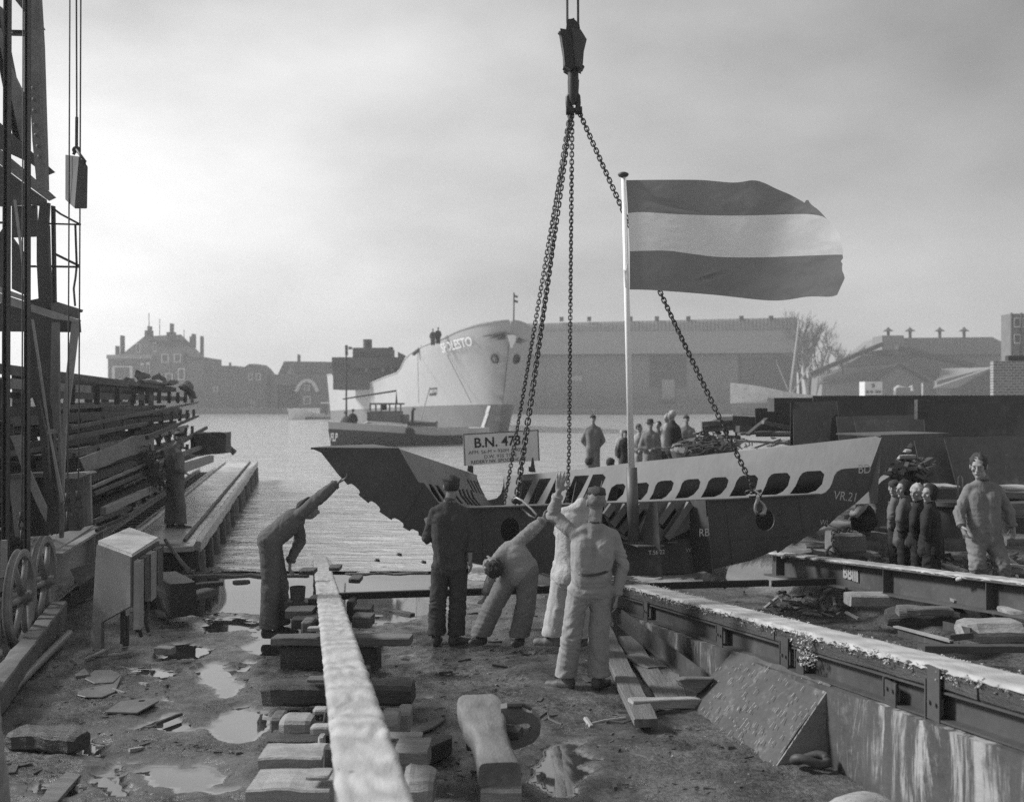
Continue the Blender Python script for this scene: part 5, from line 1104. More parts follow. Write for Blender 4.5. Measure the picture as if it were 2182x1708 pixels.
f0, f1, f2, f3 = cp(555, 1318), cp(675, 1335), cp(672, 1975+0, 11.4), cp(555, 1700)
mb = MB(); t4 = [P(138.8, 329, 11.6), P(168.5, 333, 11.2), P(187.5, 355, 11.35), P(158, 349, 11.75)]; b4 = [P(138.8, 426, 11.6), P(159, 445, 11.2), P(186, 445, 11.35), P(158, 430, 11.75)]
mb.hexa(b4+t4); mb.build('iron_box', STEEL, cw, bevel=.008)
mb = MB(); mb.tube([P(156, 330, 11.4), P(163, 318, 11.4), P(172, 332, 11.3), P(182, 345, 11.3), P(181, 350, 11.3)], .016, 6); mb.tube(ringpath(P(163, 320, 11.4), X_, Z_, .035, .03), .014, 6); mb.build('yoke', STEEL, cw, smooth=True)
mb = MB(); mb.tube([P(163, 318, 11.4), P(163.5, 250, 11.4)], .016, 6); mb.tube([P(163.5, 252, 11.4), P(162.5, -80, 11.4)], .009, 6); mb.build('cable', ROPE, cw)
# ---------------------------------------------------------------- control cabinet
cb = thing('control_cabinet', 'grey steel control cabinet with pale lid and tapering foot beside the crane', 'cabinet', P(240, 1385, 10.3))
Lp, Np, Rp, Fp = (P(209, 1155, 10.6), P(281, 1180, 9.8), P(335, 1148, 10.9), P(276, 1126, 11.75))
for p in (Lp, Np, Rp, Fp): p.z = 1.17
Lp = P(209, 1155, 10.3); Np = P(281, 1182, 9.62); Rp = P(336, 1148, 10.7); Fp = P(276, 1126, 11.5)
up_ = Vector((0, 0, 1))
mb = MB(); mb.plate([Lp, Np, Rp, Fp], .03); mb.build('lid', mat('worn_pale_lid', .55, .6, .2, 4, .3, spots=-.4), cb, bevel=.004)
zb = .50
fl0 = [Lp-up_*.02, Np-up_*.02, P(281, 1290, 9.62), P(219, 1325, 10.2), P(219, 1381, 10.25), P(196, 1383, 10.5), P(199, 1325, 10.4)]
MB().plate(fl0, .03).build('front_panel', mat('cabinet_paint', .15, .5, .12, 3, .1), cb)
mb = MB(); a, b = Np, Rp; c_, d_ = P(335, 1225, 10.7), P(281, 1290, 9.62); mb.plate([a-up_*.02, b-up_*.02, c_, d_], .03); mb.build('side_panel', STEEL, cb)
for i, (f0_, f1_, m_) in enumerate(((.02, .16, CRANELT), (.22, .40, STEEL), (.45, .66, CRANELT), (.72, .95, STEEL))):
    x0, x1 = Np.lerp(Rp, f0_), Np.lerp(Rp, f1_); ou = Vector((.05, -.03, 0)); x0 = x0+ou; x1 = x1+ou
    h_ = (.62, .40, .45, .35)[i]; mb = MB(); mb.plate([x0-up_*.06, x1-up_*.06, x1-up_*(.06+h_), x0-up_*(.06+h_)], .05); mb.build('switch_box', m_, cb, bevel=.006)
mb = MB()
for u, v in ((288, 1290), (297, 1300), (312, 1290)): mb.tube([P(u, v-30, 10.2), P(u+3, v, 10.2), P(u-2, v+30, 10.2), P(u+4, v+55, 10.25)], .018, 6)
mb.build('conduits', STEEL, cb, smooth=True)
mb = MB(); mb.bar(P(262, 1300, 10.3), P(262, 1370, 10.3), .04, .04, (0, 1, 0)); mb.bar(P(268, 1310, 10.6), P(268, 1375, 10.6), .05, .05, (0, 1, 0)); mb.build('leg', STEEL, cb)
# ---------------------------------------------------------------- crane track and pier
pr = thing('timber_pier', 'low timber pier on piles with crane rails, reaching into the river', 'pier', SP(-2.2, 20, -.4))
mb = MB()
for t in range(0, 21): mb.timber(SP(-2.62, 17.2+t*1.05, .24), SP(-1.62, 17.2+t*1.05+.0, .24), 1.02, .09, 4, .004, .01)
mb.build('deck_planks', mat('pier_deck', .42, .22, .25, 4, .15, spec=1.), pr)
mb = MB(); mb.timber(SP(-1.58, 17.0, .22), SP(-1.58, 39, .22), .10, .22, 40, .01, .02); mb.timber(SP(-2.68, 17.0, .24), SP(-2.68, 39, .24), .08, .2, 40, .01, .02); mb.build('edge_beam', mat('pier_edge', .42, .4, .25, 3, .4), pr)
mb = MB(); mb.timber(SP(-1.80, 17.2, .31), SP(-1.80, 39, .31), .06, .05, 40, .004, .01); mb.build('kerb_rail', STEEL, pr)
for i in range(15):
    t = 17.3+i*1.5; mb = MB(); mb.tube([SP(-1.60, t, .14), SP(-1.56, t, -.9)], [.11, .12], 10); mb.build('pile', WOODD if i % 2 else WOODM, pr, smooth=True)
mb = MB(); mb.timber(SP(-2.7, 17.1, .02), SP(-1.55, 17.1, .02), .25, .34, 8, .015, .03); mb.timber(SP(-2.75, 17.0, .24), SP(-1.7, 16.95, .24), .3, .10, 8, .015, .03); mb.build('end_beam', WOODD, pr)
for k, a_ in enumerate((-2.80, -3.28)):
    mb = MB(); mb.bar(SP(a_, 12.4, .20), SP(a_, 36, .20), .10, .02); mb.bar(SP(a_, 12.4, .24), SP(a_, 36, .24), .02, .08); mb.bar(SP(a_, 12.4, .285), SP(a_, 36, .285), .055, .025); mb.build('crane_rail', mat('rail_steel', .30, .4, .2, 5, .2), label='crane rail nearer the pier deck' if k == 0 else 'crane rail farther from the pier deck, nearer the racks', cat='rail', group='crane rails')
mb = MB()
for i in range(46): mb.bar(SP(-3.35, 13+i*.5, .16), SP(-2.72, 13+i*.5, .16), .12, .05)
mb.build('sleepers', WOODD, label='row of dark sleepers under the crane rails', cat='sleepers')
mb = MB(); mb.tube([P(352, 1150, 16.2), P(385, 1195, 15.4), P(404, 1216, 15.2)], .028, 8); mb.box(P(404, 1218, 15.2), (.14, .1, .05)); mb.build('mooring_lever', STEEL, label='dark iron lever leaning at the end of the pier', cat='lever')
mb = MB(); mb.tube([P(398, 1219, 15.1), P(700, 1224, 14.7)], .01, 4); mb.build('mud_sill', WOODM, label='low sunken sill along the waterline left of the way', cat='sill')
T('sunken_sill', P(340, 1228, 14.9), P(655, 1226, 14.4), .10, .05, WOODM, 'long low timber sill lying along the waterline left of the way', 'timber sill', 16, .012, .01)
T('sunken_sill', P(735, 1222, 14.6), P(912, 1221, 14.6), .08, .03, WOODD, 'broken low sill along the waterline right of the left way', 'timber sill', 12, .012, .01)
for u, v, l in ((803, 1192, 'single dark stump showing at the waterline'), (902, 1196, 'stump at the waterline right behind the capped worker'), (850, 1180, 'faint dark stump in the water before the hull')):
    mb = MB(); mb.tube([P(u, v+3, 16), P(u+1, v-2, 16)], [.05, .035], 7); mb.build('stump', WOODD, label=l, cat='stump')
mb = MB(); mb.timber(P(410, 944, 27), P(487, 942, 27), .5, .55, 6, .02, .03); mb.build('mooring_box', STEEL, label='dark low box at the far end of the racks above the water', cat='box')
mb = MB(); mb.tube([P(362, 985, 24), P(420, 965, 30), P(488, 955, 34), P(500, 965, 34)], .10, 8); mb.build('fender_beam', WOODM, smooth=True, label='thick round fender timber beside the far end of the crane rails', cat='fender')
# ---------------------------------------------------------------- steel racks
rk = thing('stock_rack', 'long dark steel stock rack with posts and arms left of the crane track', 'rack', SP(-4.6, 20, 0))
def zg(t): return -.08
pm_ = MB()
for i, t in enumerate([11.5+2.1*k for k in range(13)]):
    mb = MB(); mb.bar(SP(-4.9, t, -.2), SP(-4.9, t, 2.95), .16, .16, AD)
    for z in (.35, .95, 1.5, 2.05, 2.6): mb.bar(SP(-3.75, t, z-.03), SP(-5.0, t, z+.02), .10, .08)
    mb.bar(SP(-3.9, t, -.2), SP(-4.7, t, 2.0), .10, .10, AD); mb.build('rack_post', STEEL, rk)
    for k_, z_ in enumerate((.35, .95, 1.5, 2.05, 2.6)): mb = MB(); mb.bar(SP(-3.585, t+.5*(k_ % 2), z_-.16), SP(-3.585, t+.5*(k_ % 2)+.05, z_+.16), .03, .10, AD); mb.build('rack_stop', STEEL, rk)
lev = [.35, .95, 1.5, 2.05, 2.6]
RKD = mat('rack_dark_bar', .035, .8, .4, 3, .3); RKM = mat('rack_grey_bar', .085, .8, .4, 3, .4)
kinds = [(RKD, 'wet timber'), (RKD, 'rusty angle bar'), (RKM, 'grey timber'), (RKM, 'steel plate strip'), (STEEL2, 'black bar')]
lv = ['bottom', 'second lowest', 'middle', 'second highest', 'top']
ends = ['starting close behind the crane', 'lying in the middle of the rack', 'reaching out to the river end']; deps = ['on the outer row', 'in the second row', 'in the third row', 'deep inside', 'deep inside', 'deep inside']; used_ = set()
kk = 0
def lab_(nm, li, t0, t1, r):
    c = [nm+' on '+lv[li]+' arms '+deps[r % 6]+(' at the river end' if t1 > 34 else ' close behind the crane' if t0 < 16 else ' midway along')]
    c += ['longer '+c[0], 'slimmer '+c[0], 'tilted '+c[0], 'rougher '+c[0], 'thicker '+c[0], 'darker '+c[0]]
    for x in c:
        if x not in used_: used_.add(x); return x
    return c[-1]
for li, z in enumerate(lev):
    for r in range(19):
        t0 = 11.2+rnd.uniform(0, 20)+(r % 3)*1.0; ln = rnd.uniform(4, 8.5); t1 = min(t0+ln, 38.5-.8*li*rnd.random()+rnd.uniform(-1, .6)); 
        if t1-t0 < 1.5: continue
        a_ = -3.70-.14*(r % 6)-rnd.uniform(0, .05); zz_ = z+.05+.085*(r//6)+rnd.uniform(0, .05); m_, nm = kinds[rnd.choice((0, 1, 1, 2, 3, 4))]
        w_, h_ = rnd.choice(((.08, .08), (.14, .05), (.10, .12), (.06, .10))); dz = rnd.uniform(-.03, .03); da = rnd.uniform(-.04, .06)
        mb = MB()
        if 'bar' in nm or 'strip' in nm: p0, p1 = SP(a_, t0, zz_), SP(a_+da, t1, zz_+dz); mb.bar(p0, p1, w_, .014); mb.bar(p0+AD*w_*.5+Vector((0, 0, h_*.5)), p1+AD*w_*.5+Vector((0, 0, h_*.5)), .014, h_)
        else: mb.timber(SP(a_, t0, zz_+h_/2), SP(a_+da, t1, zz_+h_/2+dz), w_, h_, 6, .004, .006)
        mb.build('stock_bar', m_, label=lab_(nm, li, t0, t1, r), cat='stock bar', group='bars and timbers stored on the rack'); kk += 1
# overhead cover of the rack: long pale-edged plates along the top
for k, (a_, z, t0, t1, m_, l) in enumerate(((-3.72, 2.97, 9.0, 24, CRANEST, 'long channel beam lying along the top of the rack, uppermost'), (-3.66, 2.80, 9.0, 19.5, CRANELT, 'pale edged channel beam just below the uppermost one'), (-3.68, 2.45, 9.2, 17.0, STEEL, 'dark channel beam on the upper rack nearest the crane'), (-3.62, 1.95, 9.2, 20.0, CRANEST, 'long plain channel beam at head height on the rack'), (-3.64, 1.42, 9.0, 16.5, CRANEST, 'long channel beam at chest height on the rack'), (-3.6, .9, 9.0, 15, STEEL, 'long channel beam at waist height on the rack'),
    (-3.70, 2.66, 17, 35, CRANEST, 'very long straight beam near the rack top reaching the river end'), (-3.66, 2.30, 14, 33, CRANEST, 'straight channel just under head height reaching towards the river'), (-3.64, 2.12, 17, 36, STEEL, 'darker straight channel below the head height one'), (-3.66, 1.72, 16, 35.5, CRANELT, 'pale straight channel at shoulder height along the far rack'), (-3.62, 1.22, 15, 34, CRANEST, 'straight channel at belly height along the far rack'), (-3.60, .62, 13.5, 31, STEEL, 'straight channel at knee height along the rack'))):
    mb = MB(); p0, p1 = SP(a_, t0, z), SP(a_-.03, t1, z-.04); mb.bar(p0, p1, .16, .014); mb.bar(p0+AD*.08+Vector((0, 0, -.06)), p1+AD*.08+Vector((0, 0, -.06)), .014, .13); mb.build('channel_beam', {CRANEST: RKM, STEEL: RKD}.get(m_, CRANEST), label=l, cat='channel beam', group='channel beams on the rack')
# back filling so that only gaps let the sky through
mb = MB()
for i in range(60):
    t0 = rnd.uniform(9, 30); z = rnd.uniform(.05, 2.4); mb.mt(rnd.choice((0, 1))); mb.timber(SP(-5.0-rnd.uniform(0, .8), t0, z), SP(-5.0-rnd.uniform(0, .8), t0+rnd.uniform(3, 8), z+rnd.uniform(-.1, .1)), .2, rnd.uniform(.08, .25), 3, .01, .02)
mb.build('stored_scrap', [WOODD, STEEL], label='jumble of old bars and timbers stored deep in the rack', kind='stuff')
# lumps and bent pieces on the far end, seen against the sky
for i, (u, v, Y, w_, h_, l) in enumerate(((268, 812, 25, 30, 10, 'dark bundled lump on the far rack top nearest the pale beams'), (303, 800, 26, 6, 14, 'small upright stub on the rack top below the villa'), (340, 803, 28, 6, 12, 'second upright stub on the rack top, more to the river'), (318, 815, 27, 26, 9, 'low dark bundle on the rack top between the stubs'), (362, 818, 30, 30, 10, 'curved dark bundle on the rack top'), (395, 822, 32, 26, 16, 'blocky dark bundle at the river end of the rack top'))):
    c = P(u, v, Y); mb = MB(); mb.ball(c, (w_/F*Y*.5, .6, h_/F*Y*.6), 10, 6); mb.v = [p+noise.noise_vector(p*3)*.10 for p in mb.v]; mb.build('scrap_bundle', STEEL2, label=l, cat='scrap bundle')
mb = MB(); mb.tube([P(398, 828, 32), P(408, 838, 32), P(412, 850, 32)], .12, 6); mb.build('scrap_bundle', STEEL2, label='drooping dark bar end at the river end of the rack top', cat='scrap bundle')
mb = MB(); o = [(u, v) for u, v in q('C', 672, 498, 800, 450, 1010, 372, 1130, 305, 1240, 295, 1305, 330, 1308, 430, 1180, 455, 1010, 505, 900, 560, 720, 610, 700, 570)]
mb.plate([P(u, v, 14.9+(u-170)*.022) for u, v in o], .03); mb.build('bent_sheet', mat('torn_sheet', .26, .7, .3, 6, .8), label='pale torn bent sheet metal sticking out of the rack behind the crane', cat='sheet metal')
for x0, y0, x1, y1, w_, Y0, Y1, m_, l in ((780, 745, 1240, 545, 10, 14, 18, CRANELT, 'long pale bar slanting below the torn sheet'), (800, 800, 1250, 610, 12, 14, 18, CRANEST, 'long grey bar under the pale slanting bar'), (880, 945, 1330, 745, 22, 14.2, 18.5, mat('pale_gutter', .25, .6, .25, 5, .4), 'wide pale gutter piece lying low beside the pier'), (790, 1040, 1110, 915, 14, 13.5, 16.5, CRANEST, 'grey channel piece low near the cabinet'), (820, 1110, 1090, 985, 10, 13, 15.5, STEEL, 'lowest channel piece near the cabinet'), (1290, 560, 1720, 400, 16, 18, 27, WOODM, 'grey baulk slanting up towards the river behind the pier worker'), (1380, 640, 1800, 500, 26, 19, 27, mat('torn_sheet', .26), 'pale broad baulk low behind the pier worker'),
        (1380, 450, 1760, 235, 14, 19, 33, STEEL, 'dark long bar pointing up to the river at the rack end'), (1250, 320, 1690, 135, 12, 17, 36, STEEL, 'higher dark long bar at the rack end'), (600, 240, 1690, 20, 12, 14, 36, CRANEST, 'very long grey bar along the upper rack end'), (560, 330, 1250, 200, 14, 13.8, 20, CRANEST, 'long grey bar above the torn sheet')):
    (u0, v0), (u1, v1) = q('C', x0, y0, x1, y1); T('slanting_bar', P(u0, v0, Y0), P(u1, v1, Y1), w_/F*Y0*.6, w_/F*Y0*.8, {CRANEST: RKM, STEEL: RKD, CRANELT: CRANEST}.get(m_, m_), l, 'bar', 8, .004, .006)
mb = MB()
for i in range(420):
    f = rnd.random(); c = P(300+f*42+rnd.gauss(0, 6), 965+f*60+rnd.gauss(0, 14), 17.5+rnd.random()); d = Vector((rnd.uniform(-1, 1), rnd.uniform(-1, 1), rnd.uniform(-1, .6))).normalized()*.14; mb.tube([c, c+d*.5+noise.noise_vector(c*9)*.04, c+d], .007, 3)
mb.build('wire_tangle', STEEL, label='tangled heap of wire netting hanging beside the pier worker', cat='wire heap')
# ================================================================ steel plates and yard heap on the right
MM = mat('plate_mill_scale', .05, .5, .5, .8, .2, spots=2.4, bscale=9)
MM2 = mat('plate_plain', .042, .45, .4, .6, .15, streak=.5, bscale=7)
def PLT(pts, Y, m, label, lean=.25, th=.03, dYdu=0.):
    v0 = min(p[1] for p in pts); v1 = max(p[1] for p in pts); u0 = pts[0][0]
    o = [P(u, v, Y+lean*(v1-v)/(v1-v0)+dYdu*(u-u0)) for u, v in pts]
    MB().plate(o, th).build('steel_plate', m, label=label, cat='steel plate', group='big steel plates stacked upright')
PLT([(1731, 843), (2300, 842), (2300, 1085), (1731, 1060)], 21.5, MM2, 'longest dark steel plate at the back, forming the top edge of the stack')
PLT([(1684, 858), (1690, 857), (1700, 1000), (1682, 1000)], 20.6, BLACKST, 'narrow black plate edge at the river end of the plate stack')
PLT(q('L', 832, 745, 1090, 736, 1088, 812, 1060, 835, 1040, 1020, 838, 1010), 20.4, MM2, 'plain upright steel plate at the river end of the stack', .5)
PLT(q('L', 1088, 738, 1560, 728, 1555, 830, 1100, 826), 20.2, MM2, 'long shallow plate across the upper middle of the stack', .1)
PLT(q('L', 1085, 828, 1590, 818, 1612, 1000, 1110, 1030), 19.6, MM, 'scuffed steel plate in the middle of the stack', .5)
PLT(q('L', 1190, 850, 1500, 842, 1530, 1010, 1230, 1020), 19.3, MM, 'smaller scuffed plate leaning on the middle of the stack', .5)
PLT(q('L', 1588, 752, 2300, 748, 2300, 935, 1605, 938), 18.6, MM2, 'broad upper plate at the right of the stack', .2)
PLT(q('K', 1240, 112, 2300, 86, 2300, 560, 1325, 520), 17.2, MM, 'large blotched steel plate directly behind the walking man', .5)
PLT(q('K', 1500, 118, 2300, 96, 2300, 560, 1610, 530), 16.9, MM, 'nearest blotched steel plate behind the walking man, slightly overlapping', .5)
mb = MB(); mb.box(P(1963, 872, 18.5), (.2, .15, .35)); mb.build('spacer_block', WOODD, label='dark wooden spacer on the plate stack', cat='block')
PLT([(1608, 870), (1690, 868), (1690, 930), (1610, 930)], 24, MM2, 'low dark plate behind the junk beams', .1)
PLT([(1560, 886), (1612, 888), (1612, 920), (1562, 920)], 24.5, MM2, 'small dark plate behind the trestle frame', .1)
mb = MB(); mb.box(P(1700, 862, 23), (1.2, .6, .3)); mb.build('dark_box', STEEL, label='dark low box on the ground at the river end of the plate stack', cat='box')
# trestle frame
tr = thing('trestle_frame', 'tipped dark steel trestle with a flat top among the junk', 'trestle', P(1535, 930, 25))
def mp_(x, y, Y=25): return P(*q('M', x, y)[0], Y)
MB().plate([mp_(1003, 208), mp_(1160, 142), mp_(1290, 140), mp_(1240, 185, 24.6), mp_(1030, 220, 24.4)], .06).build('top', STEEL, tr)
mb = MB(); mb.bar(mp_(1005, 215, 24.5), mp_(1290, 195, 24.7), .08, .25); mb.build('rail', WOODM, tr)
for x0, y0, x1, y1 in ((1015, 220, 1050, 280), (1100, 215, 1150, 275), (1190, 200, 1200, 270), (1285, 145, 1288, 285)): MB().bar(mp_(x0, y0), mp_(x1, y1), .10, .08, (0, 1, 0)).build('leg', STEEL, tr)
JB = [(1490, 175, 2080, 305, 22, 'long rusty beam sloping down to the right in the junk heap', WOODM), (1370, 275, 1520, 150, 16, 'dark leaning bar crossing the long rusty beam', STEEL), (1300, 270, 1560, 255, 16, 'grey horizontal bar in the junk heap', WOODM), (1450, 262, 1740, 262, 18, 'pale beam lying in the middle of the junk heap', WOODL), (1700, 262, 2100, 305, 16, 'pale long beam at the right end of the junk heap', WOODL),
      (1250, 320, 1740, 345, 14, 'long low pale beam along the foot of the junk heap', WOODL), (1410, 380, 1620, 310, 12, 'pale slanting lath crossing the foot of the heap', WOODL), (1540, 365, 1700, 315, 9, 'second slanting lath at the foot of the heap', WOODL), (1570, 300, 1700, 355, 9, 'lath crossing the other way at the foot of the heap', WOODL), (1240, 380, 1330, 310, 14, 'dark short leaning bar beside the coil', STEEL), (950, 262, 1100, 290, 12, 'dark bar lying behind the coil', WOODD), (1150, 290, 1300, 300, 26, 'thick dark baulk under the trestle', STEEL), (860, 400, 960, 420, 12, 'dark bar lying at the feet of the onlookers', STEEL), (1290, 230, 1420, 235, 40, 'dark thick box beam right of the trestle', STEEL2), (1660, 330, 1900, 318, 14, 'grey short beam right of the crossing laths', WOODM)]
for i, (x0, y0, x1, y1, w_, l, m_) in enumerate(JB):
    Y = 22.5+(i % 5)*.3; (u0, v0), (u1, v1) = q('M', x0, y0, x1, y1); T('junk_beam', P(u0, v0, Y), P(u1, v1, Y+.4), .12, w_*.2684*1.3/F*Y, m_, l, 'beam', 8, .004, .006, group='loose beams in the yard heap')
mb = MB()
for i in range(420):
    c = P(1480+rnd.gauss(30, 26), 952+rnd.gauss(0, 9), 21.5+rnd.random()); an = rnd.random()*6.28; r_ = rnd.uniform(.1, .3)
    mb.tube([c+Vector((math.cos(an+k)*r_, math.sin(an+k)*r_*.5, math.sin(an+k*1.3)*r_*.3)) for k in (0, .7, 1.4)], .016, 3)
mb.build('wire_coil', STEEL2, label='dark coil of wire rope lying behind the hull edge', cat='wire coil')
mb = MB(); mb.ball(P(1500, 962, 22.4), (.75, .4, .3), 14, 8); mb.v = [p+noise.noise_vector(p*4)*.08 for p in mb.v]; mb.build('rope_heap', STEEL2, label='solid dark rope heap within the wire coil', cat='rope heap')
# rough heap seen under the right arm of the hull section
mb = MB()
for i in range(200):
    c = P(rnd.uniform(1880, 1975), rnd.uniform(985, 1030), 16+rnd.random()); d = Vector((rnd.uniform(-1, 1), .3, rnd.uniform(-.4, .4))).normalized()*.2; mb.mt(rnd.choice((0, 1))); mb.bar(c, c+d, .06, .05)
mb.build('scrap_heap', [WOODD, STEEL], label='heap of dark scrap pieces behind the boys', kind='stuff')
for (x0, y0, x1, y1, Y, l) in ((1175, 210, 1225, 235, 16.4, 'small pale board seen through the gap under the hull arm'), (1120, 255, 1265, 290, 16.3, 'longer pale board under the hull arm')): SB('K', x0, y0, x1, y1, Y, .2, BLOCK, l, 'board', 'board', seg=4)
pts = q('K', 880, 540, 940, 475, 1010, 430, 1030, 470, 1000, 620, 985, 850, 870, 860, 900, 700, 860, 600)
MB().plate([P(u, v, 15.4) for u, v in pts], .25).build('leaning_plate', mat('dusty_plate', .15, .7, .3, 3, .4), label='dusty grey plate leaning behind the smallest boy', cat='plate')
# ================================================================ far side of the river
BR = mat('far_brick', .135, .85, .2, .8, .3, bscale=10); BRD = mat('far_brick_dark', .07, .85, .2, .8, .3, bscale=10); ROOF = mat('far_roof', .07, 1., .2, .6, .2, bscale=8, spec=.1); WIN = mat('far_window_white', .55, .5, .2, 1, 0); WDK = mat('far_window_dark', .04, .3, .2, 1, 0)
SHED = mat('shed_sheeting', .19, .8, .12, .35, .3, bscale=4, grain=(1.6, 1, .1)); SHEDR = mat('shed_roof', .095, .8, .10, .3, .3, bscale=4); SHEDT = mat('shed_skylight', .33, .6, .15, .6, .2, grain=(2, 1, .1))
def wall_box(par, u0, u1, v0, v1, Y, dep, m, name='wall'):
    a, b = P(u0, v1, Y), P(u1, v0, Y); return MB().box(((a.x+b.x)/2, Y+dep/2, (a.z+b.z)/2), (b.x-a.x, dep, b.z-a.z)).build(name, m, par)
def win(par, u0, u1, v0, v1, Y, m=WIN, name='window', panes=True):
    a, b = P(u0, v1, Y), P(u1, v0, Y); c = Vector(((a.x+b.x)/2, Y-.06, (a.z+b.z)/2)); w_ = MB().box(c, (b.x-a.x, .12, b.z-a.z)).build(name, m, par)
    if panes: MB().box(c-Vector((0, .05, 0)), ((b.x-a.x)*.7, .08, (b.z-a.z)*.8)).build('pane', WDK, w_)
    return w_
def prism(par, pts, Y, dep, m, name): return MB().plate([P(u, v, Y+dep/2) for u, v in pts], dep, [], (0, 1, 0)).build(name, m, par)
YV = 236
vl = thing('villa', 'big brick villa with steep hipped roof and many chimneys across the river', 'villa', P(332, 880, YV))
def U(*p): return q('U', *p)
wall_box(vl, *[U(178, 0)[0][0], U(1020, 0)[0][0]], U(0, 500)[0][1], 884, YV, 14, BR)
a = U(270, 498, 1020, 498); r_ = U(495, 318, 850, 318)
mb = MB(); e = [P(a[0][0], a[0][1], YV-.8), P(a[1][0], a[1][1], YV-.8), P(a[1][0]-2, a[1][1]+1, YV+16), P(a[0][0]+2, a[0][1]+1, YV+16)]; rr_ = [P(r_[0][0], r_[0][1], YV+6), P(r_[1][0]-8, r_[1][1]-4, YV+6)]
mb.add(e+rr_, [(0, 1, 5, 4), (1, 2, 5), (2, 3, 4, 5), (3, 0, 4), (3, 2, 1, 0)]); rfv = mb.build('roof', ROOF, vl)
wall_box(vl, *[U(165, 0)[0][0], U(560, 0)[0][0]], U(0, 478)[0][1], U(0, 512)[0][1], YV-1.5, 3, mat('far_cornice', .28, .8, .1, 1, 0), 'cornice')
wall_box(vl, *[U(870, 0)[0][0], U(1030, 0)[0][0]], U(0, 500)[0][1], U(0, 520)[0][1], YV-1, 3, BRD, 'cornice')
for x0, x1, y0, y1 in ((284, 304, 310, 490), (242, 258, 400, 490), (498, 555, 265, 330), (522, 545, 228, 270), (690, 755, 280, 330), (718, 736, 205, 285), (908, 930, 295, 410), (890, 905, 318, 380), (983, 998, 315, 490)):
    wall_box(vl, *[U(x0, 0)[0][0], U(x1, 0)[0][0]], U(0, y0)[0][1], U(0, y1)[0][1]+2, YV+3, 1.6, BRD, 'chimney')
for x, y in ((537, 115), (630, 165), (843, 260)): MB().tube([P(*U(x, y)[0], YV+6), P(*U(x, 330)[0], YV+6)], .09, 5).build('roof_mast', ROOF, vl)
wall_box(vl, *[U(620, 0)[0][0], U(840, 0)[0][0]], U(0, 455)[0][1], U(0, 560)[0][1], YV-.9, 2, BR, 'dormer')
for x0, x1, y0, y1 in ((645, 710, 470, 545), (755, 815, 470, 545), (215, 395, 575, 710), (465, 490, 550, 740), (515, 545, 545, 740), (600, 650, 640, 710), (680, 745, 640, 710), (790, 850, 595, 700), (425, 460, 380, 460), (575, 600, 370, 450)):
    win(vl, *[U(x0, 0)[0][0], U(x1, 0)[0][0]], U(0, y0)[0][1], U(0, y1)[0][1], YV-1.0, WIN)
gh = thing('gabled_house', 'dark house with a double rounded gable across the river', 'house', P(500, 882, 233))
prism(gh, U(1060, 770, 1080, 645, 1110, 650, 1150, 600, 1200, 580, 1340, 580, 1385, 610, 1460, 565, 1520, 565, 1560, 600, 1600, 650, 1620, 1000, 1060, 1000), 233, 10, BRD, 'wall')
for x0, x1, y0, y1 in ((1405, 1440, 640, 700), (1470, 1510, 640, 700), (1425, 1460, 885, 940), (1100, 1140, 760, 800)): win(gh, *[U(x0, 0)[0][0], U(x1, 0)[0][0]], U(0, y0)[0][1], U(0, y1)[0][1], 233, WIN)
wall_box(gh, *[U(1235, 0)[0][0], U(1245, 0)[0][0]], U(0, 545)[0][1], U(0, 590)[0][1], 235, 1, ROOF, 'chimney'); wall_box(gh, *[U(1078, 0)[0][0], U(1086, 0)[0][0]], U(0, 620)[0][1], U(0, 660)[0][1], 235, 1, ROOF, 'chimney')
ah = thing('gabled_house', 'house with a pale arched gable and long roof behind the tall ship stern', 'house', P(650, 882, 233))
wall_box(ah, *[U(1600, 0)[0][0], U(2120, 0)[0][0]], U(0, 650)[0][1], 884, 234, 9, BRD)
prism(ah, U(1690, 655, 1745, 540, 2150, 545, 2150, 655), 235, 7, ROOF, 'roof'); prism(ah, U(1740, 650, 1775, 575, 1815, 650), 233.5, 1, BR, 'gable')
wall_box(ah, *[U(1832, 0)[0][0], U(1848, 0)[0][0]], U(0, 475)[0][1], U(0, 545)[0][1], 238, 1.5, BRD, 'chimney')
mb = MB(); arc = U(1825, 800, 1845, 750, 1880, 715, 1920, 700, 1965, 718, 1995, 760, 2008, 800)
for a, b in zip(arc, arc[1:]): mb.bar(P(*a, 233.4), P(*b, 233.4), .7, 1.2, (0, 1, 0))
mb.build('arched_gable', mat('gable_white', .5, .7, .1, 1, 0), ah)
for x0, x1, y0, y1 in ((1890, 1940, 740, 790), (1885, 1950, 840, 910)): win(ah, *[U(x0, 0)[0][0], U(x1, 0)[0][0]], U(0, y0)[0][1], U(0, y1)[0][1], 233.6, WIN)
for (u0, u1, v0, l) in ((400, 452, 838, 'low dim building left of the double gabled house'), (590, 640, 812, 'low dim building between the two gabled houses'), (-40, 240, 835, 'long low dim building behind the racks')):
    lb = thing('low_building', l, 'building', P((u0+u1)/2, 882, 234)); wall_box(lb, u0, u1, v0+8, 884, 234, 8, BR); prism(lb, [(u0-2, v0+9), (u0+6, v0), (u1-6, v0), (u1+2, v0+9)], 234.5, 7, ROOF, 'roof')
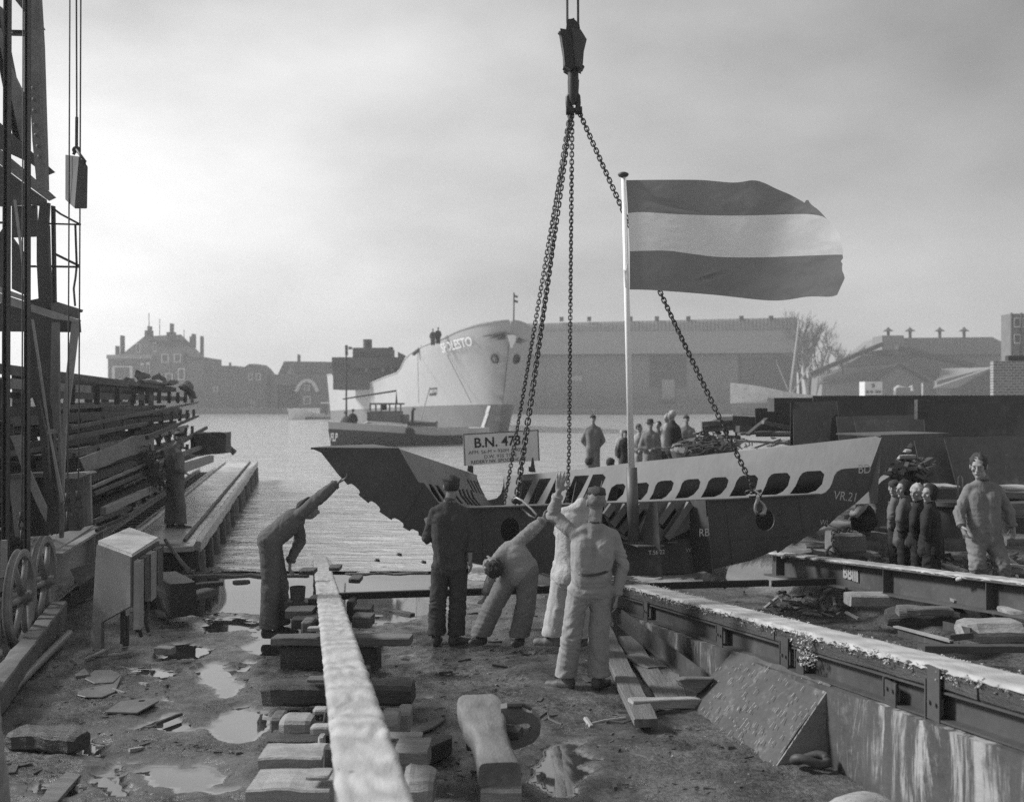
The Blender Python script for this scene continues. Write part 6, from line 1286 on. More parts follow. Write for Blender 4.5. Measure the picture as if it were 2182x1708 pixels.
# long building shed
YS = 232
sh = thing('shipyard_shed', 'huge pale sheeted shipbuilding shed with a dark doorway across the river', 'shed', P(1420, 882, YS))
wall_box(sh, 1085, 1697, 755, 884, YS, 40, SHED)
mb = MB(); ee = [P(1083, 756, YS-1), P(1699, 752, YS-1), P(1697, 702, YS+14), P(1083, 706, YS+14)]; mb.add(ee, [(0, 1, 2, 3)]); mb.build('roof_slope', SHEDR, sh)
mb = MB(); ee = [P(1085, 706, YS+14), P(1697, 702, YS+14), P(1697, 676, YS+15), P(1085, 690, YS+15)]; mb.add(ee, [(0, 1, 2, 3)]); mb.add([P(1697, 755, YS), P(1697, 702, YS+14), P(1697, 676, YS+15), P(1690, 760, YS+40)], [(0, 1, 2, 3)]); mb.build('clerestory', SHEDT, sh)
mb = MB()
for i in range(76): mb.bar(P(1087+i*8.06, 705.5-i*.05, YS+13.8), P(1087+i*8.06, 690.5-i*.19, YS+14.8), .12, .1, (0, 1, 0))
mb.build('clerestory_ribs', SHEDR, sh)
for u in (1196, 1255, 1343, 1399, 1466, 1579, 1642): MB().box(P(u, 680.5-(u-1085)*.006, YS+15), (.9, .9, 1.0)).build('roof_vent', ROOF, sh)
MB().bar(P(1083, 757, YS-1.1), P(1699, 753, YS-1.1), .3, .35).build('eaves_gutter', ROOF, sh)
wall_box(sh, 1385, 1461, 759, 825, YS-.3, .5, WDK, 'doorway'); wall_box(sh, 1385, 1461, 788, 792, YS-.5, .2, SHEDR, 'door_beam')
wall_box(sh, 1410, 1437, 808, 852, YS-.6, .3, mat('shed_door_pale', .3, .8, .1, 1, 0), 'small_door'); wall_box(sh, 1412, 1436, 850, 872, YS-.8, .3, WDK, 'door_opening')
wall_box(sh, 1576, 1690, 762, 840, YS-.2, .3, SHEDR, 'sheet_panel'); wall_box(sh, 1085, 1160, 772, 872, YS-.2, .3, SHED, 'sheet_panel'); wall_box(sh, 1575, 1577, 757, 872, YS-.4, .4, ROOF, 'downpipe')
wall_box(sh, 1208, 1240, 800, 812, YS-.3, .3, SHEDT, 'hatch')
wq = MB(); a = P(1085, 874, 229); b = P(1760, 874, 229); wq.box(((a.x+b.x)/2, 228.2, .55), (b.x-a.x, 1.5, 2.6)); wq.build('far_quay_edge', QUAY, kind='structure')
# right-hand works
YW = 215
for i, (pts, m_, l, Y, dep, rf) in enumerate((
    (q('L', 960, 700, 960, 600, 1180, 480, 1300, 378, 1925, 372, 2040, 430, 2182, 430, 2182, 705), SHED, 'long works building with hipped roof and ridge ventilators', 226, 12, None),
    (q('L', 960, 702, 975, 600, 1120, 545, 1450, 520, 1620, 620, 1620, 702), SHED, 'broad gabled shed in front of the long works building', 218, 8, None),
    (q('L', 1640, 702, 1640, 620, 1960, 540, 2005, 535, 2005, 702), SHED, 'lean shed with sloping pale roof right of the gabled shed', 216, 6, None))):
    wb = thing('works_building', l, 'works building', P(sum(p[0] for p in pts)/len(pts), 880, Y)); prism(wb, [(u, v) if v < 840 else (u, 882) for u, v in pts], Y, dep, m_, 'wall')
    if i == 0:
        mb = MB(); mb.add([P(u, v, Y-.6 if j < 2 else Y+10) for j, (u, v) in enumerate(q('L', 1180, 470, 2182, 470, 1925, 372, 1300, 378))], [(0, 1, 2, 3)]); mb.build('roof', SHEDR, wb)
        for x in (1390, 1517, 1690, 1832):
            mb = MB(); c = P(*q('L', x, 372)[0], Y+9); mb.lathe(c, [(.35, -.3), (.35, 1.6), (1.2, 1.7), (.4, 2.2), (.1, 2.6)], 8); mb.build('ridge_ventilator', ROOF, wb)
        mb = MB(); (u0, v0), (u1, v1) = q('L', 1325, 358, 1450, 440); a, b = P(u0, v1, Y-3), P(u1, v0, Y-3); mb.box(((a.x+b.x)/2, Y-3, (a.z+b.z)/2), (b.x-a.x, 6, b.z-a.z)); mb.build('hoist_house', SHED, wb)
    if i == 1:
        mb = MB(); mb.add([P(u, v, yy) for (u, v), yy in zip(q('L', 965, 640, 1310, 615, 1450, 520, 1120, 545), (Y-.8, Y-.8, Y-.4, Y+6))], [(0, 1, 2, 3)]); mb.build('roof', SHEDR, wb)
        mb = MB(); mb.bar(P(*q('L', 1450, 520)[0], Y-.6), P(*q('L', 1625, 625)[0], Y-.6), 1.0, .35); mb.bar(P(*q('L', 1450, 520)[0], Y-.6), P(*q('L', 1310, 615)[0], Y-.6), 1.0, .35); mb.build('verge', ROOF, wb)
    if i == 2:
        mb = MB(); mb.add([P(u, v, yy) for (u, v), yy in zip(q('L', 1650, 662, 1790, 660, 2005, 538, 1700, 545), (Y-.8, Y-.8, Y-.4, Y+6))], [(0, 1, 2, 3)]); mb.build('roof', mat('pale_tin_roof', .26, .6, .1, .6, .1), wb)
        mb = MB(); mb.plate([P(u, v, Y-.9) for u, v in q('L', 1790, 662, 2005, 540, 2005, 702, 1760, 702)], .3); mb.build('side_wall', ROOF, wb)
cv = thing('conveyor', 'long inclined conveyor gallery on the works roof', 'conveyor', P(*q('L', 1100, 600)[0], 214))
mb = MB(); L1 = q('L', 1440, 425, 1880, 530, 1350, 405, 930, 580); mb.bar(P(*L1[0], 214), P(*L1[1], 214), 2, .9); mb.bar(P(*L1[2], 214), P(*L1[3], 214), 2, .8); mb.build('gallery', ROOF, cv)
mb = MB(); 
for x, y in ((1220, 480), (1120, 520), (1680, 540)): mb.bar(P(*q('L', x, y)[0], 214), P(*q('L', x+6, y+60)[0], 214), .2, .2, (0, 1, 0))
mb.build('gallery_legs', ROOF, cv)
BKW = mat('near_brick', .20, .85, .25, 3, .4)
t_ = BKW.node_tree; bk_ = N('ShaderNodeTexBrick', t_); bk_.inputs['Scale'].default_value = 1.6; bk_.inputs['Color1'].default_value = (.22, .22, .22, 1); bk_.inputs['Color2'].default_value = (.15, .15, .15, 1); bk_.inputs['Mortar'].default_value = (.38, .38, .38, 1); bk_.inputs['Mortar Size'].default_value = .03
mpb = N('ShaderNodeMapping', t_); mpb.inputs['Rotation'].default_value = (math.pi/2, 0, 0); tcb = N('ShaderNodeTexCoord', t_); t_.links.new(tcb.outputs['Object'], mpb.inputs[0]); t_.links.new(mpb.outputs[0], bk_.inputs[0]); t_.links.new(bk_.outputs[0], t_.nodes['Principled BSDF'].inputs['Base Color'])
bb = thing('brick_building', 'low brick building with visible courses at the right edge', 'building', P(2160, 850, 60)); wall_box(bb, *[q('L', 2003, 0)[0][0], 2300], q('L', 0, 503)[0][1], 900, 60, .4, BKW); wall_box(bb, *[q('L', 2090, 0)[0][0], 2300], q('L', 0, 470)[0][1], q('L', 0, 500)[0][1], 60.5, .4, ROOF, 'roof')
tw = thing('brick_tower', 'tall brick tower block with window bays at the right edge', 'tower', P(2170, 850, 150)); wall_box(tw, *[q('L', 2105, 0)[0][0], 2300], q('L', 0, 226)[0][1], 900, 150, 3, BR)
for (x0, x1, y0, y1) in ((2120, 2160, 250, 305), (2120, 2160, 345, 400), (2172, 2190, 250, 305)): win(tw, *[q('L', x0, 0)[0][0], q('L', x1, 0)[0][0]], q('L', 0, y0)[0][1], q('L', 0, y1)[0][1], 150, WIN)
for x in (2108, 2165): wall_box(tw, *[q('L', x, 0)[0][0], q('L', x+7, 0)[0][0]], q('L', 0, 220)[0][1], 900, 149.7, .3, BRD, 'pier_strip')
# bare trees
TRM = mat('bare_twigs', .13, .9, .2, 3, 0)
def tree(u, vtop, vbot, Y, spread, n, label, seed):
    R_ = random.Random(seed); base = P(u, vbot, Y); H_ = (vbot-vtop)/F*Y; tr_ = thing('bare_tree', label, 'tree', base, 'bare winter trees beside the shed'); tk = MB(); br = MB()
    def grow(mb, p, d, l, r, k):
        pts = [p]; dd = d
        for i in range(3): dd = (dd+Vector((R_.gauss(0, .1), R_.gauss(0, .1), .06))).normalized(); pts.append(pts[-1]+dd*l/3)
        (tk if k == 0 else mb).tube(pts, [r, r*.85, r*.7, r*.55], 4 if k < 2 else 3, cap=False)
        if k >= 6: return
        for j in range(R_.choice((2, 3, 3)) if k else n):
            q_ = pts[R_.choice((1, 2, 3, 3))]; a = R_.random()*6.28; s = spread*R_.uniform(.5, 1.2); nd = (dd+Vector((math.cos(a)*s, math.sin(a)*s, R_.uniform(-.1, .25)))).normalized(); grow(mb, q_, nd, l*R_.uniform(.6, .82), max(r*.6, .032), k+1)
    grow(br, base, Vector((R_.uniform(-.05, .05), 0, 1)), H_*.34, H_*.026, 0)
    tk.build('trunk', TRM, tr_); br.build('crown', TRM, tr_)
tree(1722, 668, 850, 222, .55, 6, 'tallest bare tree rising right behind the end of the big shed', 3)
tree(1752, 690, 850, 224, .6, 6, 'second bare tree, leaning away from the big shed', 9)
tree(1788, 735, 850, 228, .7, 5, 'lowest bare tree, in front of the works roofs', 5)
tree(1706, 690, 850, 240, .5, 5, 'slim bare tree half hidden by the shed end', 12)
# white superstructure boat and small boat at the works quay
wb2 = thing('work_boat', 'small boat with white two storey wheelhouse moored by the works', 'boat', P(1860, 868, 190))
wall_box(wb2, *[q('L', 1253, 0)[0][0], q('L', 1355, 0)[0][0]], q('L', 0, 622)[0][1], q('L', 0, 702)[0][1]+4, 190, 3, mat('boat_white', .6, .5, .1, 2, 0), 'wheelhouse')
for x0, x1, y0, y1 in ((1295, 1310, 635, 655), (1260, 1275, 675, 690), (1285, 1300, 675, 690), (1315, 1330, 675, 690), (1335, 1347, 675, 690)): win(wb2, *[q('L', x0, 0)[0][0], q('L', x1, 0)[0][0]], q('L', 0, y0)[0][1], q('L', 0, y1)[0][1], 189.9, WDK, panes=False)
mb = MB(); mb.tube([P(*p, 190) for p in q('L', 1425, 700, 1430, 660, 1450, 650, 1500, 655, 1525, 650, 1530, 675)], .25, 6); mb.tube([P(*p, 190) for p in q('L', 1590, 702, 1590, 630)], .15, 5); mb.build('davits', mat('boat_white', .6), wb2)
prism(wb2, q('L', 1240, 700, 1640, 700, 1620, 740, 1250, 740), 190, 3, ROOF, 'hull')
# ================================================================ ships and boats
KS = 1.055; CAMP = Vector((0, 0, CH))
def sc_(p): return CAMP+(Vector(p)-CAMP)*KS
def lerp_tab(tab, x):
    if x <= tab[0][0]: return tab[0][1]
    for (a, b), (c, d) in zip(tab, tab[1:]):
        if x <= c: return b+(d-b)*(x-a)/(c-a)
    return tab[-1][1]
ZD = [(-3, 9.3), (0, 9.2), (2, 8.9), (4, 8.5), (6.4, 7.9), (11.5, 7.42), (15.3, 7.0), (17.2, 6.6), (19.2, 5.65), (20.7, 5.3), (25.7, 5.0), (34.5, 4.36), (46, 4.05), (52, 4.13), (54.6, 5.1), (57.8, 6.0), (67.8, 6.1)]
def stem(z): return 3.1*(1-max(0, min(1, (z+.4)/9.4)))**1.15
def hb(s, z):
    e = s-stem(z)
    if e <= 0: return 0.
    zz = max(0, min(1, (z+.5)/8)); Lr = 24-13*zz; k = min(1, e/Lr); f = (1-(1-k)**2)**.62
    ls = 68-s; st_ = min(1, max(0, ls/(13-6*zz))); return 4.75*f*(1-(1-st_)**2)**.5
def shp(s, z, side=1):      # side +1 = the side towards the left of the view
    b = hb(s, z)*side; return sc_((-.1-.34*s-.94*b, 88+.94*s-.34*b, z))
ship = thing('cargo_ship', 'tall unfinished pale grey cargo ship named SPOLESTO afloat with its bow towards the yard', 'ship', shp(30, WZ))
SH_L = mat('ship_grey_paint', .37, .5, .07, .25, .1, bscale=2); SH_D = mat('ship_boot_paint', .13, .5, .15, .3, .1, bscale=2); SH_S = mat('ship_superstructure', .10, .6, .2, .4, .1)
zbt = lambda s: 2.25-.018*s
ss = [0, .3, .7, 1.2, 1.8, 2.4, 3, 3.6, 4.3, 5, 6, 7, 8, 9, 10, 11.5, 13, 15, 17.2, 18, 19.2, 20.7, 23, 25.7, 30, 34.5, 40, 46, 52, 54.6, 57.8, 60, 62, 64, 65.5, 66.7, 67.5, 68]
for nm, m_, lo, hi in (('upper_hull', SH_L, zbt, lambda s: lerp_tab(ZD, s)), ('boot_top', SH_D, lambda s: -1., zbt)):
    mb = MB()
    for side in (1, -1):
        rows = []
        for s in ss:
            r = []
            for j in range(15):
                f = j/14; z = lo(s)+(hi(s)-lo(s))*f; s2 = max(s, stem(z)+.001); r.append(shp(s2, z, side))
            rows.append(r)
        mb.grid(rows)
    mb.build(nm, m_, ship, smooth=True)
mb = MB(); mb.grid([[shp(max(s, .02), lerp_tab(ZD, s)-1.05, 1), shp(max(s, .02), lerp_tab(ZD, s)-1.05, -1)] for s in ss]); mb.build('deck', SH_D, ship)
mb = MB(); pts = [shp(max(s, .02), lerp_tab(ZD, s), 1)+Vector((0, 0, .05)) for s in ss]; mb.tube(pts, .09, 5); mb.tube([shp(max(s, .02), lerp_tab(ZD, s), -1)+Vector((0, 0, .05)) for s in ss], .09, 5); mb.build('bulwark_rail', SH_L, ship)
for x0, x1, y0, y1, Y, dep, nm in ((252, 862, 553, 640, 124, 8, 'bridge_deck'), (262, 850, 640, 810, 124.5, 8, 'deckhouse'), (418, 706, 478, 560, 125, 6, 'wheelhouse'), (228, 380, 628, 642, 123, 9, 'bridge_wing')):
    (u0, v0), (u1, v1) = q('N', x0, y0, x1, y1); wall_box(ship, u0, u1, v0, v1, Y, dep, SH_S, nm)
(u0, v0), (u1, v1) = q('N', 800, 520, 862, 560); prism(ship, q('N', 798, 520, 840, 548, 862, 556, 862, 640, 798, 640), 123.6, 6, SH_S, 'bridge_deck')
mb = MB(); mb.lathe(P(*q('N', 536, 480)[0], 127), [(.54, -.4), (.54, .95), (.58, 1.02), (.45, 1.02)], 18); mb.build('funnel', SH_S, ship, smooth=True, auto=40)
for x in (445, 528, 658, 733): (u0, v0), (u1, v1) = q('N', x-14, 625, x+14, 668); win(ship, u0, u1, v0, v1, 124.3, WDK if x == 445 else mat('ship_window', .26, .5, .2, 1, 0), 'deckhouse_window', False)
for x0, y0, x1, y1 in ((368, 458, 370, 540), (385, 480, 412, 482), (730, 478, 731, 520), (706, 482, 735, 482)): mb = MB(); mb.bar(P(*q('N', x0, y0)[0], 123.5), P(*q('N', x1, y1)[0]+(0,) if False else P(0, 0, 1), 1) if False else P(*q('N', x1, y1)[0], 123.5), .3, .25, (0, 1, 0)); mb.build('bridge_rail', SH_S, ship)
# name, hawse pipes, bow ornament, draught marks
def onship(u, v, side=1, off=.06):
    """point of the hull side seen at (u, v)"""
    best = None
    for i in range(600):
        s = i*.05
        for it in range(2):
            p0 = shp(max(s, stem(5)+.01), 5, side); z = CH-(v-VH)/F*p0.y
        if s < stem(z): continue
        for it in range(3): p = shp(s, z, side); z = CH-(v-VH)/F*p.y
        uu = UC+p.x/p.y*F; d = abs(uu-u)
        if best is None or d < best[0]: best = (d, p, s, z)
    return best[1], best[2], best[3]
n0, s0, z0 = onship(946, 757); n1, s1, z1_ = onship(1011, 742)
tw_ = 1.0
mbx = text_mb('SPOLESTO', lambda x, y: Vector((x, y, 0)), 1., weight=.02); W_ = max(v.x for v in mbx.v); Hh = max(v.y for v in mbx.v)
def nameplace(x, y):
    f = x/W_; s = s0+(s1-s0)*f; z = z0+(z1_-z0)*f+y/Hh*.78; p = shp(s, z); return p+Vector((-.94, -.34, 0))*-.0+Vector((-.75, -.66, 0))*.20*KS
mbx.v = [nameplace(v.x, v.y) for v in mbx.v]; mbx.build('ship_name', mat('ship_name_white', .75, .5, .05, 1, 0), ship)
p, s_, z_ = onship(1055, 768)
for side in (1, -1):
    mb = MB(); c = shp(s_, z_, side); o_ = Vector((-.75*side, -.66, 0)); mb.lathe(c-o_*.1, [(.40, 0), (.46, .12), (.42, .28), (.30, .28), (.28, .1)], 14, o_+Vector((0, 0, -.4)))
    mb.build('hawse_pipe', BLACKST, ship)
def bowpt(u, v): return P(u, v, 92.6-.0*(u-1090))
mb = MB(); st = q('N', 1645, 380, 1690, 376, 1725, 392, 1685, 478, 1672, 478); mb.plate([P(u, v, 92.3) for u, v in st], .25); mb.build('bow_shield', mat('ship_name_white', .75), ship)
mb = MB()
for k in range(3):
    a0 = onship(*q('N', 1640-k*2, 392+k*17)[0])[0]; a1 = onship(*q('N', 1455+k*55, 415+k*12)[0])[0]; o_ = Vector((-.5, -.8, 0))*.12
    pts = [onship(*[(q('N', 1640-k*2, 392+k*17)[0][i]*(1-f)+q('N', 1455+k*55, 415+k*12)[0][i]*f) for i in (0, 1)])[0]+o_ for f in (0, .25, .5, .75, 1)]
    mb.tube(pts, [.14, .12, .1, .07, .02], 5)
    b0, b1 = P(*q('N', 1722, 398+k*16)[0], 92.1), P(*q('N', 1800-k*18, 430+k*8)[0], 93.2); mb.tube([b0, b1], [.13, .03], 5)
mb.build('bow_stripes', STEEL, ship)
mb = MB(); mw_ = mat('draught_white', .55, .6, .1, 1, 0)
for i in range(15):
    v = 862+i*3.6; u = 1052.5-(v-862)*.17*2-1.5 if v > 862 else 0; p, s_, z_ = onship(u-7, v)
    mb.box(p+Vector((-.75, -.66, 0))*.06, (.42, .05, .16), Vector((.66, -.75, 0)))
mb.build('draught_marks', mw_, ship)
mb = MB(); mb.tube([P(*q('N', 1696, 262)[0], 91), P(*q('N', 1698, 40)[0], 91)], .07, 5); mb.build('jackstaff', SH_S, ship)
mb = MB(); mb.plate([P(*p, 91) for p in q('N', 1700, 58, 1730, 68, 1728, 84, 1702, 78)], .05); mb.plate([P(*p, 91) for p in q('N', 1702, 96, 1732, 108, 1728, 124, 1704, 118)], .05); mb.build('pennant', SH_S, ship)
mb = MB()
for a_, b_ in ((q('N', 942, 520, 942, 915)), (q('N', 1180, 560, 1360, 915))): mb.tube([onship(*a_)[0]+Vector((-.1, -.1, 0)), P(*b_, 96)], .03, 4)
mb.build('hanging_ropes', SH_S, ship)
mb = MB()
for x, y in ((905, 520), (925, 505), (945, 488), (965, 472)): mb.ball(P(*q('N', x, y+4)[0], 103), .22, 8, 6)
mb.build('deck_bollards', SH_S, ship)
def loft(name, m, parent, A, B, bm, ztab, zb, n=24, k=7, rake=.6, fl=.75, top=None):
    """boat shell from bow point A to stern point B; bm beam; ztab (fraction, sheer height)"""
    A, B = Vector(A), Vector(B); D = B-A; D.z = 0; Ln = D.length; D.normalize(); S_ = Vector((D.y, -D.x, 0)); rows = []; mb = MB()
    for i in range(n+1):
        f = i/n; zt_ = lerp_tab(ztab, f); r = []
        w_ = bm/2*(math.sin(min(1, f/.32)*math.pi/2)**.8)*(1-.25*max(0, (f-.7)/.3)**2) if f > 0 else .02
        for side in (-1, 1):
            seq = [j/k for j in range(k+1)]; seq = seq[::-1] if side == -1 else seq
            for g in seq:
                z = zb(f)+(zt_-zb(f))*g; off = rake*(1-g)*(1-min(1, f/.25)); r.append(A+D*(Ln*f+off)+S_*side*w_*(fl+(1-fl)*g)+Vector((0, 0, z-A.z)))
        rows.append(r)
    mb.grid(rows); m2 = 2*k+2; mb.f.append(tuple(n*m2+j for j in range(m2))); mb.m.append(0)
    mb.f.append(tuple(range(m2))); mb.m.append(0)
    return mb.build(name, m, parent, smooth=True, auto=40)
tug = thing('tugboat', 'small dark tugboat with pale bulwark and glazed wheelhouse crossing in front of the tall ship', 'tugboat', P(850, 950, 67))
A, B = P(699, 953, 64.5), P(1018, 940, 72); A.z = B.z = WZ
def vz(v, Y): return CH-(v-VH)/F*Y
st_ = [(0, vz(898, 64.5)), (.3, vz(905, 66.5)), (.6, vz(912, 69)), (1, vz(910, 72))]
loft('lower_hull', mat('tug_black', .045, .45, .2, 1, .1), tug, A, B, 3.0, [(f, z-.42) for f, z in st_], lambda f: -.9, rake=.3)
loft('bulwark', mat('tug_grey', .42, .5, .1, 1, .1), tug, A-Vector((.03, .05, 0)), B+Vector((.05, .05, 0)), 3.08, st_, lambda f: lerp_tab(st_, f)-.44, rake=.05, fl=.98)
def tb(x0, x1, y0, y1, Y, dep, m_, nm): (u0, v0), (u1, v1) = q('E', x0, y0, x1, y1); return wall_box(tug, u0, u1, v0, v1, Y, dep, m_, nm)
TD_ = mat('tug_house', .13, .5, .2, 1, .1); TW_ = mat('tug_pale_trim', .50, .5, .1, 1, 0)
tb(968, 1240, 1090, 1105, 66.5, 1.9, TD_, 'wheelhouse_roof'); wh = tb(975, 1232, 1160, 1262, 66.8, 1.5, TD_, 'wheelhouse')
for x in (972, 1020, 1068, 1138, 1190, 1232): tb(x-6, x+6, 1104, 1160, 66.75, .08, TD_, 'window_post')
for x in (972, 1138, 1232): tb(x-6, x+6, 1104, 1160, 68.2, .08, TD_, 'window_post')
tb(945, 975, 1165, 1265, 66.9, .5, TD_, 'locker'); tb(1060, 1110, 1104, 1150, 67.5, .3, BLACKST, 'helmsman'); tb(1235, 1290, 1190, 1270, 67, 1.3, TD_, 'engine_casing'); tb(1290, 1535, 1245, 1300, 67.5, 1.4, TD_, 'engine_casing')
mb = MB(); mb.tube([P(*p, 66.3) for p in q('E', 900, 1282, 950, 1250, 1240, 1268, 1250, 1295)], .05, 5); mb.tube([P(*p, 66.3) for p in q('E', 1120, 1258, 1120, 1290)], .04, 5); mb.tube([P(*p, 67.2) for p in q('E', 1290, 1244, 1530, 1250)], .06, 5); mb.tube([P(*p, 67.2) for p in q('E', 1300, 1290, 1530, 1298)], .05, 5); mb.build('handrails', TW_, tug)
mb = MB(); mb.tube([P(*q('E', 770, 1245)[0], 66), P(*q('E', 768, 600)[0], 66)], [.07, .04], 6); mb.build('mast', STEEL, tug)
mb = MB(); mb.tube([P(*p, 66.4) for p in q('E', 740, 1057, 1195, 986, 1197, 1090)], [.05, .07, .08], 6); mb.build('exhaust_arm', STEEL, tug)
mb = MB(); mb.tube([P(*p, 67) for p in q('E', 1333, 1250, 1335, 1160, 1345, 1135, 1362, 1140)], .10, 6); mb.build('vent_pipe', BLACKST, tug)
mb = MB(); mb.lathe(P(*q('E', 1310, 1345)[0], 66.4), [(.18, -.05), (.34, -.05), (.34, .08), (.18, .08)], 14, (0, -1, 0)); mb.build('tyre_fender', BLACKST, tug)
mb = MB(); mb.tube([P(*q('E', 1400, 1245)[0], 68.5), P(*q('E', 1480, 955)[0], 68.5)], .045, 6); mb.build('flagstaff', TW_, tug)
mb = MB()
for i, (y0, y1) in enumerate(((960, 975), (975, 1005), (1005, 1030))): mb.mt(i); mb.grid([[P(*q('E', 1478+14*k, y0+3*math.sin(k*1.3))[0], 68.5+.05*math.sin(k)) for k in range(6)], [P(*q('E', 1474+14*k-(i == 2)*k*3, y1+3*math.sin(k*1.3))[0], 68.5+.05*math.sin(k)) for k in range(6)]])
mb.build('stern_flag', [FLR, FLW, FLB], tug)
a_ = P(*q('E', 632, 1412)[0], 64.3)
text_mb('FLP', lambda x, y: a_+Vector((x*.40+.1*y, -.10+x*-.2, y*.85)), .8, weight=.02).build('lettering', TW_, tug)
b_ = P(*q('E', 655, 1285)[0], 64.4)
text_mb('HOLLAND', lambda x, y: b_+Vector((x*1.5, -.13-x*.5, y-.03*x)), .5, weight=.01).build('lettering', STEEL, tug) if False else None
ln = thing('motor_launch', 'small white motor launch behind the tug stern of the tall ship', 'motor boat', P(650, 893, 163))
A, B = P(612, 893, 160), P(716, 893, 168); A.z = B.z = WZ
loft('hull', mat('boat_white', .6), ln, A, B, 2.6, [(0, 1.4), (.5, .6), (1, .5)], lambda f: -.5)
wall_box(ln, *[q('U', 1785, 0)[0][0], q('U', 2030, 0)[0][0]], q('U', 0, 945)[0][1], q('U', 0, 1005)[0][1], 164, 1.6, mat('boat_white', .6), 'cabin'); wall_box(ln, *[q('U', 2040, 0)[0][0], q('U', 2095, 0)[0][0]], q('U', 0, 905)[0][1], q('U', 0, 1000)[0][1], 164.5, 1.5, TD_, 'wheelhouse'); wall_box(ln, *[q('U', 2035, 0)[0][0], q('U', 2098, 0)[0][0]], q('U', 0, 890)[0][1], q('U', 0, 905)[0][1], 164.2, 2, mat('boat_white', .6), 'roof')
wall_box(ln, *[q('U', 1760, 0)[0][0], q('U', 2160, 0)[0][0]], q('U', 0, 1022)[0][1], q('U', 0, 1040)[0][1], 161.5, .6, STEEL, 'waterline_band')
bh = thing('moored_hull', 'weathered white bow of a laid up boat with mast, in front of the big shed', 'boat', P(1640, 885, 205))
A, B = P(1556, 885, 200), P(1800, 885, 216); A.z = B.z = WZ
tabz = [(0, vz(815, 200)), (.15, vz(822, 202)), (.4, vz(836, 206)), (.7, vz(845, 210)), (1, vz(848, 216))]
loft('upper_hull', mat('old_white_hull', .6, .7, .25, .6, .1, spots=-.5), bh, A, B, 6, tabz, lambda f: 2.0+.1*f, rake=.0)
loft('lower_hull', mat('old_boot', .15, .7, .2, .6, .1), bh, A+Vector((.2, 0, 0)), B, 5.8, [(0, 2.05), (1, 2.15)], lambda f: -.8, rake=.3)
mb = MB(); mb.tube([P(*q('L', 815, 700)[0], 206), P(*q('L', 868, 275)[0], 206)], [.25, .15], 6); mb.tube([P(*q('L', 825, 690)[0], 206), P(*q('L', 1020, 400)[0], 207)], [.16, .1], 5); mb.tube([P(*q('L', 805, 670)[0], 206), P(*q('L', 735, 500)[0], 206)], [.1, .06], 5); mb.build('mast', mat('pale_mast', .35, .6, .1, 1, 0), bh)
wall_box(bh, *[q('L', 600, 0)[0][0], q('L', 760, 0)[0][0]], q('L', 0, 655)[0][1]+4, q('L', 0, 690)[0][1], 206, 1.5, ROOF, 'deck_gear'); wall_box(bh, *[q('L', 700, 0)[0][0], q('L', 722, 0)[0][0]], q('L', 0, 724)[0][1], q('L', 0, 740)[0][1], 199.6, .5, WDK, 'porthole')
bg_ = thing('river_barge', 'long low dark barge moored along the quay under the big shed', 'barge', P(1300, 882, 222)); A, B = P(1475, 884, 215), P(1135, 884, 222); A.z = B.z = WZ
loft('hull', mat('far_barge', .10, .7, .2, .5, 0), bg_, A, B, 4, [(0, 1.3), (.15, .7), (.9, .7), (1, 1.0)], lambda f: -.6)
# ================================================================ people, nearest first
def hz(pts): return pts
# the man with his arm raised
person('worker in pale belted overalls seen from behind, left hand raised in signal', 9.0,
    dict(head=(1270, 1070, .03), neck=(1266, 1108), sl=(1218, 1136), sr=(1312, 1138), el=(1178, 1096, .10), wl=(1190, 1046, .02), er=(1327, 1202, .02), wr=(1313, 1268, -.02),
         hl=(1232, 1258), hr=(1282, 1258), kl=(1216, 1362, -.02), kr=(1275, 1360, .02), al=(1205, 1456), ar=(1275, 1458), tl=(1158, 1476, .10), tr=(1296, 1474, .15)),
    1.78, CL_L, hair=HAIRG, hairstyle='crop', yaw=178, belt=True, vb=.0075, vc=.011, seed=1, fat=.97, collar=CL_M, cuff={'l': .06, 'r': .03},
    hands={'l': dict(d=(.18, .0, 1), palm=(.15, 1, 0), curl=.2, spread=.22, side=-1), 'r': dict(d=(-.1, .1, -1), palm=(-1, 0, 0), curl=.7, side=-1)}, pitch=-4)
# the man in the dark overalls and cap
person('worker in dark overalls and flat cap standing with his back turned', 10.8,
    dict(head=(961, 1037, .02), neck=(958, 1064), sl=(921, 1088), sr=(991, 1088), el=(910, 1146, .05), wl=(914, 1120, .30), er=(998, 1148, .03), wr=(1001, 1189, -.03),
         hl=(938, 1208), hr=(977, 1208), kl=(932, 1286), kr=(975, 1288), al=(930, 1356), ar=(971, 1360), tl=(937, 1366, .16), tr=(988, 1372, .06)),
    1.76, CL_D, hair=HAIR, cap='flat', yaw=190, vb=.009, vc=.012, seed=2, collar=mat('pale_scarf', .42, .8, .3, 30, .3), fat=.97, cuff={'r': .09},
    hands={'r': dict(d=(.12, .1, -1), palm=(-1, .2, 0), curl=.5, side=-1), 'l': dict(d=(-.2, .6, .7), palm=(0, 1, 0), curl=.8, side=-1)})
